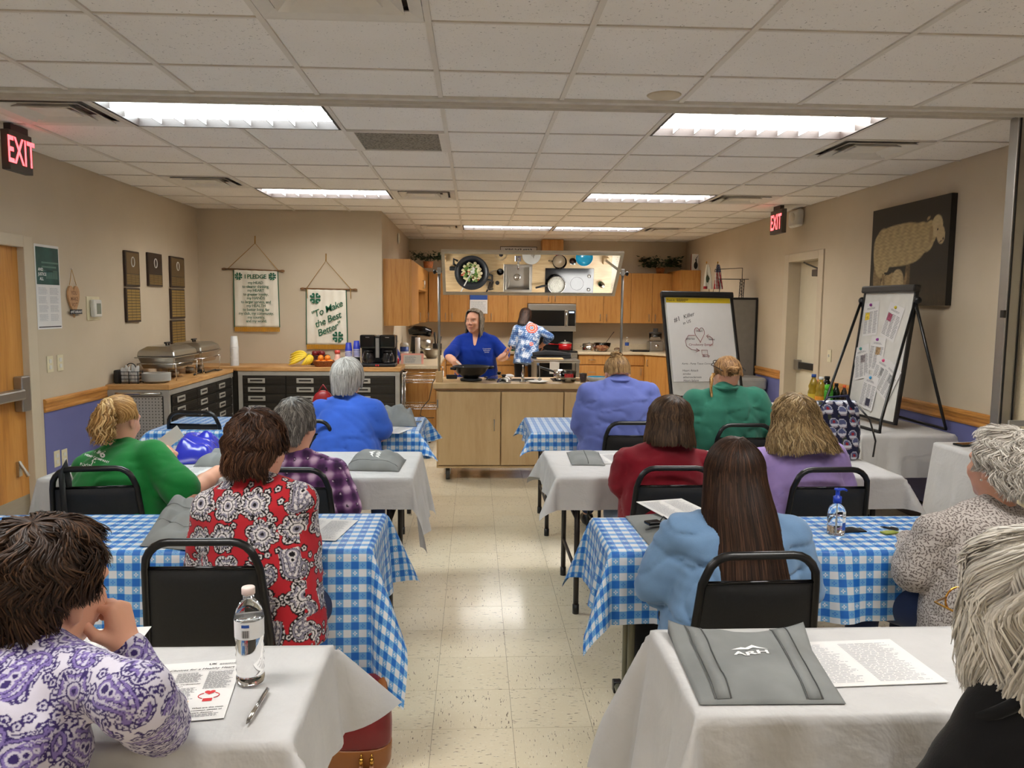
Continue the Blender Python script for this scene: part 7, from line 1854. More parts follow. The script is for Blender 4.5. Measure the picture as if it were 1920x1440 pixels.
cup_stack(13, on2(440,8.6),8.6, BZ2,.034,.045,.12,.0165, 'cup_clear', 'clear plastic cup in the tall stack near the chafing dishes', 'stack of clear plastic cups', 'cup_clear', name='plastic_cup')
cup_stack(13, on2(654,8.55),8.55, BZ2,.029,.040,.095,.0135, 'cup_blue', 'blue paper cup with white rim, taller stack beside the creamer', 'tall stack of blue cups', 'print_white')
cup_stack(7, on2(669,8.62),8.62, BZ2+.0985,.029,.040,.095,.0135, 'cup_blue', 'blue paper cup with white rim, on black cups by the coffee maker', 'short stack of blue cups', 'print_white')
cup_stack(4, on2(669,8.62),8.62, BZ2,.033,.042,.062,.012, 'cup_black', 'black cup under the short stack of blue cups', 'stack of black cups')
cup_stack(1, on2(649,8.46),8.46, BZ2,.033,.042,.085,.012, 'cup_purple', 'single purple cup before the blue cup stack', None, 'print_white')
# creamer bottle
cr = thing('creamer_bottle', 'coffee creamer bottle with red cap beside the fruit', 'bottle', (on2(633,8.52),8.52, BZ2)); x, y = cr.location.x, cr.location.y
MB().lathe([(0,0),(.034,0),(.036,.01),(.036,.09),(.028,.11),(.026,.14),(0,.14)], (x, y, BZ2+.0003),18).build('bottle', plain('creamer', S(226,176,160),.4), cr, smooth=True)
MB().lathe([(0,.1405),(.03,.1405),(.03,.175),(0,.178)], (x, y, BZ2),18).build('cap', plain('cap_red', S(204,72,62),.4), cr, smooth=True); MB().lathe([(.0364,.03),(.0364,.075)], (x, y, BZ2),18, cap=False).build('label_band', 'print_white', cr, smooth=True)
# baskets and fruit
t = NT('wicker', .6); v = t.co('Object', (1,1,1)); t.color(t.ramp(t.noise(v, 90,2), [(.3, S(120,62,26)),(.7, S(180,104,48))])); t.bump(t.noise(v, 120,2),.8,.004)
def basket(label, x, y, rx_, ry_, h, mat):
 b = thing('fruit_basket', label, 'basket', (x, y, BZ2))
 for k in range(6):
  q = k/5; m_ = MB().tube([(x+(rx_*(.75+.25*q))*math.cos(a), y+(ry_*(.75+.25*q))*math.sin(a), BZ2+.006+h*q) for a in np.linspace(0,2*PI, 29)[:-1]], .006,6, closed=True); m_.build('coil', mat, b, smooth=True)
 m_ = MB(); 
 MB().lathe([(0,0),(.73,0),(.73,.004),(0,.004)], (x, y, BZ2+.0004),24, sx=rx_, sy=ry_).build('bottom', mat, b)
 for k in range(22):
  a = 2*PI*k/22; MB().tube([(x+rx_*.75*math.cos(a), y+ry_*.75*math.sin(a), BZ2+.004),(x+rx_*math.cos(a), y+ry_*math.sin(a), BZ2+.006+h)], .0035,5).build('stake', mat, b, smooth=True)
xb = on2(608,8.52); basket('wicker basket of oranges beside the bananas', xb, 8.52,.125,.10,.055, 'wicker')
t = NT('orange_peel', .45); v = t.co(); t.color(t.ramp(t.noise(v, 12,3), [(.3, S(226,120,24)),(.7, S(242,150,48))])); t.bump(t.voro(v, 160),.4,.001)
om = None
for k, (dx, dy, dz) in enumerate(((-.06,-.03,0),(.0,-.04,0),(.06,-.03,0),(-.06,.035,0),(.0,.03,0),(.06,.035,0),(-.035,-.005,.05),(.035,0,.05))):
 if om is None: o = MB().ball((0,0,0),.033,14,10).build('orange', 'orange_peel', smooth=True); om = o.data
 else: o = bpy.data.objects.new('orange', om); COL.objects.link(o)
 o.location = (xb+dx, 8.52+dy, BZ2+.042+dz); tag(o, 'orange lying in the wicker basket', 'orange', 'oranges in the wicker basket')
xb2 = on2(598,8.74); basket('dark basket of red apples behind the oranges', xb2,8.74,.115,.09,.10, plain('basket_dark', S(66,30,22),.5))
am_ = None
for k, (dx, dy, dz) in enumerate(((-.05,-.03,0),(.02,-.035,0),(-.03,.03,0),(.05,.03,0),(-.04,0,.065),(.035,-.01,.065),(0,.04,.065))):
 if am_ is None:
  o = thing('apple', 'dark red apple piled in the dark basket', 'apple', (0,0,0),0, 'apples in the dark basket'); MB().lathe([(0,.056),(.012,.062),(.03,.058),(.038,.035),(.030,.008),(.012,0),(0,.004)], (0,0,0),16).build('fruit', plain('apple_red', S(128,34,36),.3, var=.3), o, smooth=True); MB().cyl((0,0,.055),(.004,0,.074),.002, n=5).build('stem', 'rod_wood', o); am_ = o
 else: o = copy_tree(am_)
 o.location = (xb2+dx, 8.74+dy, BZ2+.03+dz)
plain('banana', S(232,198,48),.5, vscale=20, var=.12); plain('banana_stem', S(140,130,50),.6)
def bunch(label, cx, cy_, top, specs):
 b = thing('banana_bunch', label, 'bananas', (cx, cy_, BZ2),0, 'bunches of bananas')
 for (ex, ey, ez_, mx, my, mz) in specs:
  pts = []
  for q in range(9):
   s_ = q/8; pts.append(tuple((1-s_)**2*np.array(top)+2*s_*(1-s_)*np.array((mx, my, mz))+s_*s_*np.array((ex, ey, ez_))))
  MB().tube(pts, [.006,.010,.0155,.0175,.018,.0175,.0155,.010,.005], 7).build('banana', 'banana', b, smooth=True)
 MB().ball(top, (.014,.014,.016),8,6).build('crown', 'banana_stem', b, smooth=True)
bx = on2(562,8.5); tp_ = (bx+.075,8.54, BZ2+.115)
bunch('larger banana bunch fanning away from the orange basket', bx, 8.5, tp_, [(bx-.11,8.47+.02*k, BZ2+.022+.024*k, bx-.03+.012*k, 8.47+.015*k, BZ2+.05+.036*k) for k in range(5)])
tp_ = (bx+.10,8.49, BZ2+.13)
bunch('smaller banana bunch leaning against the orange basket', bx+.1,8.48, tp_, [(bx+.035+.022*k, 8.43+.01*k, BZ2+.022, bx+.09+.03*k, 8.42+.01*k, BZ2+.06+.012*k) for k in range(4)])
# double coffee maker
cx = on2(710,8.6); cm = thing('coffee_maker', 'black twin coffee maker with two glass carafes', 'coffee maker', (cx, 8.6, BZ2)); z = BZ2
MB().bb(cx-.19, cx+.19,8.47,8.76, z+.0004, z+.035).build('base', 'black_plastic', cm, bevel=.008); MB().bb(cx-.19, cx+.19,8.64,8.76, z+.035, z+.335).build('back_tower', 'black_plastic', cm, bevel=.008)
for s in (-1,1):
 MB().bb(cx+s*.105-.082, cx+s*.105+.082,8.49,8.641, z+.20, z+.345).build('brew_head', 'black_gloss', cm, bevel=.015)
 MB().lathe([(.055,.0),(.068,.02),(.07,.06),(.055,.105),(.045,.12),(.042,.12),(.052,.104),(.066,.06),(.064,.022),(.052,.004)], (cx+s*.105,8.555, z+.038),20).build('carafe', 'clear', cm, smooth=True)
 MB().lathe([(0,.121),(.047,.121),(.045,.135),(0,.137)], (cx+s*.105,8.555, z+.038),20).build('carafe_lid', 'black_plastic', cm, smooth=True)
 MB().tube([(cx+s*.105,8.50, z+.14),(cx+s*.105,8.455, z+.13),(cx+s*.105,8.45, z+.07),(cx+s*.105,8.49, z+.06)], .008,8).build('carafe_handle', 'black_plastic', cm, smooth=True)
 MB().bb(cx+s*.012-.007, cx+s*.012+.007,8.464,8.470, z+.01, z+.028).build('switch', 'print_red', cm)
 MB().bb(cx+s*.105-.02, cx+s*.105+.02,8.4885,8.4895, z+.315, z+.322).build('badge', 'steel', cm)
MB().bb(cx-.022, cx+.022,8.50,8.641, z+.09, z+.33).build('water_gauge_column', 'black_plastic', cm); MB().bb(cx-.018, cx+.018,8.494,8.4995, z+.10, z+.31).build('water_gauge', 'alu', cm)
# ================================================================== above the kitchen cabinets
for k, (px, y, z, lb, s) in enumerate(((803,11.2,2.126, 'leafy dark green plant on top of the side cabinet', .8),(1238,12.42,2.131, 'trailing green ivy on top of the far cabinets', 1.15))):
 x = float(at(px, 500,1, y)[0]); pl = thing('potted_plant', lb, 'plant', (x, y, z)); MB().lathe([(0,0),(.06,0),(.075,.09),(.065,.09),(0,.08)], (x, y, z+.0005),16).build('pot', 'wicker', pl, smooth=True)
 RR = random.Random(k); m_ = MB()
 for q in range(330):
  a, e = RR.random()*6.28, RR.random()*1.1-.1; r = s*(.07+.16*RR.random()); c = V3(x+r*1.25*math.cos(a), min(y+r*.7*math.sin(a),12.55), z+.10+max(-.07, r*.75*math.sin(e)+.02)); d = nrm(V3(math.cos(a), math.sin(a), RR.random()-.5)); w2 = nrm(np.cross(d, V3(RR.random(),.3,1))); l = .062*s; n2 = np.cross(d, w2)*.006
  m_.add([c, c+d*l*.5+w2*l*.3+n2, c+d*l, c+d*l*.5-w2*l*.3+n2], [(0,1,2),(0,2,3)])
 m_.build('foliage', plain('leaf_green', S(34,58,34),.5, var=.4, vscale=30), pl)['kind'] = 'stuff'
x = float(at(784,490,1,10.3)[0]); tag(place(MB().lathe([(.0,0),(.05,0),(.11,.03),(.12,.033),(.05,.006),(0,.006)], (0,0,0),20), 'decor_plate', plain('cream_dish', S(196,180,140),.4),(-.88,10.0,2.1255)), 'cream dish lying on the side cabinet by the plant', 'dish')
sg = thing('notice_board_sign', 'white wall notice with bold number heading above the mirror', 'sign', (.70,12.59,2.2)); a, b = at(938,462,1,12.58), at(1007,462,1,12.58)
MB().bb(a[0], b[0], 12.588,12.592,2.20, a[2]).build('sheet', 'paper', sg); m = MB()
for q0_, q1_, z0_, z1_ in ((a[0], b[0], a[2]-.008, a[2]),(a[0], a[0]+.008,2.20, a[2]),(b[0]-.008, b[0], 2.20, a[2])): m.bb(q0_, q1_, 12.585,12.5875, z0_, z1_)
m.build('border', 'print_black', sg); m = MB(); xm = (a[0]+b[0])/2; put_text(m, 'KRS:247.4027', (xm, 12.5868, a[2]-.085), ux, ez, .075, bold=.02); put_text(m, 'UNATTENDED Cooking Equipment in use', (xm, 12.5868, a[2]-.145), ux, ez, .030, bold=.01); print_lines(m, (a[0]+.04,12.5868,2.215), ux, ez, b[0]-a[0]-.08,.12,4); m.build('lettering', 'print_black', sg)
nt = thing('cabinet_notice', 'blue headed notice taped to a wall cabinet', 'notice', (0, uy, 1.4)); a, b = at(881,588,1, uy-.025), at(914,550,1, uy-.025)
MB().bb(a[0], b[0], uy-.0245, uy-.022, a[2], b[2]+.04).build('sheet', 'paper', nt); MB().bb(a[0], b[0], uy-.0262, uy-.0252, b[2]-.10, b[2]+.04).build('header', 'print_blue', nt); m = MB(); print_lines(m, (a[0]+.02, uy-.0256, a[2]+.02), ux, ez, b[0]-a[0]-.04, b[2]-a[2]-.14,10); m.build('print', 'print_light', nt)
tag(MB().bb(3.0,3.09, uy-.0235, uy-.0215,1.42,1.55).build('memo_sheet', 'paper'), 'small white memo taped on the cabinet beside the flip chart', 'memo')
bp = thing('bird_picture', 'white card with dark bird drawing and red edge', 'picture', (3.2,12.2,2.161)); a = at(1297,504,1,11.9); x = a[0]
MB().box((x+.07,11.92,2.161+.125),(.15,.03,.25)).build('red_block', 'red_enamel', bp); MB().bb(x-.005, x+.125,11.900,11.9045,2.163,2.41).build('card', 'paper', bp)
m = MB().add([(x+.06+.03*math.cos(q),11.8985,2.24+.055*math.sin(q)) for q in np.linspace(0,6.28,17)[:-1]], [tuple(range(16))]).add([(x+.055,11.8983,2.29),(x+.075,11.8983,2.29),(x+.07,11.8983,2.34),(x+.05,11.8983,2.34)], [(0,1,2,3)]).add([(x+.06,11.8984,2.35),(x+.10,11.8984,2.40),(x+.07,11.8984,2.34)], [(0,1,2)]); m.build('bird', 'print_black', bp)
# ================================================================== flip chart, grey cabinet, bin, flags
fc = thing('flip_chart', 'black flip chart easel with handwritten heart diagram', 'flip chart', (2.1,7.4,0))
TL, TRr, BL, BR = at(1252,556,1,7.45), at(1370,558,1,7.55), at(1262,742,1,7.15), at(1396,742,1,7.25)
U1 = nrm(TRr-TL); V1 = nrm(TL-BL); N1 = nrm(np.cross(U1, V1)); V1 = np.cross(N1, U1)
if N1[1] > 0: N1 = -N1
WB, HB = float(np.linalg.norm((TRr-TL)+(BR-BL))/2), float(np.linalg.norm(TL-BL)); O1 = BL+(BR-BL)*.0
PB = lambda x, y, d=0.: O1+U1*x+V1*y+N1*d
MB().prism([(0,0),(WB, 0),(WB, HB),(0, HB)], PB(0,0,.0), U1, V1,-N1*.015).build('board', 'white_plastic', fc)
m = MB()
for a, b, c, d in ((-.028,0,-.02, HB+.01),(WB, WB+.028,-.02, HB+.01)): m.prism([(a, c),(b, c),(b, d),(a, d)], PB(0,0,.008), U1, V1,-N1*.03)
m.prism([(-.028,-.045),(WB+.028,-.045),(WB+.028,-.005),(-.028,-.005)], PB(0,0,.03), U1, V1,-N1*.05); m.build('frame', 'black_plastic', fc, bevel=.004)
MB().prism([(-.03, HB-.01),(WB+.03, HB-.01),(WB+.03, HB+.05),(-.03, HB+.05)], PB(0,0,.028), U1, V1,-N1*.055).build('clamp_bar', 'black_plastic', fc, bevel=.012)
pad_ = MB().prism([(.012,.13),(WB-.012,.13),(WB-.012, HB-.012),(.012, HB-.012)], PB(0,0,.012), U1, V1,-N1*.011).build('paper_pad', 'paper', fc)
m = MB(); rect(m, PB(0,0,.0128), U1, V1, WB-.024,.05,.012, HB-.064); m.build('pad_binding', plain('pad_yellow', S(214,186,30),.5), pad_)
m = MB(); put_text(m, 'Post-it', PB(.06, HB-.05,.0140), U1, V1,.03, bold=.01); print_lines(m, PB(.12, HB-.055,.0140), U1, V1,.12,.03,3); m.build('binding_print', 'print_black', pad_)
PT = lambda x, y: PB(x*WB, (1-y)*HB, .0138)
m = MB(); ua, va = nrm(U1*.93+V1*.3), nrm(V1*.93-U1*.3)
put_text(m, '#1', PT(.16,.26), ua, va, .065, shear=.2); put_text(m, 'Killer', PT(.34,.215), ua, va, .055, shear=.2); put_text(m, 'in US', PT(.30,.28), ua, va, .040, shear=.2)
put_text(m, 'Heart', PT(.47,.365), U1, V1,.026, shear=.2); put_text(m, 'arteries', PT(.32,.445), U1, V1,.030, shear=.2); put_text(m, 'veins', PT(.64,.45), U1, V1,.03, shear=.2)
put_text(m, 'Aorta - Pump Tissue Coronaries - Cerebral', PT(.16,.695), U1, V1,.026, shear=.3, align='LEFT')
for k, s_ in enumerate(('Heart Attack', 'stroke', 'atherosclerosis', 'Heart failure')): put_text(m, s_, PT(.16,.765+.033*k), U1, V1,.030, shear=.25, align='LEFT')
m.build('black_writing', 'print_black', pad_)
m = MB(); put_text(m, 'Circulatory System', PT(.47,.505), U1, V1,.032, shear=.25); put_text(m, 'Body', PT(.53,.62), U1, V1,.036, shear=.25)
hp_ = [(.47+.075*16*math.sin(a)**3/16,.385-.085*(13*math.cos(a)-5*math.cos(2*a)-2*math.cos(3*a)-math.cos(4*a))/16) for a in np.linspace(0,2*PI, 25)[:-1]]
m.tube([PT(*q) for q in hp_], .0022,4, closed=True)
m.tube([PT(.40,.40), PT(.30,.40), PT(.245,.455), PT(.26,.51), PT(.33,.545), PT(.44,.555)], .0022,4).tube([PT(.40,.535), PT(.445,.555), PT(.39,.57)], .0022,4)
m.tube([PT(.60,.51), PT(.655,.48), PT(.655,.43), PT(.62,.41), PT(.57,.405)], .0022,4).tube([PT(.60,.39), PT(.57,.405), PT(.59,.43)], .0022,4).tube([PT(.475,.55), PT(.56,.55), PT(.56,.595), PT(.475,.595)], .0022,4, closed=True)
m.build('red_drawing', plain('marker_red', S(140,52,66),.7), pad_)
for x in (.02, WB-.02):
 f0 = PB(x, HB*.96,-.02); f1 = PB(x, -.25,.02); f1 = V3(f1[0]+(.10 if x > .1 else -.06), f1[1]-.08,.008); MB().tube([f0, PB(x, 0,-.02), f1], .013,8).build('leg', 'black_paint', fc, smooth=True)
f0 = PB(WB/2, HB*.96,-.03); MB().tube([f0, V3(f0[0]+.1, f0[1]+.75,.012)], .013,8).build('rear_leg', 'black_paint', fc, smooth=True)
# grey cabinet
gc = thing('grey_locker', 'grey steel cabinet behind the flip chart', 'cabinet', (3.12,9.6,0)); MB().bb(2.86, XR-.006,9.30,9.90,.02,1.70).build('case', plain('locker_grey', S(128,124,118),.45,.2), gc, bevel=.004)
MB().bb(2.855, XR-.006,9.295,9.90,1.70,1.725).build('top_edge', 'black_plastic', gc); MB().bb(XR-.030, XR-.006,9.288,9.2995,.02,1.70).build('side_edge', 'black_plastic', gc); MB().bb(2.84,2.859,9.33,9.87,.05,1.68).build('door', 'locker_grey', gc, bevel=.003)
ir = thing('iron_rack', 'small black iron stand on the grey cabinet', 'stand', (3.15,9.55,1.7255)); z = 1.7255; x0, x1 = 2.98,3.28
for x in (x0, x1-.05, x1):
 MB().cyl((x, 9.5, z),(x+.01,9.5, z+.22),.005, n=6).build('upright', 'black_paint', ir)
MB().tube([(x0-.06,9.5, z+.31),(x0-.06,9.5, z+.34),(x1-.02,9.5, z+.36),(x1-.02,9.5, z+.0)], .005,6).build('arm', 'black_paint', ir); MB().bb(x0-.01, x1+.05,9.46,9.54, z+.22, z+.227).build('platform', 'black_paint', ir)
for k in range(5): MB().tube([(x1-.05,9.5, z+.02+.04*k),(x1+.005,9.5, z+.06+.04*k)], .003,5).tube([(x1+.005,9.5, z+.02+.04*k),(x1-.05,9.5, z+.06+.04*k)], .003,5).build('lattice', 'black_paint', ir)
fb_ = thing('flag_base', 'round wooden holder for the two small flags', 'holder', (2.92,9.62,1.7255)); MB().lathe([(0,0),(.055,0),(.05,.03),(0,.035)], (2.92,9.62, z),16).build('base', 'white_plastic', fb_, smooth=True)
def flag(label, dx, lean, paint):
 f_ = thing('small_flag', label, 'flag', (2.92+dx, 9.62, z+.036)); x = 2.92+dx; MB().cyl((x, 9.62, z+.0365),(x+lean, 9.62, z+.42),.004, n=6).build('staff', 'rod_wood', f_); MB().ball((x+lean, 9.62, z+.43),(.008,.008,.014)).build('finial', 'gold', f_, smooth=True)
 NU, NV = 24,40; s_, t_ = [q.ravel() for q in np.meshgrid(np.linspace(0,1, NU+1), np.linspace(0,1, NV+1))]
 wd = .03+.085*(1-t_)**.7; X = x+lean*(1-(.1+.0*t_)) + (s_-.35)*wd; Y = 9.61-.02*np.sin(s_*9)*(1-t_*.5)-.006; Zv = z+.405-.30*(1-t_)+.0*s_
 ii, jj = np.meshgrid(np.arange(NU), np.arange(NV)); a0 = (jj*(NU+1)+ii).ravel(); np_mesh('flag_cloth', np.stack([X, Y, Zv], 1), np.stack([a0, a0+1, a0+NU+2, a0+NU+1], 1), 'printed_cloth', f_, True, paint(s_, t_))
def us(s_, t_):
 col = np.where((np.floor(s_*7+t_*2) % 2)[:, None] < .5, np.array(S(176,36,48)), np.array(S(226,222,216))); c = (t_ > .68); col[c] = np.array(S(34,44,92)); st = c & (np.sin(s_*30)*np.sin(t_*70) > .6); col[st] = np.array(S(226,222,216)); return col
def gr(s_, t_):
 col = np.tile(np.array(S(224,222,212)),(len(s_),1)); r = np.hypot((s_-.45)*.6, t_-.42); col[r < .16] = np.array(S(28,66,48)); col[(t_ < .12) & (s_ < .5)] = np.array(S(160,30,40)); return col
flag('small white flag with green emblem on the grey cabinet', -.02,-.05, gr); flag('small striped flag with blue starred corner on the grey cabinet', .02,.05, us)
bn = thing('trash_bin', 'black bin lined with a clear bag by the grey cabinet', 'bin', (3.17,9.05,0)); MB().bb(2.99,3.36,8.86,9.24,.002,.76).build('bin', 'black_plastic', bn, bevel=.03); MB().bb(2.97,3.375,8.84,9.26,.66,.80).build('liner', plain('liner_grey', S(150,150,148),.25), bn, bevel=.03)
# ================================================================== display table: easel, bottles, bag
TZ = .7428
es = thing('tabletop_easel', 'black tabletop easel with whiteboard and pinned articles', 'easel', (2.85,5.4, TZ))
TL, TRr, BL, BR = at(1612,548,1,6.16), at(1700,548,1,5.56), at(1602,782,1,5.96), at(1692,803,1,5.34)
U1 = nrm((TRr-TL)+(BR-BL)); V1 = nrm((TL-BL)+(TRr-BR)); N1 = nrm(np.cross(U1, V1)); V1 = np.cross(N1, U1)
WB, HB = float(np.linalg.norm((TRr-TL)+(BR-BL))/2), float(np.linalg.norm((TL-BL)+(TRr-BR))/2); O1 = (BL+BR+TL+TRr)/4-U1*WB/2-V1*HB/2
if O1[2]-.04 < TZ: O1 = O1+V3(0,0, TZ+.05-O1[2]); HB -= .05
N1 = N1 if N1[1] < 0 else -N1
PB = lambda x, y, d=0.: O1+U1*x+V1*y+N1*d
MB().prism([(0,0),(WB, 0),(WB, HB),(0, HB)], PB(0,0,.0), U1, V1,-N1*.012).build('whiteboard', 'white_plastic', es)
m = MB()
for a, b, c, d in ((-.022,0,-.02, HB+.01),(WB, WB+.022,-.02, HB+.01),(-.022, WB+.022,-.02,0)): m.prism([(a, c),(b, c),(b, d),(a, d)], PB(0,0,.008), U1, V1,-N1*.028)
m.build('frame', 'black_plastic', es, bevel=.004); MB().prism([(-.03, HB-.01),(WB+.03, HB-.01),(WB+.03, HB+.045),(-.03, HB+.045)], PB(0,0,.03), U1, V1,-N1*.055).build('clamp_bar', 'black_plastic', es, bevel=.012)
for x, s in ((-.03,-1),(WB+.03,1)):
 kn = PB(x, HB*.93,0); MB().ball(kn+U1*s*.012,.028,10,8).build('knob', 'black_plastic', es, smooth=True)
# front and rear foot loops of the easel
fl = Z_ = None
pA, pB = at(1640,812,2, TZ+.012), at(1706,560,1,5.45)
fr0, fr1 = PB(WB+.035, HB*.92,.01), PB(-.035, HB*.92,.01)
fA = V3(fr0[0]-.30, fr0[1]-.18, TZ+.012); fBq = V3(fr1[0]-.30, fr1[1]-.06, TZ+.012)
MB().tube([fr0, fA+V3(.02,.035,.06), fA, fBq, fBq+V3(.02,.03,.06), fr1], .011,8).build('front_loop', 'black_paint', es, smooth=True)
rA = V3(min(fr0[0]+.33, XR-.05), fr0[1]-.06, TZ+.012); rB = V3(min(fr1[0]+.33, XR-.05), fr1[1]+.02, TZ+.012)
MB().tube([fr0, rA+V3(-.02,0,.06), rA, rB, rB+V3(-.02,0,.06), fr1], .011,8).build('rear_loop', 'black_paint', es, smooth=True)
arts = [(.20,.78,.12, S(140,40,140), S(214,184,40)),(.66,.76,-.28, S(210,190,40), S(150,60,90)),(.44,.50,-.03, S(150,50,150), S(160,130,90)),(.16,.42,.25, S(90,160,150), S(130,120,120)),(.60,.34,-.25, S(224,80,130), S(140,140,140)),(.78,.30,-.45, S(150,150,150), S(150,150,150)),(.42,.19,-.12, S(50,140,190), S(60,60,80))]
albl = ['article sheet pinned with purple button at the upper corner, yellow photo', 'article sheet pinned with yellow button, tilted', 'article sheet pinned with purple button, two photos in middle', 'article sheet pinned with pale green button', 'article sheet pinned with pink button, partly covered', 'article sheet tucked near the board frame without button', 'article sheet pinned with blue button at the bottom']
RR = random.Random(3)
for k, (fx, fy, rot, cb, cp) in enumerate(arts):
 au, av = U1*math.cos(rot)+V1*math.sin(rot),-U1*math.sin(rot)+V1*math.cos(rot); c = PB(WB*fx, HB*fy, .0016+.0012*k); w_, h_ = .19,.26; o = c-au*w_/2-av*h_/2
 a_ = thing('article_sheet', albl[k], 'paper', tuple(c),0, 'articles on the tabletop easel'); MB().prism([(0,0),(w_, 0),(w_, h_),(0, h_)], o, au, av, N1*.0006).build('sheet', 'paper', a_)
 m = MB(); o2 = o+N1*.0010
 for cx in (.06,.37,.68): print_lines(m, o2+au*w_*cx+av*h_*.06, au, av, w_*.26, h_*.66,16, RR)
 print_lines(m, o2+au*w_*.2+av*h_*.78, au, av, w_*.6, h_*.06,2, RR); m.build('print', 'print_grey', a_)
 m = MB(); rect(m, o2+N1*.0004, au, av, w_*.3, h_*.22, w_*(.1 if k < 2 else .45), h_*(.48 if k != 6 else .1)); m.build('photo', plain('art_%d' % k, cp, .5, vscale=60, var=.5), a_)
 if k != 5:
  bt = o2+au*w_*.45+av*h_*.92; MB().ball(bt+N1*.003,.012,10,8).build('button_pin', plain('pin_%d' % k, cb, .3), a_, smooth=True)
# bottles
plain('oil', S(206,176,60),.08, Transmission_Weight=.55); plain('oil_label', S(232,150,40),.5); plain('green_can', S(66,158,44),.4)
def oil_bottle(label, px, y, h, r, body, cap, lab):
 x = float(at(px, 770,1, y)[0]); b = thing('oil_bottle', label, 'bottle', (x, y, TZ))
 MB().lathe([(0,0),(r*.95,0),(r, .012),(r, h*.55),(r*.82, h*.62),(r*.95, h*.7),(r*.55, h*.86),(r*.38, h*.9),(r*.38, h*.94),(0, h*.94)], (x, y, TZ+.0003),20).build('bottle', body, b, smooth=True)
 MB().lathe([(0, h*.941),(r*.45, h*.941),(r*.45, h*1.02),(0, h*1.02)], (x, y, TZ),16).build('cap', cap, b, smooth=True); MB().lathe([(r*1.01, h*.12),(r*1.01, h*.5)], (x, y, TZ),20, cap=False).build('label_band', lab, b, smooth=True)
oil_bottle('tall clear oil bottle with blue cap on the display table', 1523,6.35,.31,.042, 'oil', 'print_blue', plain('lab_yel', S(214,190,60),.5)); oil_bottle('tall oil bottle with white cap and orange label', 1537,6.22,.30,.042, 'oil', 'print_white', 'oil_label')
x = float(at(1552,770,1,6.12)[0]); b = thing('spray_can', 'bright green cooking spray can among the oils', 'spray can', (x, 6.12, TZ)); MB().lathe([(0,0),(.034,0),(.034,.2),(.028,.21),(0,.21)], (x, 6.12, TZ+.0003),18).build('can', 'green_can', b, smooth=True); MB().lathe([(0,.2105),(.032,.2105),(.032,.25),(0,.255)], (x, 6.12, TZ),18).build('cap', plain('cap_green', S(80,190,30),.4), b, smooth=True); MB().ball((x-.012,6.089, TZ+.14),(.018,.004,.02),10,8).build('emblem', 'print_white', b, smooth=True)
oil_bottle('dark green bottle standing beside the green can', 1566,6.2,.25,.034, plain('dk_green', S(16,36,20),.12), 'print_black', plain('lab_olive', S(80,100,40),.5)); oil_bottle('brown sauce bottle with orange cap by the easel leg', 1581,6.05,.25,.03, plain('dk_brown', S(34,20,12),.12), plain('cap_orange', S(226,92,40),.4), plain('lab_brown', S(52,30,20),.5))
x = float(at(1556,775,1,6.0)[0]); lathe_thing('small_jar', 'short jar with pale label before the bottles', 'jar', (x, 5.98, TZ+.0004), [(0,0),(.032,0),(.032,.06),(.026,.07),(0,.07)], plain('jar_pale', S(190,190,140),.4))
oil_bottle('dark round bottle at the back of the display table', 1548,6.5,.28,.05, 'black_gloss', 'print_black', 'print_black')
# patterned tote bag on the white table
def lumpy(name, label, cat, P, thick, mat, seed, nu=36, nv=30, crumple=.02, lift=None, group=None, sag=0.):
 """soft bag lying on a table: P = four corners (near-left, near-right, far-right, far-left) on the table"""
 P = [np.array(q, float) for q in P]; base = P[0][2]; w1 = wobble(seed, 1,8,(14,14,0)); w2 = wobble(seed+1,1,8,(34,34,0))
 def f(u, v):
  p = (1-u)*(1-v)*P[0]+u*(1-v)*P[1]+u*v*P[2]+(1-u)*v*P[3]; e = (1-abs(2*u-1)**5)*(1-abs(2*v-1)**5)
  n_ = float(w1(p[0]*1., p[1]*1., 0.)); n2 = abs(float(w2(p[0], p[1], 0.)))
  z = thick*e*(.75+.35*n_)+crumple*e*(n2*1.2+.4*n_)+(lift(u, v) if lift else 0); q = p.copy(); q[1] -= sag*0
  q[2] = base+max(.0012, z); return q
 g_ = thing(name, label, cat, tuple((P[0]+P[2])/2),0, group)
 top = [f(i/nu, j/nv) for j in range(nv+1) for i in range(nu+1)]; m_ = MB(); m_.add(top, [(j*(nu+1)+i, j*(nu+1)+i+1,(j+1)*(nu+1)+i+1,(j+1)*(nu+1)+i) for j in range(nv) for i in range(nu)])
 ring = [i for i in range(nu+1)]+[(j+1)*(nu+1)-1 for j in range(1, nv+1)]+[nv*(nu+1)+i for i in range(nu-1,-1,-1)]+[j*(nu+1) for j in range(nv-1,0,-1)]
 k0 = len(m_.v); m_.v += [(m_.v[i][0], m_.v[i][1], base+.0004) for i in ring]; n = len(ring); m_.f += [(ring[i], k0+i, k0+(i+1) % n, ring[(i+1) % n]) for i in range(n)]+[tuple(range(k0+n-1, k0-1,-1))]
 m_.build('bag', mat, g_, smooth=True); return g_, f
def strap_on(g_, f, u0, v0, u1, v1, w_, mat, name='strap', n=14, h=.0022):
 m_ = MB(); vs_ = []
 for k in range(n+1):
  q = k/n; u, v = u0+(u1-u0)*q, v0+(v1-v0)*q
  for s in (-1,1):
   a = f(min(1, max(0, u+s*w_*(v1-v0 != 0))), min(1, max(0, v+s*w_*(v1-v0 == 0)))); vs_.append(a+V3(0,0, h))
 m_.add(vs_, [(2*k, 2*k+1,2*k+3,2*k+2) for k in range(n)]); return m_.build(name, mat, g_, smooth=True, solid=.0018)
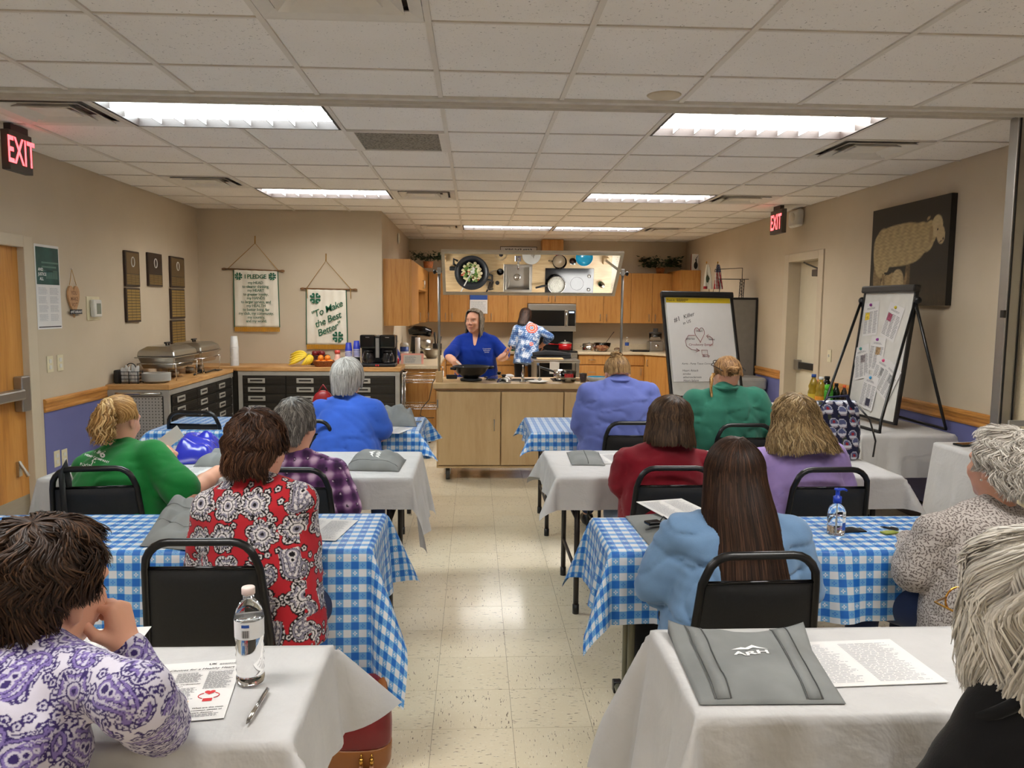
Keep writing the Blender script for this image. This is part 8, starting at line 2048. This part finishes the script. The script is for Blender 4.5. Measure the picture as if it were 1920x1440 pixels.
def logo_on(g_, f, cu, cv, su, sv, flip=1, rot=False):
 """white mountain mark over three letters, following the bag's surface"""
 m_ = MB(); P, Fc = text_geo('ARH', 1., bold=.03)
 def mp(x, y): u, v = (cu+su*x, cv+sv*y) if not rot else (cu-su*y, cv+sv*x); return f(min(1, max(0, u)), min(1, max(0, v)))+V3(0,0,.0016)
 m_.add([mp(p[0]*.9, p[1]*.62-.45) for p in P], Fc)
 pk = [(-.95,.18),(-.35,.62),(-.15,.5),(.25,.85),(.5,.5),(.95,.18),(.4,.28),(.2,.42),(-.05,.25),(-.3,.36)]; m_.add([mp(*p) for p in pk], [tuple(range(len(pk)))])
 m_.build('printed_logo', 'print_white', g_)
t = NT('tote_grey', .8,0,.25); v = t.co(); t.color(t.ramp(t.noise(v, 6,3), [(.3, S(118,120,119)),(.7, S(134,136,135))])); t.bump(t.noise(v, 500,2),.2,.001); plain('tote_seam', S(92,94,94),.8)
Zt = lambda px, py, z=.7445: at(px, py, 2, z)
TB = 'grey tote bags on the tables'
g_, f = lumpy('tote_bag', 'large grey tote bag with white logo lying beside recipe sheets', 'tote bag', [Zt(1312,1322), Zt(1586,1320), Zt(1505,1190), Zt(1252,1186)], .030, 'tote_grey', 4, crumple=.008, lift=lambda u, v: .035*max(0, v-.75)*4*(abs(2*u-1)**2), group=TB)
strap_on(g_, f, .17,.03,.17,.97,.045, 'tote_grey'); strap_on(g_, f, .80,.03,.80,.97,.045, 'tote_grey'); logo_on(g_, f, .50,.56,.14,.12)
for u in (.115,.225,.745,.855): strap_on(g_, f, u, .03, u, .97,.003, 'tote_seam', 'stitching', h=.0030)
g_, f = lumpy('tote_bag', 'folded grey tote bag partly behind the red paisley blouse', 'tote bag', [Zt(262,1024), Zt(405,1036), Zt(395,965), Zt(318,960)], .05, 'tote_grey', 14, crumple=.022, lift=lambda u, v: .035*v+.02*(.5+.5*math.sin(v*16))*(1-abs(2*u-1)**4)*v, group=TB); strap_on(g_, f, .05,.30,.95,.34,.05, 'tote_grey'); strap_on(g_, f, .05,.70,.95,.66,.05, 'tote_grey')
g_, f = lumpy('tote_bag', 'puffed grey tote bag with sideways white logo beside plaid shirt', 'tote bag', [Zt(646,882), Zt(748,884), Zt(762,862), Zt(668,856)], .085, 'tote_grey', 24, crumple=.015, group=TB); strap_on(g_, f, .06,.15,.94,.12,.02, 'tote_seam', 'seam'); logo_on(g_, f, .52,.36,.17,.14, rot=True)
g_, f = lumpy('tote_bag', 'crumpled grey tote bag on checked cloth beside blue shirt', 'tote bag', [Zt(690,800), Zt(782,800), Zt(778,786), Zt(700,786)], .12, 'tote_grey', 34, crumple=.06, group=TB); m = MB().tube([Zt(765,792)+V3(0,0,.004), Zt(780,793)+V3(0,0,.01), Zt(789,791)+V3(0,0,.004)], .012,6, flat=.3); m.build('loose_handle', 'tote_grey', g_, smooth=True)
g_, f = lumpy('tote_bag', 'neatly folded grey tote bag on white cloth by papers', 'tote bag', [Zt(1072,872), Zt(1135,873), Zt(1122,848), Zt(1062,848)], .030, 'tote_grey', 44, crumple=.004, group=TB); strap_on(g_, f, .5,.03,.5,.97,.01, 'tote_seam', 'seam')
g_, f = lumpy('tote_bag', 'flat grey tote bag under papers beside the blue sweatshirt', 'tote bag', [Zt(1222,1030), Zt(1330,1012), Zt(1300,958), Zt(1172,968)], .022, 'tote_grey', 54, crumple=.004, group=TB); f_r2 = f; strap_on(g_, f, .1,.45,.9,.45,.012, 'tote_seam', 'seam')
g_, f = lumpy('tote_bag', 'grey tote bag opened beside the blue plastic bag', 'tote bag', [Zt(362,876), Zt(440,876), Zt(440,852), Zt(380,850)], .06, 'tote_grey', 64, crumple=.02, group=TB)
g_, f = lumpy('plastic_bag', 'shiny royal blue plastic bag heaped on the white cloth', 'plastic bag', [Zt(318,872), Zt(400,868), Zt(425,838), Zt(345,836)], .12, plain('bag_blue', S(38,48,178),.25),74, crumple=.05)
# patterned bag
def snow(loc):
 du, dv, a, b, c = cells(loc[:, 0]+loc[:, 1]*.8, loc[:, 2], .062,4,.22); r = np.hypot(du, dv); col = np.tile(np.array(S(28,30,58)),(len(loc),1)); gl_ = wobble(5,60,6)(loc[:, 0], loc[:, 1], loc[:, 2]); col[gl_ > .35] = np.array(S(62,66,52)); col[r < .026] = np.array(S(196,200,212)); i = r < .022; col[i] = np.array(S(86,94,132)); col[i & (dv < -.006)] = np.array(S(206,208,216)); col[i & (np.hypot(du, dv-.004) < .009) & (b > .6)] = np.array(S(150,36,44)); col[(r < .03) & (dv < -.02)] = np.array(S(150,140,150)); return col
bx_, by_ = 2.06,4.38; pb = thing('patterned_bag', 'navy tote bag printed with snow globes standing on table', 'tote bag', (bx_, by_, .745))
s = SDF(); s.loft(np.eye(3),(bx_, by_, .745), [0.002,.04,.16,.27,.33], [0,0,.0,.0,0], [0]*5, [.15,.155,.15,.14,.135], [.085,.085,.07,.05,.03], .01,4.); Vs, Fs = s.mesh(.009, folds(9,.006)); Vs, Fs = subdivide(Vs, Fs); np_mesh('bag', Vs, Fs, 'printed_cloth', pb, True, snow(Vs))
hv = MB().tube([(bx_+.12, by_-.06,1.05),(bx_+.17, by_-.10,.98),(bx_+.2, by_-.12,.86),(bx_+.19, by_-.12,.77)], .013,6, flat=.35).build('hanging_strap', 'black_plastic', pb, smooth=True)
MB().tube([(bx_-.10, by_-.04,1.03),(bx_-.06, by_-.06,1.10),(bx_+.05, by_-.06,1.11),(bx_+.10, by_-.04,1.03)], .013,6, flat=.4).build('handle', plain('navy', S(30,34,66),.8), pb, smooth=True)
# ================================================================== papers and small things on the tables
def sheet(label, c, rot, w_=.216, h_=.279, z=.7447, kind='text', name='handout', group=None, n=1):
 au, av = V3(math.cos(rot), math.sin(rot),0), V3(-math.sin(rot), math.cos(rot),0); o = V3(c[0], c[1], z)-au*w_/2-av*h_/2
 g_ = thing(name, label, 'paper', (c[0], c[1], z),0, group); MB().prism([(0,0),(w_, 0),(w_, h_),(0, h_)], o, au, av, (0,0,.0006*n)).build('sheet', 'paper', g_)
 o2 = o+V3(0,0,.0006*n+.0005); m_ = MB(); RR = random.Random(int(abs(c[0]*1000)))
 if kind == 'text':
  for cx in (.07,.53): print_lines(m_, o2+au*w_*cx+av*h_*.06, au, av, w_*.40, h_*.86,30, RR)
  m_.build('print', 'print_light', g_)
 return g_, o2, au, av
G = 'handouts on the tables'
tr_, br_ = Zt(457,1234), Zt(419,1349); av = nrm(tr_-br_); rot = math.atan2(-av[0], av[1]); c = (tr_+br_)/2-V3(math.cos(rot), math.sin(rot),0)*.108
g_, o, au, av = sheet('heart health handout with red diagram beside the water bottle', c, rot, kind='x', group=G)
W_, H_ = .216,.279; m = MB(); put_text(m, 'Healthy Choices for a Healthy Heart', o+au*.108+av*.234, au, av, .0125, bold=.012, shear=.25)
put_text(m, 'The Cardiovascular', o+au*.083+av*.162, au, av, .0072, bold=.012, align='LEFT'); put_text(m, 'System', o+au*.083+av*.153, au, av, .0072, bold=.012, align='LEFT')
for k, s_ in enumerate(('What are the most', 'common causes of', 'heart disease?')): put_text(m, s_, o+au*.143+av*(.048-.010*k), au, av, .0082, bold=.012, align='LEFT')
put_text(m, 'UK', o+au*.15+av*.256, au, av, .013, bold=.03); rect(m, o, au, av, .19,.0006,.012,.228); m.build('heading', 'print_black', g_)
m = MB(); RR = random.Random(4)
for x_, y_, h2, r in ((.012,.10,.12,26),(.08,.172,.05,10),(.08,.092,.055,11),(.148,.135,.087,18),(.145,.012,.014,3),(.012,.012,.003,1)): print_lines(m, o+au*x_+av*y_, au, av, .058, h2, r, RR)
print_lines(m, o+au*.165+av*.252, au, av, .04,.01,2, RR); m.build('print', 'print_grey', g_)
m = MB(); rect(m, o, au, av, .118,.075,.012,.012); m.build('photo', plain('photo_cream', S(226,196,160),.5, vscale=30, var=.1), g_)
m = MB(); o3 = o+V3(0,0,.0004)
hk = lambda cx, cy, s: [o3+au*(cx+s*16*math.sin(a)**3/16)+av*(cy+s*(13*math.cos(a)-5*math.cos(2*a)-2*math.cos(3*a)-math.cos(4*a))/16) for a in np.linspace(0,2*PI, 25)[:-1]]
m.add(hk(.168,.118,.0115), [tuple(range(24))]).add(hk(.062,.05,.018), [tuple(range(24))]); rect(m, o3, au, av, .020,.013,.158,.078)
for s in (-1,1): m.tube([o3+au*(.168+s*.022*math.cos(b))+av*(.103+.014*math.sin(b)) for b in np.linspace(-1.0,1.0,9)], .0010,4)
m.build('red_diagram', 'print_red', g_)
sheet('handout under the elbow of the purple paisley woman', Zt(165,1222),.1, group=G)
sheet('handout on checked cloth beside the red paisley sleeve', Zt(600,992),-.15, group=G)
c = Zt(1600,1242); sheet('pair of printed recipe sheets beside the large tote bag', (c[0], c[1]),.05,.33,.235, group=G, n=3)
sheet('handout on checked cloth beside the bare forearm of the blue shirt', Zt(735,806),-.3, kind='text', group=G)
sheet('handout beside the folded grey tote and the dark red sweater', Zt(1137,860),.12, group=G)
sheet('handout before the green shirt woman\'s hand', Zt(380,885),-.2, group=G)
c = Zt(1262,972); sheet('curled white sheets on the flat tote bag by phone', (c[0]+.02, c[1]+.05),.25, z=.772, kind='text', group=G, n=4)
c = Zt(322,826,.80); g_ = thing('folded_paper', 'folded white paper held by the green shirt woman', 'paper', tuple(at(322,820,1,4.23))); p = at(322,820,1,4.23); MB().obox(p, nrm(V3(.8,.0,.62))*.06, nrm(V3(-.55,.2,.7))*.035, V3(0,.001,0)).build('sheet', 'paper', g_)
# green tote strap on chair, mask, pens, bottle, sanitizer
def pen(label, a, b, z, mat, tip):
 a, b = V3(a[0], a[1], z), V3(b[0], b[1], z); d = nrm(b-a); L = np.linalg.norm(b-a); g_ = thing('pen', label, 'pen', tuple((a+b)/2))
 MB().tube([a+d*.014, a+d*L*.5, a+d*L*.9, b], [.0045,.0052,.005,.004], 10).build('barrel', mat, g_, smooth=True); MB().tube([a, a+d*.0138], [.0008,.0042], 8).build('tip', tip, g_, smooth=True); MB().tube([a+d*L*.55+V3(0,0,.0065), a+d*L*.97+V3(0,0,.0065)], .0014,5).build('clip', tip, g_, smooth=True)
pen('silver pen lying on white cloth before the water bottle', Zt(462,1362), Zt(502,1297),.7502, 'chrome', 'closer_grey'); pen('black pen on checked cloth by the grey sweater hand', Zt(1650,990), Zt(1685,996),.7502, 'black_plastic', 'black_gloss')
c = Zt(470,1278); wb_ = thing('water_bottle', 'half litre water bottle with pale cap on white cloth', 'bottle', (c[0], c[1], .7436)); x, y, z = c[0], c[1], .7436
pr = [(0,.004),(.022,.0),(.030,.004),(.0315,.012)]+[(.0315-.0022*(k % 2),.018+.0085*k) for k in range(10)]+[(.032,.108),(.0322,.155),(.031,.165),(.024,.182),(.0155,.193),(.0125,.197),(.0125,.208),(0,.208)]
MB().lathe(pr, (x, y, z),32).build('bottle', glass('pet', (1,1,1),.02,1.2), wb_, smooth=True)
MB().lathe([(0,.006),(.028,.006),(.0298,.02),(.0292,.10),(.0305,.112),(.0305,.15),(0,.15)], (x, y, z),32).build('water', glass('water', (1,1,1),.0,1.33), wb_, smooth=True)
MB().lathe([(.0324,.112),(.0326,.152)], (x, y, z),32, cap=False).build('label_band', plain('label_pale', S(222,224,226),.4), wb_, smooth=True); MB().lathe([(0,.2083),(.0148,.2083),(.0148,.222),(.0135,.224),(0,.224)], (x, y, z),24).build('cap', plain('cap_pale', S(232,212,206),.4), wb_, smooth=True)
m = MB(); arc = lambda a, zz: (x+.0329*math.sin(a), y-.0329*math.cos(a), z+zz)
m.add([arc(a, zz) for a, zz in ((-.25,.140),(.0,.140),(.28,.140),(.28,.147),(.0,.147),(-.25,.147))], [(0,1,4,5),(1,2,3,4)]); m.build('label_blue', 'print_blue', wb_)
m = MB()
for k in range(11): a = -.22+.045*k; m.add([arc(a, .117), arc(a+.012+.014*(k % 3),.117), arc(a+.012+.014*(k % 3),.134), arc(a, .134)], [(0,1,2,3)])
m.build('barcode', 'print_black', wb_)
c = Zt(1567,1000); sz_ = thing('hand_sanitizer', 'clear hand sanitizer bottle with blue pump', 'sanitizer', (c[0], c[1], .7436)); x, y = c[0], c[1]
MB().lathe([(0,.0),(.030,0),(.033,.006),(.033,.085),(.028,.105),(.014,.116),(.012,.12),(0,.12)], (x, y, z),28).build('bottle', 'pet', sz_, smooth=True); MB().lathe([(0,.004),(.030,.005),(.030,.07),(0,.07)], (x, y, z),24).build('gel', 'water', sz_, smooth=True)
plain('pump_blue', S(22,60,180),.35); MB().lathe([(0,.1205),(.0155,.1205),(.0155,.145),(.008,.148),(.008,.168),(.013,.170),(.013,.176),(0,.176)], (x, y, z),20).build('pump', 'pump_blue', sz_, smooth=True); MB().tube([(x, y, z+.172),(x+.022, y-.004, z+.174),(x+.034, y-.006, z+.168)], [.0065,.005,.004], 8).build('nozzle', 'pump_blue', sz_, smooth=True); MB().cyl((x, y, z+.01),(x, y, z+.12),.0022, n=6).build('dip_tube', 'white_plastic', sz_)
m = MB(); arc = lambda a, zz: (x+.0337*math.sin(a), y-.0337*math.cos(a), z+zz); m.add([arc(a, zz) for a, zz in ((.25,.05),(.55,.05),(.85,.05),(.85,.092),(.55,.092),(.25,.092))], [(0,1,4,5),(1,2,3,4)]); m.build('label_white', 'print_white', sz_); m = MB(); m.add([arc(a, zz) for a, zz in ((.25,.02),(.55,.02),(.85,.02),(.85,.049),(.55,.049),(.25,.049))], [(0,1,4,5),(1,2,3,4)]); m.build('label_blue', 'print_blue', sz_)
m = MB(); P, Fc = text_geo('Hand\nSanitizer', .0095, bold=.02, align='LEFT'); m.add([tuple(np.array(arc(.30+p[0]/.0337,.078+p[1]))+V3(0,-.0006,0)) for p in P], Fc); m.build('label_text', 'print_black', sz_)
c = Zt(1600,996); mk = thing('face_mask', 'folded black cloth mask beside the sanitizer', 'mask', (c[0], c[1], .7437)); MB().grid(lambda u, v: (c[0]-.05+.10*u, c[1]-.02+.05*v+.012*u, .7437+.012*math.sin(PI*min(1, u*1.2))*math.sin(PI*v)+.003),14,8).build('cloth', 'black_cloth', mk, smooth=True, solid=.004)
c = Zt(1228,1000); kp = thing('key_case', 'small black studded key case on the flat tote bag', 'key case', (c[0], c[1], .772)); MB().box((c[0], c[1]+.03,.778),(.06,.045,.012),.3).build('case', 'black_gloss', kp, bevel=.004); MB().tube([(c[0]+.03, c[1]+.04,.783),(c[0]+.045, c[1]+.055,.795),(c[0]+.06, c[1]+.05,.783)], .003,6).build('loop', 'black_plastic', kp, smooth=True)
tag(MB().box((3.06,4.66,.7703),(.16,.075,.012),.2).build('phone', 'black_gloss', bevel=.004), 'black phone lying on the small white-covered table', 'phone')
c = Zt(1155,808); tag(MB().box((c[0]+.03, c[1], .7472),(.16,.09,.006),-.1).build('booklet', plain('booklet_brown', S(110,90,60),.5, vscale=40, var=.5)), 'brown booklet on checked cloth by the periwinkle sleeve', 'booklet')
c = Zt(345,894); pen('teal pen on white cloth before the green shirt', Zt(340,900), Zt(348,882),.7502, plain('teal_pen', S(30,130,140),.4), 'black_plastic')
tag(MB().obox(at(1668,998,2,.748), V3(.03,.008,0), V3(-.005,.014,0), V3(0,0,.0025)).build('snack_packet', plain('packet', S(140,150,60),.4)), 'small green packet at the grey sweater hand', 'packet')
# strap over the green woman's chair, red purse, red bag on blue woman's chair
c0 = CHAIRS[1]; st = thing('bag_strap', 'wide black strap slung over the green shirt woman\'s chair', 'strap', (c0.location.x-.10, c0.location.y-.26,.45))
cx, cy_ = c0.location.x, c0.location.y; MB().tube([(cx-.09, cy_-.222,.60),(cx-.09, cy_-.232,.80),(cx-.09, cy_-.258,.882),(cx-.088, cy_-.294,.85),(cx-.085, cy_-.288,.62),(cx-.08, cy_-.275,.47)], .028,8, flat=.14).build('webbing', 'black_cloth', st, smooth=True)
pu = thing('red_handbag', 'red and tan leather handbag with tassels on the floor', 'handbag', (-.40,2.58,0)); plain('leather_red', S(112,18,26),.35); plain('leather_tan', S(140,84,36),.4)
s = SDF(); s.loft(np.eye(3),(-.40,2.60,0), [.10,.16,.26,.33], [0,0,.01,.03], [0]*4, [.118,.12,.105,.06], [.075,.075,.06,.03], .02,2.6); Vs, Fs = s.mesh(.008); np_mesh('upper_body', Vs, Fs, 'leather_red', pu)
s = SDF(); s.loft(np.eye(3),(-.40,2.60,0), [.002,.03,.08,.103], [0,0,0,0], [0]*4, [.10,.115,.119,.119], [.06,.072,.076,.076], .02,2.6); Vs, Fs = s.mesh(.008); np_mesh('lower_body', Vs, Fs, 'leather_tan', pu)
MB().tube([(-.33,2.60,.30),(-.31,2.58,.33),(-.30,2.55,.30),(-.31,2.54,.25)], .014,8, flat=.4).build('handle', 'leather_tan', pu, smooth=True)
for x in (-.375,-.34):
 MB().tube([(x, 2.520,.098),(x, 2.512,.085)], .003,6).build('clip', 'gold', pu, smooth=True); MB().cyl((x, 2.510,.065),(x, 2.512,.086),.007, n=8).build('ferrule', 'gold', pu, smooth=True)
 for q in range(6): MB().tube([(x, 2.51,.066),(x+.010*(q-2.5)*.5,2.500,.035),(x+.012*(q-2.5),2.494-.003*q, .006)], .0035,5).build('tassel', 'leather_tan', pu, smooth=True)
rb = thing('red_shoulder_bag', 'red bag hanging on the blue shirt woman\'s chair', 'handbag', (-1.02,5.2,.7)); p = at(606,742,1,5.35); s = SDF(); s.ell((p[0], 5.35, p[2]-.05),(.075,.04,.09), None, .01); Vs, Fs = s.mesh(.01); np_mesh('bag', Vs, Fs, plain('bag_red', S(150,22,26),.4), rb); MB().tube([(p[0]-.03,5.35, p[2]+.03),(p[0], 5.35, p[2]+.075),(p[0]+.03,5.35, p[2]+.03)], .006,6).build('handle', 'bag_red', rb, smooth=True)
# ---------------------------------------------------------------- prints that follow the shirts
from mathutils.bvhtree import BVHTree
def print_on(o, par, pieces, ray, name, mat, off=.0022):
 V = [tuple(v.co+o.parent.location) for v in o.data.vertices]; T_ = BVHTree.FromPolygons(V, [tuple(p.vertices) for p in o.data.polygons]); m_ = MB(); d = Vector(nrm(ray))
 for vs_, fs in pieces:
  H = [T_.ray_cast(Vector(p)-d*.6, d)[0] for p in vs_]
  if None not in H: m_.add([tuple(h-d*off) for h in H], fs)
 return m_.build(name, mat, par)
sh3 = [c for c in r3.children if c.name.startswith('shirt')][0]
def plane_text(s_, px, py, y, size, rot=0., bold=.02, sx=1.):
 c = at(px, py, 1, y); u = V3(math.cos(rot),0, math.sin(rot)); v = V3(-math.sin(rot),0, math.cos(rot)); P, Fc = text_geo(s_, size, bold=bold); return [tuple(c+u*p[0]*sx+v*p[1]) for p in P], Fc
Y3 = 3.5; pcs = [plane_text('6', 170,850, Y3,.052,-.35,.03), plane_text('6', 192,857, Y3,.052,-.35,.03), plane_text('HEMP COMPANY', 181,861, Y3,.0155,-.35), plane_text('FOOTHILLS', 168,878, Y3,.019,-.25), plane_text('citizens', 150,840, Y3,.026,-.3), plane_text('Medicine', 149,846, Y3,.012,-.3)]
c = at(181,849,1, Y3)
for k in range(9):
 a = -.35+PI*(.05+k/8*.9)
 d = V3(math.cos(a),0, math.sin(a)); n2 = V3(-math.sin(a),0, math.cos(a)); L = .026*(.65+.35*math.sin((k+.5)/9*PI)); b0 = c+V3(.004,0,.0); pcs.append(([tuple(b0), tuple(b0+d*L*.6+n2*.0035), tuple(b0+d*L), tuple(b0+d*L*.6-n2*.0035)], [(0,1,2,3)]))
for pts in ([(153,872),(178,860),(181,858),(178,869),(172,864)], [(162,870),(176,864),(172,872),(166,872)], [(140,868),(133,852),(143,862)], [(128,862),(146,866),(132,872)]): pcs.append(([tuple(at(a, b, 1, Y3)) for a, b in pts], [tuple(range(len(pts)))]))
print_on(sh3, r3, pcs, at(175,862,1, Y3)-CAM, 'shirt_print', 'print_white')
# presenter: open neck, small print on the chest
r6, R6, n6 = LOGO6; po = [c for c in r6.children if c.name.startswith('polo')][0]
print_on(po, r6, [([tuple(n6+R6 @ V3(*q)) for q in ((-.035,.3,.045),(-.012,.3,-.075),(.0,.3,-.085),(.012,.3,-.075),(.035,.3,.045))], [(0,1,2,3,4)])], R6 @ V3(0,-1,0), 'open_neck', plain('neck_skin', SK, .5),.004)
for o in list(bpy.data.objects):
 if o.name.split('.')[0] in ('lettering', 'print', 'small_print', 'clover_letters', 'heading', 'black_writing', 'red_drawing', 'binding_print', 'printed_logo', 'shirt_print', 'barcode', 'photo_detail', 'red_diagram', 'lattice', 'red_print', 'chest_logo', 'label_text', 'engraving', 'ribbon_text', 'letters'): o['kind'] = 'stuff'
